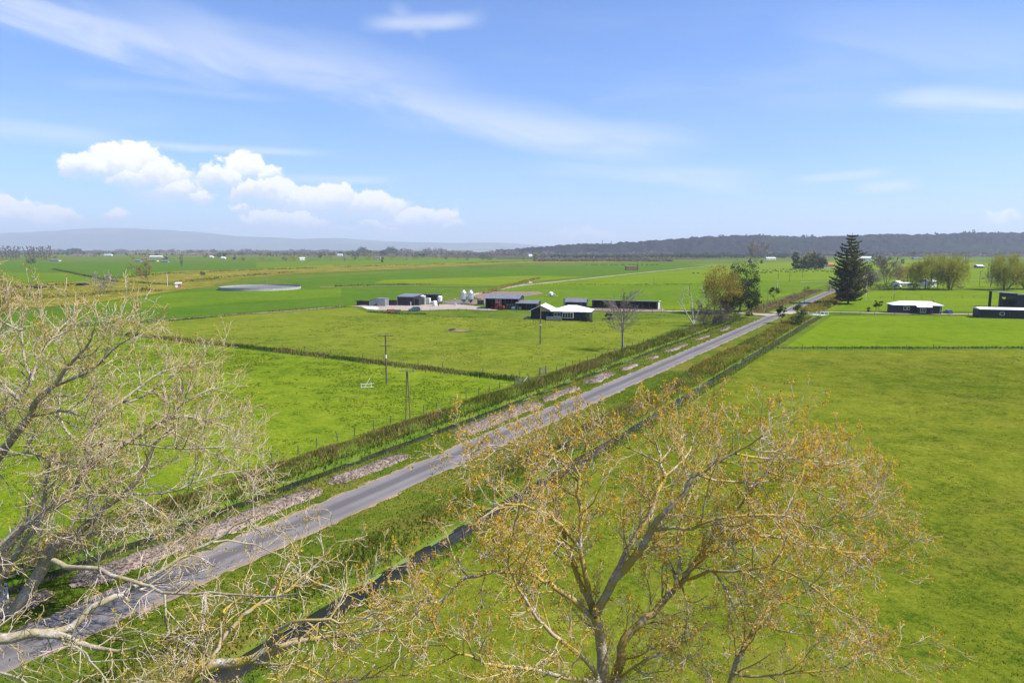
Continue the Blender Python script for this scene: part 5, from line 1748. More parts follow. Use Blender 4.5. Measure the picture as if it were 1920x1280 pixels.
# cattle
def cow_mesh(graze):
    hd = [(1.0, 0, 1.25), (1.3, 0, 1.5), (1.62, 0, 1.42)] if not graze else [(1.05, 0, 1.05), (1.35, 0, 0.55), (1.55, 0, 0.18)]
    V = [(-0.75, 0, 1.12), (-0.2, 0, 1.05), (0.35, 0, 1.08), (0.75, 0, 1.18)] + hd
    R_ = [(0.3, 0.34), (0.36, 0.4), (0.34, 0.38), (0.27, 0.32), (0.18, 0.2), (0.13, 0.15), (0.09, 0.09)]
    E_ = [(i, i + 1) for i in range(6)]
    for x, i in ((-0.75, 0), (0.75, 3)):
        for y in (-0.2, 0.2):
            b = len(V)
            back = 0.12 if i == 0 else 0.0
            V += [(x, y, 0.8), (x - back, y, 0.45), (x + (0.02 if i == 0 else 0.0), y, 0.02)]
            R_ += [0.15 if i == 0 else 0.12, 0.075, 0.055]
            E_ += [(i, b), (b, b + 1), (b + 1, b + 2)]
    b = len(V)
    V += [(-1.06, 0, 1.2), (-1.14, 0, 0.7)]
    R_ += [0.05, 0.03]
    E_ += [(0, b), (b, b + 1)]
    return skin_mesh('cow', V, E_, R_, 1)


COWS = [cow_mesh(False), cow_mesh(True)]
for c in COWS:
    c.materials.append(M['cow_black'])
rc = random.Random(12)


def cow(px, py, label, group, gr=None):
    o = bpy.data.objects.new('cow', COWS[rc.random() < 0.65 if gr is None else gr])
    COL.objects.link(o)
    o.location = tuple(G(px, py))
    o.rotation_euler = (0, 0, rc.choice((0, math.pi)) + rc.uniform(-0.9, 0.9))
    s = rc.uniform(0.92, 1.08)
    o.scale = (s, s, s)
    tag(o, label, 'cow', group)


for i in range(46):
    px = 1412 + 150 * (i + rc.random()) / 46
    cow(px, 505 + 6.5 * rc.random() ** 0.8 + (2.0 if px < 1450 else 0), 'black cow in the herd grazing before the dark conifer clump', 'herd before the conifer clump')
for i in range(22):
    cow(1098 + 140 * (i + rc.random()) / 22, 496.8 + 0.9 * rc.random(), 'black cow in the far line behind the hay stack', 'line of cattle behind the hay stack')
cow(148, 563.5, 'black cow alone on the bright grass before the tussock bank', None, 1)
cow(1300, 513.5, 'small black cow left of its companion, far from the herd', None, 1)
cow(1309, 513.2, 'black cow right of its companion, far from the herd', None, 1)
for px, py in ((34, 541), (40, 542.5), (52, 541), (62, 541.5), (80, 541), (86, 540), (97, 541), (128, 537)):
    cow(px, py, 'dark cow resting along the tussock bank at far left', 'cattle along the tussock bank')
# silage stack with tyres
sg = empty('silage_stack', G(150, 536), 0.0, 'dark covered silage heap on the tussock bank left of the pale round tree', 'heap')
MB().prism([(-3.4, 0), (3.4, 0), (2.6, 1.1), (1.0, 1.7), (-1.5, 1.6), (-2.8, 0.9)], 'y', 0, 5).build('cover', M['black'], sg, bevel=0.2)
ty = MB()
for i in range(9):
    ty.lathe([(0.3, 0), (0.42, 0.1), (0.3, 0.2)], (rc.uniform(-2, 1.6), rc.uniform(0.6, 4.4)), 10)
ty.build('weights', M['rubber'], sg, (0, 0, 1.62))
sg2 = empty('silage_stack', G(70, 541), 0.0, 'low silage heap with one white sheet end at far left', 'heap')
MB().prism([(-2.5, 0), (4, 0), (3.2, 1.0), (-2.0, 1.2)], 'y', 0, 4).build('cover', M['black'], sg2, bevel=0.2)
MB().prism([(-5.0, 0), (-2.52, 0), (-2.52, 1.1), (-4.4, 0.9)], 'y', 0, 4).build('sheet', M['white_rail'], sg2, bevel=0.1)


# ------------------------------------------------------------------ poles
def pole(label, px, py, ytop, arms=((0, 1.0),), r=0.14, mat='pole_wood', twin=False, ins=True, rz=0.0, band=None, group=None, arm_w=1.25):
    k = mpp(py)
    h = (py - ytop) * k
    o = empty('power_pole', G(px, py), rz, label, 'power pole', group)
    if twin:
        MB().bar((-0.30, 0, -0.3), (-0.03, 0, h), r * 0.6, 7).build('pole', M[mat], o)
        MB().bar((0.34, 0, -0.3), (0.05, 0, h), r * 0.6, 7).build('pole', M[mat], o)
    else:
        MB().bar((0, 0, -0.3), (0, 0, h), r, 9, r * 0.72).build('pole', M[mat], o)
    for dz, half in arms:
        w = arm_w * half
        ar = MB().box(-w, w, -r - 0.1, -r - 0.01, h - dz - 0.19, h - dz - 0.08).build('crossarm', M['wood_grey' if not twin else 'pole_grey'], o)
        if ins:
            for x in (-0.95, -0.55, 0.55, 0.95):
                MB().lathe([(0.035, h - dz - 0.08), (0.045, h - dz + 0.05), (0.02, h - dz + 0.09)], (x * w, -r - 0.05), 8).build('insulator', M['pole_grey'], ar)
    if band:
        MB().bar((0, 0, h * band[0]), (0, 0, h * band[1]), r * 0.93, 9, r * 0.9).build('band', M['white_rail'], o)
    return o


pole('tall wooden power pole with two crossarms and pale band in the near paddock', 725, 720, 627, ((0, 1), (1.75, 0.85)), 0.17, 'pole_wood', band=(0.53, 0.6))
pole('twin legged slim pole with one crossarm on the roadside bank', 765, 788, 692, ((0, 1.0),), 0.12, 'pole_wood', True, arm_w=1.05)
pole('plain wooden pole with no crossarm in the grazed paddock', 1013, 645, 574, (), 0.2, 'pole_wood', band=(0.5, 0.53))
pole('tall dark pole just behind the bare grey tree', 1169, 622, 555, ((0.1, 1.0),), 0.2, 'pole_wood')
pole('slim pole beside the ditch behind the spreading tree', 926, 955, 878, (), 0.07, 'pole_grey')
pole('grey pole at the road edge right of the dark evergreen', 1439, 577, 547, (), 0.14, 'pole_grey')
pole('dark pole at the road edge behind the slender shrub', 1507.5, 569, 550, (), 0.13, 'pole_wood')
pole('pale pole in the paddock beyond the dark evergreen', 1457.5, 540, 524, (), 0.16, 'white_rail')
pole('dark pole standing behind the pale paddock pole', 1458.5, 531, 513, ((0, 0.8),), 0.16, 'pole_wood')
pole('dark pole with side arms beyond the evergreen, before the herd', 1480.5, 528, 508, ((0.8, 1.4), (3, 1.2)), 0.16, 'pole_wood')
pole('dark pole before the herd right of the armed pole', 1505, 519.5, 497, ((0, 0.9),), 0.17, 'pole_wood')
pole('thin dark pole left of the white dead tree', 1292.5, 556, 534, (), 0.14, 'pole_wood')
pole('pale yellowish pole right of the tall pine', 1623.5, 562, 530, (), 0.14, 'white_rail')
pole('short dark pole behind the bungalow', 1676, 562, 548, (), 0.14, 'pole_wood', band=(0.85, 0.98))
pole('pole by the road among the garden trees right of the pine', 1635, 530, 505, ((0, 1),), 0.16, 'pole_grey')
pole('dark pole right of the willows', 1836, 537, 508, ((0.5, 0.5),), 0.14, 'pole_wood')
pole('pale pole by the pale round tree on the tussock bank', 207, 530, 513, ((0, 0.8),), 0.17, 'white_rail')
pole('pale pole left of the tiny red hut', 314.5, 537, 511.5, ((0, 0.8),), 0.17, 'white_rail')
pole('thin pole behind the wide round tank', 501.5, 534, 512, ((0.3, 0.6),), 0.13, 'pole_grey')
pole('thin dark pole in the bright paddock right of the hay stack', 1226, 533, 521, (), 0.13, 'pole_wood')


def pylon(label, px, Y, z0, h):
    o = empty('radio_mast', (P(px, 450, Y)[0], Y, z0), 0, label, 'mast')
    for sx in (-1, 1):
        for sy in (-1, 1):
            MB().bar((sx * 2.6, sy * 2.6, 0), (sx * 0.5, sy * 0.5, h), 0.35, 4).build('leg', M['steel_dark'], o)
    m = MB()
    for i in range(6):
        z = h * i / 6
        w = 2.6 - 2.1 * i / 6
        m.bar((-w, -w, z), (w, -w, z + h / 6), 0.2, 4)
        m.bar((w, -w, z), (-w, -w, z + h / 6), 0.2, 4)
    m.build('bracing', M['steel_dark'], o)
    MB().box(-5, 5, -0.4, 0.4, h * 0.78, h * 0.81).build('arm', M['steel_dark'], o)


pylon('lattice mast on the hill skyline, left of the slimmer mast', 1129.5, 2990, 40, 20)
pylon('slimmer lattice mast on the hill skyline right of its neighbour', 1146, 2990, 42, 15)

# overhead wires low at the left, between two poles out of the picture
wa, wb = P(-240, 1090, 24.0), P(420, 1420, 24.0)
ow = empty('overhead_wires', (wa + wb) / 2, 0, 'parallel pale wires crossing low over the road at bottom left', 'wires')
cen = (wa + wb) / 2
dirw = unit(wb - wa)
for i in range(5):
    tb = Tubes()
    off = np.array([0, 0.25, 0.1]) * (i - 2) * 1.2
    n = 12
    q = np.array([wa + (wb - wa) * u + off - np.array([0, 0, 0.35 * 4 * u * (1 - u)]) for u in np.linspace(0, 1, n)])
    tb.add(q, np.full(n, 0.008))
    link_mesh('wire', tb.mesh('wire', 4, cen), M['pole_grey'], ow)
for e in (wa, wb):
    MB().bar((e[0] - cen[0], e[1] - cen[1], -cen[2] - 0.3), (e[0] - cen[0], e[1] - cen[1], e[2] - cen[2] + 0.9), 0.16, 9, 0.12).build('pole', M['pole_wood'], ow)


# ------------------------------------------------------------------ fences
def fence(label, pts, spacing, pix=True, h=1.15, r=0.075, wires=3, group=None, mat='wood_grey', jit=0.25, seed=0):
    rr = np.random.default_rng(seed)
    C = [G(x, y) for x, y in pts] if pix else [np.array([*p[:2], 0.0]) for p in pts]
    org = C[0]
    o = empty('wire_fence', org, 0, label, 'fence', group)
    Q = []
    for a, b in zip(C[:-1], C[1:]):
        L = np.linalg.norm(b - a)
        n = max(1, int(round(L / spacing)))
        for i in range(n):
            Q.append(a + (b - a) * (i + (rr.random() - 0.5) * 0.3 * (i > 0)) / n)
    Q.append(C[-1])
    proto = MB().bar((0, 0, -0.3), (0, 0, 1.0), r, 6, r * 0.85)
    pm = None
    rest = MB()
    for i, q in enumerate(Q):
        s, t = float(q @ RD), float(q @ RN)
        z = float(gz(s, t))
        q[2] = max(z, -0.3)
        hh = h * rr.uniform(0.9, 1.12)
        if i < 100:
            if pm is None:
                p = proto.build('post', M[mat], o)
                pm = p.data
            else:
                p = bpy.data.objects.new('post', pm)
                COL.objects.link(p)
                p.parent = o
            p.location = tuple(q - org)
            p.scale = (1, 1, hh)
            p.rotation_euler = (rr.normal() * 0.05, rr.normal() * 0.05, 0)
        else:
            e = q - org
            rest.bar((e[0], e[1], e[2] - 0.3), (e[0], e[1], e[2] + hh), r, 5)
    if rest.v:
        tag(rest.build('posts', M[mat], o), kind='stuff')
    for j in range(wires):
        tb = Tubes()
        z = h * (0.35 + 0.6 * j / max(1, wires - 1))
        q = np.array(Q) - org + np.array([0, 0, z])
        tb.add(q, np.full(len(q), 0.005))
        link_mesh('wire', tb.mesh('wire', 3), M['wood_grey'], o)
    return o


fence('wire fence along the bank left of the road, running beside the near paddocks', [ST_(10, -61.6), ST_(70, -62.0), ST_(98, -61.8)], 3.4, False, seed=1)
fence('wire fence along the bank left of the road, running beside the grazed paddock', [ST_(104, -61.6), ST_(150, -60.6), ST_(235, -60.0)], 3.6, False, seed=2)
fence('leaning wire fence along the right ditch from the large tree to the bridge', [ST_(40, -31.2), ST_(120, -31.0), ST_(262, -31.2)], 4.2, False, seed=3, jit=0.5)
fence('wire fence along the near side of the right hand farm drive', [(1545, 588), (1640, 590.5), (1750, 592.5), (1815, 593)], 6.5, seed=4)
fence('wire fence crossing the right paddocks from ditch to picture edge', [(1450, 656), (1700, 655), (1960, 655)], 6.5, seed=5)
fence('wire fence on the far side of the long cross ditch', [(245, 622), (530, 654), (680, 671), (830, 689), (975, 709)], 8.0, seed=6)
fence('wire fence along the yard and farmhouse lawn', [(770, 585), (860, 584), (930, 585), (990, 586)], 4.0, seed=7)
fence('wire fence below the farmhouse garden', [(1000, 604), (1060, 605.5), (1110, 604.5), (1150, 602)], 4.2, seed=8, wires=2)
fence('wire fence along the drive under the long open shed', [(1150, 586.5), (1240, 587.5), (1300, 587), (1385, 591)], 3.8, seed=9)
fence('dark wire fence bordering the long open shed yard', [(1130, 582), (1240, 581.5), (1330, 580)], 4.5, seed=10, r=0.08)
fence('wire fence behind the bungalow', [(1600, 560), (1700, 560), (1850, 559)], 7.0, seed=11)
fence('wire fence along the road beyond the junction, left side', [ST_(275, -56), ST_(330, -55.5), ST_(420, -55)], 5.0, False, seed=12)


# bridge and culvert at the right hand drive
br = empty('drive_bridge', ST_(270.5, -32.9, 0.0), -math.radians(90 - 31.19) + math.pi / 2, 'low bridge with pale side rails where the right drive crosses the ditch', 'bridge')
MB().box(-2.2, 2.2, -2.4, 2.4, -0.25, 0.09).build('deck', M['concrete'], br)
for sx in (-2.3, 2.3):
    m = MB()
    for i in range(4):
        m.box(sx - 0.07, sx + 0.07, -2.4 + i * 1.6 - 0.07, -2.4 + i * 1.6 + 0.07, -0.3, 1.0)
    for z in (0.5, 0.9):
        m.box(sx - 0.13, sx - 0.075, -2.5, 2.5, z, z + 0.1)
    m.build('side_rail', M['white_rail'], br)
cu = empty('culvert', ST_(247, -54.8, 0.0), -math.radians(31.19), 'dark culvert mouth under the left drive by the bushes', 'culvert')
MB().box(-2.3, 2.3, -0.2, 0.2, -1.0, 0.15).build('headwall', M['wood_grey'], cu)
MB().lathe([(0.55, 0), (0.55, 0.1)], n=16).build('pipe', M['black'], cu)
cu.children[1].rotation_euler = (math.pi / 2, 0, 0)
cu.children[1].location = (0, -0.2, -0.5)
ss_ = empty('marker_stake', G(14, 1126), 0, 'pale marker stake at the foot of the left edge tree', 'stake')
MB().box(-0.07, 0.07, -0.05, 0.05, -0.2, 1.3).build('stake', M['white_rail'], ss_)
MB().box(-0.075, 0.075, -0.055, 0.055, 1.05, 1.15).build('band', M['red'], ss_)


# ------------------------------------------------------------------ grass, rushes and debris along the road
rg = np.random.default_rng(77)


def strip_pts(s0, s1, t0, t1, dens, fade=None, off=0.0):
    n = int((s1 - s0) * (t1 - t0) * dens)
    s = rg.uniform(s0, s1, n)
    t = rg.uniform(t0, t1, n)
    if fade is not None:
        keep = rg.random(n) < fade(s, t)
        s, t = s[keep], t[keep]
    z = gz(s, t)
    return s, t, s[:, None] * RD + t[:, None] * RN + np.stack([s * 0, s * 0, z + off], 1)


def brown(s, t):
    return sstep(vnoise(s * 0.07, t * 0.1 + 40, 21) * 0.7 + vnoise(s * 0.3, t * 0.5, 22) * 0.4, 0.5, 0.66)


# left bank: a thick fringe, partly dry
s, t, Q = strip_pts(5, 135, -61.6, -55.9, 26)
m = rg.random(len(s)) < 0.55 * brown(s, t)
h = (0.22 + 0.45 * np.exp(-((t + 57.6) / 1.8) ** 2)) * (0.25 + 1.5 * vnoise(s * 0.33, t * 0.4, 4) ** 1.4)
blades('long_grass', Q[~m], h[~m], 0.10, M['blade'], rg, 0.6)
blades('dry_grass', Q[m], h[m] * 1.1, 0.10, M['blade_brown'], rg, 0.7)
s, t, Q = strip_pts(135, 246, -61, -55.9, 14)
m = rg.random(len(s)) < 0.5 * brown(s, t)
h = 0.15 + 1.1 * vnoise(s * 0.25, t * 0.3, 4) ** 1.5
blades('long_grass', Q[~m], h[~m], 0.18, M['blade'], rg, 0.6)
blades('dry_grass', Q[m], h[m], 0.18, M['blade_brown'], rg, 0.7)
# between left ditch and road: short, lush
s, t, Q = strip_pts(12, 130, -53.2, -47.6, 16)
blades('verge_tufts', Q, 0.2 - 0.1 * sstep(t, -50, -48), 0.09, M['sward'], rg, 0.6)
s, t, Q = strip_pts(130, 245, -53.2, -47.8, 6)
blades('verge_tufts', Q, 0.2, 0.18, M['blade'], rg, 0.6)
# right verge and the long grass falling to the right ditch
s, t, Q = strip_pts(10, 130, -43.1, -38.2, 14)
blades('verge_tufts', Q, 0.16, 0.09, M['sward'], rg, 0.6)
s, t, Q = strip_pts(10, 130, -39.2, -33.6, 26)
m = rg.random(len(s)) < 0.55 * brown(s + 60, t) * np.exp(-((t + 36.8) / 1.8) ** 2)
h = (0.18 + 0.32 * np.exp(-((t + 36.2) / 1.7) ** 2)) * (0.25 + 1.5 * vnoise(s * 0.35, t * 0.5, 9) ** 1.4)
blades('long_grass', Q[~m], h[~m], 0.10, M['blade'], rg, 0.6)
blades('dry_grass', Q[m], h[m] * 1.2, 0.10, M['blade_brown'], rg, 0.7)
s, t, Q = strip_pts(130, 262, -39.5, -33.6, 13)
m = rg.random(len(s)) < 0.6 * brown(s + 20, t)
h = 0.15 + 0.9 * vnoise(s * 0.25, t * 0.3, 14) ** 1.5
blades('long_grass', Q[~m], h[~m], 0.19, M['blade'], rg, 0.6)
blades('golden_grass', Q[m], h[m] * 1.2, 0.2, M['blade_gold'], rg, 0.7)
s, t, Q = strip_pts(280, 400, -42, -32.5, 5)
blades('golden_grass', Q, 0.5 + 0.8 * vnoise(s * 0.2, t * 0.3, 14), 0.3, M['blade_gold'], rg, 0.7)
s, t, Q = strip_pts(268, 430, -58, -51, 5)
blades('dry_grass', Q, 0.4 + 0.7 * vnoise(s * 0.2, t * 0.3, 15), 0.3, M['blade_brown'], rg, 0.7)
# water weed and grass choking the ditches farther off
s, t, Q = strip_pts(92, 246, -56.2, -53.2, 12)
k_ = rg.random(len(s)) < 0.25 + 0.75 * sstep(vnoise(s * 0.12, t * 0.3, 33), 0.35, 0.6)
blades('water_grass', Q[k_], 0.55, 0.16, M['blade'], rg, 0.7)
s, t, Q = strip_pts(70, 262, -34.0, -32.0, 10)
k_ = rg.random(len(s)) < 0.15 + 0.6 * sstep(vnoise(s * 0.12, t * 0.3, 34), 0.4, 0.65)
blades('water_grass', Q[k_], 0.6, 0.15, M['blade'], rg, 0.7)
s, t, Q = strip_pts(10, 92, -56.4, -55.2, 16)
blades('water_grass', Q, 0.45, 0.1, M['blade_dark'], rg, 0.7)
s, t, Q = strip_pts(10, 92, -54.0, -53.0, 16)
blades('water_grass', Q, 0.4, 0.1, M['blade'], rg, 0.7)
# field edge of the right ditch
s, t, Q = strip_pts(5, 262, -32.5, -30.5, 22)
blades('ditch_edge_grass', Q, 0.28, 0.10, M['blade'], rg, 0.8)


def band_blades(name, pts, width, dens, h, w, mat, seed=1, dry=0.0, drymat='blade_brown', patchy=0.0):
    r = np.random.default_rng(seed)
    C = [G(x, y) for x, y in pts]
    A, B = [], []
    for a, b in zip(C[:-1], C[1:]):
        L = np.linalg.norm(b - a)
        n = int(L * width * dens)
        u = r.random(n)
        nv = np.array([-(b - a)[1], (b - a)[0], 0]) / L
        q = a + (b - a) * u[:, None] + nv * ((r.normal(0, 0.3, n)) * width)[:, None]
        A.append(q)
    Q = np.concatenate(A)
    if patchy:
        Q = Q[vnoise(Q[:, 0] * 0.06, Q[:, 1] * 0.06, seed) > patchy]
    hh = h * (0.55 + 0.9 * vnoise(Q[:, 0] * 0.3, Q[:, 1] * 0.3, seed + 3))
    mm = r.random(len(Q)) < dry * sstep(vnoise(Q[:, 0] * 0.08, Q[:, 1] * 0.08, seed + 5), 0.4, 0.6)
    blades(name, Q[~mm], hh[~mm], w, M[mat], r, 0.7)
    if dry:
        blades('dry_grass', Q[mm], hh[mm], w, M[drymat], r, 0.8)


band_blades('rush_band', [(236, 627), (380, 643), (530, 659), (760, 687), (968, 713)], 3.6, 16, 0.55, 0.13, 'blade_dark', 3, 0.6)
band_blades('boundary_grass', [(1448, 653), (1700, 652.5), (1960, 652.5)], 2.4, 8, 0.4, 0.15, 'blade_dark', 4, 0.45)
band_blades('boundary_grass', [(150, 612), (320, 602), (460, 589), (560, 582), (650, 575)], 2.6, 7, 0.6, 0.22, 'blade_dark', 5, 0.5)
band_blades('boundary_grass', [(1300, 594), (1200, 590), (1120, 590)], 1.5, 3, 0.35, 0.2, 'blade', 6, 0.3)
band_blades('rough_grass', [(690, 585), (740, 588), (800, 589)], 4.0, 6, 0.5, 0.22, 'blade_dark', 8)
band_blades('boundary_grass', [(620, 537), (760, 534), (830, 534)], 4, 2.0, 0.9, 0.5, 'blade_dark', 9, 0.6, 'blade_gold', 0.4)
band_blades('boundary_grass', [(1000, 534), (1200, 534), (1340, 533)], 3, 1.6, 0.7, 0.4, 'blade_dark', 10, 0.6, 'blade_gold', 0.35)
band_blades('boundary_grass', [(905, 551), (985, 528), (1010, 522)], 5, 1.2, 1.1, 0.6, 'blade_gold', 11)
band_blades('far_boundary', [(100, 505), (215, 528), (330, 535)], 4, 1.2, 1.0, 0.6, 'blade_dark', 12)
for pts, wd, n_, hh in (([(-60, 540), (60, 537), (200, 531)], 14, 0.6, 1.3), ([(200, 522), (330, 512), (470, 507)], 16, 0.35, 1.4), ([(470, 507), (700, 499), (1000, 490), (1240, 486)], 16, 0.2, 1.6),
                        ([(330, 530), (430, 520), (540, 511)], 12, 0.4, 1.3), ([(20, 552), (120, 560), (200, 548), (310, 545)], 12, 0.8, 0.9)):
    band_blades('tussock', pts, wd, n_, hh, 0.9, 'blade_gold', 13 + int(wd), 0.5, 'blade', 0.3)

band_blades('swathe', [(540, 718), (640, 731), (720, 742), (830, 754)], 2.2, 5, 0.16, 0.1, 'blade_dark', 71)
band_blades('swathe', [(380, 690), (470, 703), (560, 716)], 2.0, 4, 0.15, 0.1, 'blade_dark', 72)
# clumps of taller grass through the paddocks nearest the camera
def sward(name, poly, n, h, w, seed, mat='sward'):
    r = np.random.default_rng(seed)
    C = np.array([G(x, y)[:2] for x, y in poly])
    lo, hi = C.min(0), C.max(0)
    q = r.uniform(lo, hi, (n, 2))
    ins = np.zeros(n, bool)
    for i in range(len(C)):
        a, b = C[i], C[(i + 1) % len(C)]
        cnd = ((a[1] > q[:, 1]) != (b[1] > q[:, 1])) & (q[:, 0] < (b[0] - a[0]) * (q[:, 1] - a[1]) / (b[1] - a[1] + 1e-9) + a[0])
        ins ^= cnd
    q = q[ins]
    nz = vnoise(q[:, 0] * 0.5, q[:, 1] * 0.5, seed) * 0.6 + vnoise(q[:, 0] * 0.11, q[:, 1] * 0.11, seed + 1) * 0.5
    q = q[nz > 0.62]
    k = r.integers(3, 7, len(q))
    Q = np.repeat(q, k, axis=0)
    Q = Q + r.normal(0, 0.11, Q.shape)
    blades(name, np.column_stack([Q, np.full(len(Q), 0.02)]), h, w, M[mat], r, 0.8)


sward('pasture_clumps', [(420, 1700), (760, 1110), (1010, 925), (1290, 755), (1420, 672), (1960, 668), (1960, 1700)], 70000, 0.10, 0.05, 61, 'sward_dark')
sward('pasture_clumps', [(540, 850), (950, 725), (720, 690), (240, 632), (100, 700), (-60, 900), (300, 960)], 70000, 0.15, 0.07, 62, 'sward_dark')
sward('pasture_clumps', [(240, 624), (700, 590), (1250, 600), (1180, 645), (1020, 700), (760, 678)], 40000, 0.14, 0.1, 63)

# strips of dry debris along the left verge
def debris(pts_st, label_seed):
    r = np.random.default_rng(label_seed)
    s0, s1, w0 = pts_st
    n = int((s1 - s0) * 3)
    ss = np.linspace(s0, s1, max(6, n))
    V, Fq = [], []
    cols = 7
    for i, s_ in enumerate(ss):
        e = min(1.0, (s_ - s0) / 1.6, (s1 - s_) / 1.6)
        e = max(0.05, e) ** 0.5
        wdt = w0 * e * (0.75 + 0.5 * float(vnoise(np.array(s_ * 0.4), np.array(0.0), label_seed)))
        c = -50.9 + 0.7 * (float(vnoise(np.array(s_ * 0.22), np.array(5.0), 3)) - 0.5)
        for j in range(cols):
            v = j / (cols - 1) * 2 - 1
            t_ = c + v * wdt / 2 + r.normal() * 0.06
            z_ = 0.02 + 0.16 * (1 - v * v) * e + r.random() * 0.09
            V.append(ST_(s_, t_, float(gz(s_, t_)) + z_ - (0.12 if abs(v) == 1 else 0)))
    for i in range(len(ss) - 1):
        for j in range(cols - 1):
            a = i * cols + j
            Fq.append((a, a + 1, a + cols + 1, a + cols))
    o = link_mesh('dry_debris', np_mesh('dry_debris', np.array(V), np.array(Fq)[:, ::-1]), M['debris'])
    tag(o, kind='stuff')
    n = int((s1 - s0) * w0 * 45)
    s_ = r.uniform(s0 + 0.3, s1 - 0.3, n)
    t_ = -50.9 + r.normal(0, 0.25, n) * w0
    C = s_[:, None] * RD + t_[:, None] * RN + np.stack([s_ * 0, s_ * 0, gz(s_, t_) + r.uniform(0.12, 0.3, n)], 1)
    Vq, Fq2 = leaf_quads(C, 0.10, r, 3.2, 0, 0.8)
    return Vq


DV = [debris(a, 90 + i) for i, a in enumerate(((8, 22, 2.6), (23, 46.5, 3.0), (48, 60, 2.5), (70, 92, 3.6), (93.5, 106, 2.0), (110, 122, 2.6), (126, 135, 1.8), (141, 147, 1.5), (153, 170, 1.5), (178, 190, 1.3), (202, 214, 1.6)))]
DVc = np.concatenate(DV)
tag(link_mesh('dry_litter', np_mesh('dry_litter', DVc, np.arange(len(DVc)).reshape(-1, 4)), M['l_brown']), kind='stuff')

# bright pond weed on the ditch water
pw = MB()
rw = random.Random(8)
for s_, t_, a_, b_ in ((44, -33.9, 1.9, 0.5), (39, -33.8, 1.3, 0.4), (48.5, -33.8, 1.0, 0.45), (35.5, -33.9, 1.4, 0.35), (63, -33.9, 1.6, 0.35), (56, -55.4, 1.2, 0.5), (66, -55.6, 0.9, 0.35), (96, -54.6, 2.6, 0.5), (103, -54.8, 2.0, 0.5), (112, -55, 2.0, 0.5),
                       (126, -55, 3.0, 0.6), (140, -55, 4, 0.5), (120, -33.4, 2.0, 0.4), (150, -33.3, 2.0, 0.4)):
    n = 16
    vs = []
    for i in range(n):
        a = 2 * math.pi * i / n
        rr = rw.uniform(0.7, 1.15)
        vs.append(ST_(s_ + a_ * rr * math.cos(a), t_ + b_ * rr * math.sin(a), -0.385 if t_ > -40 else -0.405))
    pw.add(vs, [tuple(range(n))[::-1]])
tag(pw.build('pond_weed', M['weed']), kind='stuff')


# ------------------------------------------------------------------ trees of the middle distance
make_bare('bare_tree', 'bare grey tree standing alone on the bank by the road fence', 'tree', 1168, 655, 560, 92, 'bark_grey', 5, trunk_u=0.38, twig='bark_grey', r=0.32, dens=2.3, up=0.02, buds='l_brown', nbud=900)
make_bare('dead_tree', 'dead white tree with forked leafless trunks behind the bank', 'tree', 1300, 606, 542, 50, 'bark_dead', 8, stems=3, trunk_u=0.4, levels=2, r=0.28, dens=0.7, up=0.05)
make_bare('bare_shrub', 'brown leafless shrub right of the dead white tree', 'shrub', 1331, 611, 566, 34, 'bark_brown', 9, stems=7, trunk_u=0.15, dens=1.4, r=0.07, buds='l_brown', nbud=2600)
make_tree('leafy_bush', 'bright green leafy bush on the bank beside the brown shrub', 'bush', 1356, 608, 588, 36, 'l_mid', n=1400, shape='dome', crown0=0.0, seed=4, limbs=False)
make_tree('leafy_bush', 'smaller green bush on the bank beside the culvert', 'bush', 1378, 600, 584, 24, 'l_mid', n=800, shape='dome', crown0=0.0, seed=6, limbs=False)
make_tree('leafy_bush', 'low green bush at the drive corner by the junction', 'bush', 1405, 592, 582, 16, 'l_mid', n=500, shape='dome', crown0=0.0, seed=7, limbs=False)
make_tree('golden_poplar', 'golden olive poplar leaning against the dark evergreen', 'tree', 1352, 588, 496, 76, 'l_olive', n=11000, shape='round', crown0=0.14, clumps=120, seed=11, stems=3, leaf=0.33, spread=0.26)
make_tree('dark_evergreen', 'tall dark evergreen behind the golden poplar', 'tree', 1386, 585, 486, 66, 'l_dark', n=10000, shape='round', crown0=0.1, clumps=90, seed=12, leaf=0.38, lean=0.25, spread=0.24)
make_tree('dark_evergreen', 'low dark evergreen under the golden poplar', 'tree', 1366, 587, 548, 40, 'l_dark', n=4000, shape='round', crown0=0.12, clumps=40, seed=13, leaf=0.36)
make_tree('dark_evergreen', 'smaller dark evergreen at the right foot of the tall one', 'tree', 1410, 583, 545, 30, 'l_dark', n=3000, shape='round', crown0=0.08, clumps=34, seed=14, leaf=0.36)
make_tree('round_topped_tree', 'small dark round topped tree on one trunk by the right ditch', 'tree', 1464.5, 607, 574, 22, 'l_dark', n=1300, shape='round', crown0=0.4, clumps=24, seed=15, leaf=0.3, spread=0.3)
make_tree('slender_shrub', 'slender upright dark green shrub right of the round topped tree', 'shrub', 1497.5, 609, 565, 27, 'l_mid', n=1500, shape='column', crown0=0.12, clumps=26, seed=16, leaf=0.32, stems=3)
make_tree('windblown_shrub', 'windblown dark shrub beyond the junction left of the road', 'shrub', 1452, 564, 538, 20, 'l_dark', n=900, shape='round', crown0=0.3, clumps=18, seed=17, leaf=0.36, lean=-0.4)
make_tree('dark_shrub', 'dark shrub at the right corner of the farmhouse', 'shrub', 1103, 603, 588, 20, 'l_dark', n=900, shape='dome', crown0=0.0, clumps=18, seed=18, leaf=0.28, limbs=False)
make_tree('dark_shrub', 'round dark shrub on the lawn left of the bare grey tree', 'shrub', 1143, 598, 581, 17, 'l_dark', n=900, shape='dome', crown0=0.02, clumps=18, seed=19, leaf=0.28, limbs=False)
make_tree('forked_tree', 'small dark forked tree on the bungalow lawn', 'tree', 1645, 584, 562, 22, 'l_dark', n=1100, shape='dome', crown0=0.45, clumps=20, seed=20, leaf=0.28, stems=2)
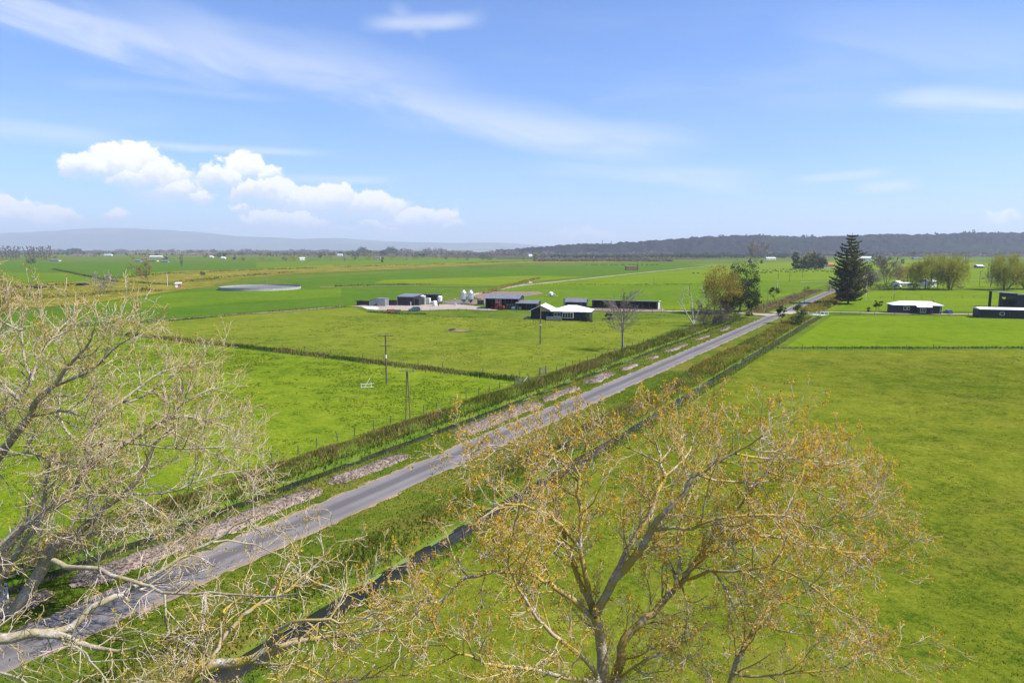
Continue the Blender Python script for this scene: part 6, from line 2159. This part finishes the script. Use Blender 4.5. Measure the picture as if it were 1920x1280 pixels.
make_tree('dark_shrub', 'small dark shrub left of the forked tree on the lawn', 'shrub', 1628, 584.5, 575, 9, 'l_dark', n=400, shape='dome', crown0=0.0, clumps=10, seed=22, leaf=0.24, limbs=False)


def norfolk(px, py, ytop, wpx):
    rng = np.random.default_rng(31)
    k = mpp(py)
    h, w = (py - ytop) * k, wpx * k
    o = empty('norfolk_pine', G(px, py), 0, 'tall dark tiered pine standing beside the road beyond the junction', 'tree')
    q = np.array([(0.25 * math.sin(u * 4), 0, -0.3 + (h + 0.3) * u) for u in np.linspace(0, 1, 14)])
    tb = Tubes()
    tb.add(q, np.linspace(0.42, 0.05, 14))
    Cc, br_ = [], Tubes()
    z = 1.6
    while z < h * 0.985:
        u = z / h
        prof = w / 2 * float(np.interp(u, [0, 0.12, 0.3, 0.52, 0.74, 0.9, 1], [0.66, 0.88, 1.0, 0.93, 0.66, 0.38, 0.12]))
        nb = 7 if u < 0.8 else 5
        a0 = rng.uniform(0, 6.28)
        for i in range(nb):
            a = a0 + 2 * math.pi * i / nb + rng.normal() * 0.14
            L = prof * rng.uniform(0.55, 1.12)
            d = np.array([math.cos(a), math.sin(a), 0])
            n = 7
            uu = np.linspace(0, 1, n)
            pts = np.array([0, 0, z]) + d * (L * uu)[:, None] + np.stack([uu * 0, uu * 0, L * (-0.10 * uu + 0.30 * uu ** 2.4)], 1)
            br_.add(pts, np.linspace(0.09, 0.03, n))
            m = int(26 + 17 * L)
            v = rng.uniform(0.18, 1.03, m)
            c = np.array([0, 0, z]) + d * (L * v)[:, None] + np.stack([v * 0, v * 0, L * (-0.10 * v + 0.30 * v ** 2.4)], 1)
            side = np.array([-d[1], d[0], 0])
            c = c + side * (rng.normal(0, 0.12, m) * L * (1.05 - 0.6 * v))[:, None] + np.stack([v * 0, v * 0, rng.normal(0.02, 0.14, m)], 1)
            Cc.append(c)
        z += 0.85 if u < 0.6 else 0.95 + 0.5 * u
    for n_, it in br_.g.items():
        tb.g.setdefault(n_, []).extend(it)
    link_mesh('trunk', tb.mesh('trunk', 6), M['bark_brown'], o)
    C = np.concatenate(Cc)
    V, Fq = leaf_quads(C, 0.42, rng, 1.7)
    link_mesh('crown', np_mesh('crown', V, Fq), M['l_norfolk'], o)


norfolk(1590, 570, 437, 66)


def willow(label, px, py, ytop, wpx, seed, mat='l_willow'):
    rng = np.random.default_rng(seed)
    k = mpp(py)
    h, w = (py - ytop) * k, wpx * k
    o = empty('willow', G(px, py), 0, label, 'tree', 'spring willows')
    tb = Tubes()
    tips = []
    for s in range(3):
        q = walk(rng, ((s - 1) * 0.8, rng.normal() * 0.3, -0.2), ((s - 1) * 0.3, rng.normal() * 0.2, 1), h * 0.62, 7, 0.08, 0.03)
        tb.add(q, np.linspace(0.38, 0.12, len(q)))
        for j in range(10):
            i = rng.integers(3, len(q))
            d = side_dir(rng, np.array([0, 0, 1.0]), rng.uniform(0.4, 1.15))
            b = walk(rng, q[i], d, w * rng.uniform(0.22, 0.42), 6, 0.1, 0.0)
            b[:, 2] = np.minimum(b[:, 2], h * 0.97)
            tb.add(b, np.linspace(0.12, 0.04, len(b)))
            tips.append(b)
    link_mesh('trunk', tb.mesh('trunk', 6), M['bark_brown'], o)
    A = np.concatenate([t[2:] for t in tips])
    m = 1150
    st = crown_points(rng, m, w * 0.95, h * 0.66, h * 0.32, 60, 'round', 0.3)
    L = rng.uniform(0.08, 0.45, m) * h
    C = []
    for i in range(m):
        n = int(6 + L[i] * 2.4)
        u = rng.random(n)
        c = st[i] + np.stack([rng.normal(0, 0.14, n), rng.normal(0, 0.14, n), -u * L[i]], 1)
        C.append(c)
    C = np.concatenate(C)
    C = C[(C[:, 2] > 0.8)]
    C[:, 2] = np.minimum(C[:, 2], h)
    V, Fq = leaf_quads(C, 0.28, rng, 1.9, 0.35)
    link_mesh('crown', np_mesh('crown', V, Fq), M[mat], o)


willow('broad yellow green willow left of its twin, behind the bungalow', 1738, 543, 475, 70, 3)
willow('yellow green willow right of its twin, behind the bungalow', 1781, 543, 474, 66, 4)
willow('yellow green willow standing above the lean to shed', 1884, 544, 472, 58, 5)
willow('yellow green willow cut by the right picture edge', 1925, 542, 483, 44, 6)
make_tree('round_tree', 'round brown budding tree left of the edge willows', 'tree', 1857, 538, 505, 30, 'l_brown', n=2000, shape='round', crown0=0.12, seed=41, leaf=0.3)
# garden trees right of the pine
make_bare('bare_tree', 'bare brown garden tree between pine and golden tree', 'tree', 1661, 535, 494, 46, 'bark_brown', 44, stems=3, buds='l_brown', nbud=4200, r=0.2)
make_tree('golden_tree', 'bright golden tree above the white cottage', 'tree', 1701, 533, 498, 38, 'l_orange', n=3600, shape='round', crown0=0.15, seed=45, leaf=0.36)
make_tree('golden_tree', 'pale olive tree left of the bright golden tree', 'tree', 1683, 530, 497, 36, 'l_olive', n=3000, shape='round', crown0=0.15, seed=46, leaf=0.36)
make_tree('golden_tree', 'dusky brown tree just right of the tall pine', 'tree', 1632, 539, 505, 38, 'l_brown', n=3000, shape='round', crown0=0.1, seed=47, leaf=0.36)
make_tree('dark_evergreen', 'dark green tree close behind the tall pine', 'tree', 1619, 545, 489, 44, 'l_dark', n=4200, shape='round', crown0=0.08, clumps=40, seed=48, leaf=0.42)
make_tree('garden_shrub', 'grey green garden shrub left of the white cottage', 'shrub', 1650, 544, 529, 28, 'l_mid', n=1400, shape='dome', crown0=0.0, seed=49, leaf=0.3, limbs=False)
make_tree('garden_shrub', 'dark garden shrub beside the white cottage wall', 'shrub', 1670, 544, 529, 26, 'l_dark', n=1400, shape='dome', crown0=0.0, seed=50, leaf=0.3, limbs=False)
make_tree('garden_shrub', 'dark low shrub touching the white cottage', 'shrub', 1682, 543, 533, 13, 'l_dark', n=400, shape='dome', crown0=0.0, seed=51, leaf=0.3, limbs=False)
make_tree('garden_shrub', 'dark bush between white cottage and left willow', 'shrub', 1717, 544, 520, 26, 'l_dark', n=1600, shape='dome', crown0=0.0, seed=52, leaf=0.34, limbs=False)
make_tree('garden_shrub', 'dark bush behind the white cottage roof', 'shrub', 1697, 529, 519, 14, 'l_dark', n=400, shape='dome', crown0=0.0, seed=53, leaf=0.34, limbs=False)
make_tree('garden_shrub', 'golden shrub on the lawn edge beyond the pine', 'shrub', 1631, 543, 530, 18, 'l_orange', n=500, shape='dome', crown0=0.0, seed=54, leaf=0.32, limbs=False)
make_tree('garden_shrub', 'brown hedge shrub at the foot of the right willow', 'shrub', 1797, 540, 530, 24, 'l_brown', n=700, shape='dome', crown0=0.0, seed=55, leaf=0.32, limbs=False)
make_tree('roadside_shrub', 'reddish brown shrub by the road left of the tall pine', 'shrub', 1560, 546, 524, 26, 'l_brown', n=900, shape='dome', crown0=0.0, seed=56, leaf=0.34, limbs=False)
make_tree('roadside_shrub', 'golden green tuft bush below the tall pine', 'shrub', 1566, 567, 553, 20, 'l_orange', n=600, shape='dome', crown0=0.0, seed=57, leaf=0.3, limbs=False)
make_tree('roadside_shrub', 'dark bush at the ditch left of the pine foot', 'shrub', 1550, 577, 563, 18, 'l_mid', n=600, shape='dome', crown0=0.0, seed=58, leaf=0.3, limbs=False)
make_tree('roadside_shrub', 'grey green scrub along the road before the pine', 'shrub', 1515, 549, 537, 24, 'l_mid', n=700, shape='dome', crown0=0.0, seed=59, leaf=0.3, limbs=False)
make_tree('roadside_shrub', 'brown green scrub along the road nearer the junction', 'shrub', 1487, 560, 547, 26, 'l_brown', n=700, shape='dome', crown0=0.0, seed=60, leaf=0.3, limbs=False)
# dark conifer clump behind the herd
for i, (px, top, w, lab) in enumerate(((1490, 471, 12, 'slim tallest conifer at the left of the dark clump'), (1500, 482, 22, 'rounded dark conifer second from left in the clump'), (1515, 475, 24, 'broad dark conifer in the middle of the clump'),
                                       (1530, 474, 24, 'broad dark conifer right of the middle of the clump'), (1541, 481, 16, 'lower dark conifer at the right end of the clump'))):
    make_tree('conifer', lab, 'tree', px, 504, top, w * 1.2, 'l_dark', n=2800, shape='column', crown0=0.02, clumps=40, seed=70 + i, group='dark conifer clump', leaf=0.85)
make_tree('golden_tree', 'pale golden tree behind the dark conifer clump', 'tree', 1522, 497, 468, 22, 'l_olive', n=700, shape='round', crown0=0.1, seed=76, leaf=0.9)
make_bare('bare_poplar', 'wide tan bare poplar before the wooded hill', 'tree', 1417, 491, 456, 30, 'bark_brown', 78, stems=5, trunk_u=0.2, buds='l_pink', nbud=2600, r=0.25, up=0.1)
for i, (px, py, top, w, lab, mt) in enumerate(((1406, 497, 485, 7, 'small dark tree below the tan poplar, left one', 'l_dark'), (1427.5, 494, 487, 5, 'small dark tree below the tan poplar, right one', 'l_dark'),
                                               (1640, 498, 471, 17, 'dark conifer with pointed top right of the pine crown', 'l_dark'), (1652, 497, 474, 14, 'dark conifer right of the pointed one', 'l_dark'),
                                               (1664, 490, 480, 16, 'dark green tree beside the far conifers', 'l_mid'), (1692, 495, 485, 7, 'small dark tree at the far end of the road', 'l_dark'),
                                               (1713, 485, 471, 9, 'dark tree above the left willow', 'l_dark'), (1810, 487, 466, 26, 'broad dark olive tree under the wooded hill', 'l_mid'),
                                               (1790, 486, 474, 12, 'smaller dark olive tree under the wooded hill', 'l_mid'), (1868, 507, 493, 14, 'olive tree left of the edge willows, farther off', 'l_mid'))):
    make_tree('distant_tree', lab, 'tree', px, py, top, w, mt, n=900, shape='column', crown0=0.05, clumps=22, seed=80 + i, leaf=0.8)

# left: round pale tree, yellow tree and others along the bank
make_bare('pale_tree', 'pale pinkish round bare tree on the bright grass by the tussock bank', 'tree', 193, 551, 512, 24, 'bark_dead', 91, stems=5, trunk_u=0.2, buds='l_pink', nbud=1800, r=0.14, up=0.1)
make_bare('budding_tree', 'yellow green budding tree with bare trunk left of the pump hut', 'tree', 284, 543, 504, 52, 'bark_brown', 92, trunk_u=0.35, buds='l_olive', nbud=2200, r=0.3)
make_tree('edge_willow', 'yellow green willow at the left picture edge behind the tall tree', 'tree', 2, 592, 519, 60, 'l_olive', n=3600, shape='round', crown0=0.1, clumps=50, seed=93, leaf=0.4, stems=3)
make_tree('lone_tree', 'dark round tree alone on the far left paddock', 'tree', 59, 496, 483, 16, 'l_dark', n=700, shape='round', crown0=0.05, seed=94, leaf=0.8)
make_tree('bank_shrub', 'dark shrub on the tussock bank above the round tank', 'shrub', 380, 516, 507, 10, 'l_dark', n=300, shape='dome', crown0=0.0, seed=95, leaf=0.6, limbs=False)
make_tree('bank_shrub', 'low dark green scrub right of the pale round tree', 'shrub', 273, 545, 536, 22, 'l_mid', n=500, shape='dome', crown0=0.0, seed=96, leaf=0.4, limbs=False)
make_tree('lombardy_poplar', 'slim brown poplar column alone on the far left plain', 'tree', 341, 500, 472, 6, 'l_brown', n=500, shape='column', crown0=0.05, seed=97, leaf=0.8)

PL = [  # trees scattered over the far plain: px, base, top, width, material, label
    (492, 489, 474, 22, 'l_olive', 'olive green round tree on the plain above the round tank'), (534, 489, 480, 12, 'l_brown', 'small brown tree right of the olive round tree on the plain'),
    (551, 489, 475, 16, 'l_olive', 'olive tree left of the white house on the plain'), (586, 488, 474, 24, 'l_pink', 'pinkish bare tree right of the white house on the plain'),
    (601, 485, 474, 12, 'l_mid', 'green tree touching the pinkish bare tree'), (619, 489, 475, 20, 'l_olive', 'olive tree second right of the pinkish bare tree'),
    (646, 489, 474, 15, 'l_pink', 'narrow tan bare tree left of the dark green round tree'), (666, 487, 474, 16, 'l_dark', 'dark green round tree in the middle of the plain'),
    (691, 488, 473, 15, 'l_olive', 'olive tree right of the dark green round tree'), (703, 487, 470, 16, 'l_pink', 'tall tan bare tree hiding the pale house'),
    (717, 493, 480, 5, 'l_dark', 'narrow dark shrub standing forward on the plain'), (718, 481, 470, 10, 'l_dark', 'dark tree above the narrow forward shrub'),
    (735, 487, 474, 16, 'l_olive', 'first olive tree right of the narrow dark shrub'), (762, 489, 471, 22, 'l_pink', 'broad tan bare tree before the brown orchard'),
    (778, 487, 475, 14, 'l_brown', 'brown tree right of the broad tan bare tree'), (792, 484, 474, 14, 'l_dark', 'dusky green tree before the brown orchard'), (817, 486, 474, 20, 'l_pink', 'tan bare tree at the right of the brown orchard'), (836, 487, 473, 12, 'l_brown', 'narrow brown tree left of the tan poplar'),
    (860, 488, 472, 9, 'l_pink', 'narrow tan poplar below the greenhouses'), (876, 489, 474, 14, 'l_brown', 'dim brown tree right of the tan poplar'), (905, 489, 477, 18, 'l_mid', 'dim green tree below the long greenhouse'), (918, 488, 479, 16, 'l_mid', 'second dim green tree below the long greenhouse'),
    (982, 487, 477, 8, 'l_olive', 'small olive tree left of the tan poplar pair'), (1007, 490, 471, 13, 'l_olive', 'tall tan olive poplar at the left end of the brown hedge'),
    (249, 488, 474, 14, 'l_olive', 'olive tree left of the far farm buildings'), (309, 489, 480, 10, 'l_dark', 'dark tree at the right of the far farm buildings'), (184, 478, 466, 18, 'l_brown', 'brown tree by the white sheds on the far left plain'),
    (384, 482, 473, 12, 'l_brown', 'brown tree left of two small evergreens'), (411, 483, 472, 8, 'l_dark', 'left of two small dark evergreens on the plain'), (420, 482, 472, 7, 'l_dark', 'right of two small dark evergreens on the plain'),
    (440, 487, 481, 7, 'l_dark', 'tiny dark green bush tree on the plain'), (457, 488, 481, 9, 'l_olive', 'small olive bush tree on the plain'), (402, 482, 476, 8, 'l_brown', 'dusky tree beside the small evergreens'),
    (177, 482, 474, 10, 'l_pink', 'pale tan tree by the far sheds'), (105, 487, 478, 9, 'l_olive', 'small yellow tree at the right end of the bare poplar belt')]
for i, (px, py, top, w, mt, lab) in enumerate(PL):
    make_tree('plain_tree', lab, 'tree', px, py, top, w, mt, n=420, shape='column' if w < 10 else 'round', crown0=0.08, clumps=18, seed=200 + i, leaf=max(0.9, mpp(py) * 0.9), spread=0.36)

# bare poplar shelter belt at the far left: one built, the rest copied
bp0 = make_bare('bare_poplar', 'tall bare poplar in the shelter belt at far left', 'tree', 0, 488, 464, 7, 'bark_brown', 120, 'bare poplars of the shelter belt', stems=2, trunk_u=0.12, buds='l_brown', nbud=260, r=0.2, up=0.25, dens=0.8, levels=2)
rp = random.Random(4)
first = True
for a, b, n in ((0, 40, 13), (50, 97, 17)):
    for i in range(n):
        o = bp0 if first else copy_tree(bp0)
        first = False
        o.location = tuple(G(a + (b - a) * (i + 0.5 * rp.random()) / n, 487.5 + 0.6 * rp.random()))
        o.rotation_euler = (0, 0, rp.uniform(0, 6.28))
        sc_ = rp.uniform(0.85, 1.1)
        o.scale = (sc_, sc_, sc_ * rp.uniform(0.9, 1.1))
# trees one can tell apart on the skyline of the hills
for i, (px, py, top, w) in enumerate(((1808, 437.8, 432.5, 9), (1824, 437.5, 431, 6), (1816, 437.8, 434, 5), (1754, 440, 435.5, 7), (1508, 444.5, 438, 13), (1522, 444.5, 440.5, 6), (1406, 442.5, 438.5, 26), (1428, 443, 438, 16), (1352, 444, 440.5, 14), (1442, 443.5, 441, 6), (1868, 437.5, 434.5, 8))):
    q = P(px, py, 3000)
    o = empty('skyline_tree', (q[0], 2995, q[2] - 6), 0, 'dark tree standing on the skyline of the wooded hill', 'tree', 'skyline trees on the hill')
    k = 3000 / F
    r = np.random.default_rng(300 + i)
    hgt = (py - top) * k + 6
    tb = Tubes()
    tb.add(np.array([(0, 0, u * hgt * 0.7) for u in np.linspace(0, 1, 5)]), np.linspace(0.8, 0.3, 5))
    link_mesh('trunk', tb.mesh('trunk', 5), M['bark_brown'], o)
    V, Fq = leaf_quads(crown_points(r, 260, w * k, hgt * 0.75, hgt * 0.3, 14, 'dome', 0.3), 3.2, r)
    link_mesh('crown', np_mesh('crown', V, Fq), M['l_dark'], o)

# far woods, shelter belts and orchards that read as one mass
def far_wood(name, segs, mat, seed, leaf):
    r = np.random.default_rng(seed)
    VV = []
    for (x0, x1, y, hpx, dens, dy) in segs:
        n = int((x1 - x0) * dens)
        C = []
        for i in range(n):
            px = r.uniform(x0, x1)
            g = G(px, y + r.uniform(-dy, dy))
            k = mpp(y)
            hh = hpx * k * r.uniform(0.55, 1.15) * (0.35 + 1.1 * float(vnoise(np.array(px * 0.09), np.array(y * 1.0), seed)) ** 1.3)
            m = 12
            wv = hh * 0.45
            C.append(g + np.column_stack([r.normal(0, wv * 0.5, m), r.normal(0, wv * 0.5, m), hh * r.random(m) ** 0.8]))
        C = np.concatenate(C)
        V, _ = leaf_quads(C, leaf * mpp(y), r)
        VV.append(V)
    V = np.concatenate(VV)
    tag(link_mesh(name, np_mesh(name, V, np.arange(len(V)).reshape(-1, 4)), M[mat]), kind='stuff')


far_wood('pine_wood', [(636, 660, 475, 5, 3, 0.5), (660, 745, 475, 9, 5, 0.6), (112, 152, 474, 6, 4, 0.4)], 'l_dark', 401, 2.2)
far_wood('bare_orchard', [(745, 850, 476, 8, 4, 1.5), (850, 985, 478, 7, 3, 2.0), (985, 1260, 477.5, 6, 2.5, 1.5)], 'l_brown', 402, 2.2)
far_wood('distant_trees', [(-60, 240, 473, 4, 2.0, 1.5), (240, 480, 474, 5, 2.2, 2.0), (480, 640, 473, 4, 1.6, 1.5), (420, 620, 479, 4, 0.4, 3)], 'l_brown', 403, 2.0)
far_wood('distant_trees', [(-60, 480, 475, 3, 0.5, 4), (480, 1000, 477, 4, 0.7, 3)], 'l_dark', 404, 1.8)
far_wood('bare_shelterbelt', [(330, 402, 478, 8, 3.5, 0.4), (240, 330, 477, 6, 1.6, 1.0), (130, 185, 480, 4, 1.0, 1)], 'l_pink', 405, 1.6)
far_wood('brown_hedge', [(1030, 1260, 489.5, 7, 4, 0.8), (1000, 1030, 490, 8, 3, 0.8)], 'l_brown', 406, 2.0)
far_wood('dark_orchard', [(1000, 1480, 480, 3, 3, 4), (1480, 2000, 477, 3, 3, 3), (1260, 1480, 479.5, 5, 4, 2.0), (1480, 1680, 477.5, 5, 3, 2.2), (1680, 1990, 477, 5, 4, 2.0), (1240, 1400, 482.5, 3, 2, 0.6)], 'l_dark', 407, 2.2)
far_wood('bare_orchard', [(1440, 1600, 478, 8, 2.0, 1.5), (1640, 1990, 480, 5, 2.5, 1.5)], 'l_brown', 408, 2.2)
far_wood('roadside_scrub', [(1225, 1560, 484, 2.5, 0.5, 1)], 'l_olive', 409, 1.5)


# ------------------------------------------------------------------ air
hz = MB().box(-22000, 22000, -22000, 22000, -4, 700).build('haze', None)
tag(hz, kind='stuff')
hm = bpy.data.materials.new('haze')
hm.use_nodes = True
w = NT(hm.node_tree)
vo = w.n('ShaderNodeVolumePrincipled', {'Color': (0.75, 0.855, 1.0, 1), 'Density': HAZE, 'Anisotropy': 0.1})
ou = w.n('ShaderNodeOutputMaterial')
w.t.links.new(vo.outputs[0], ou.inputs['Volume'])
hz.data.materials.append(hm)
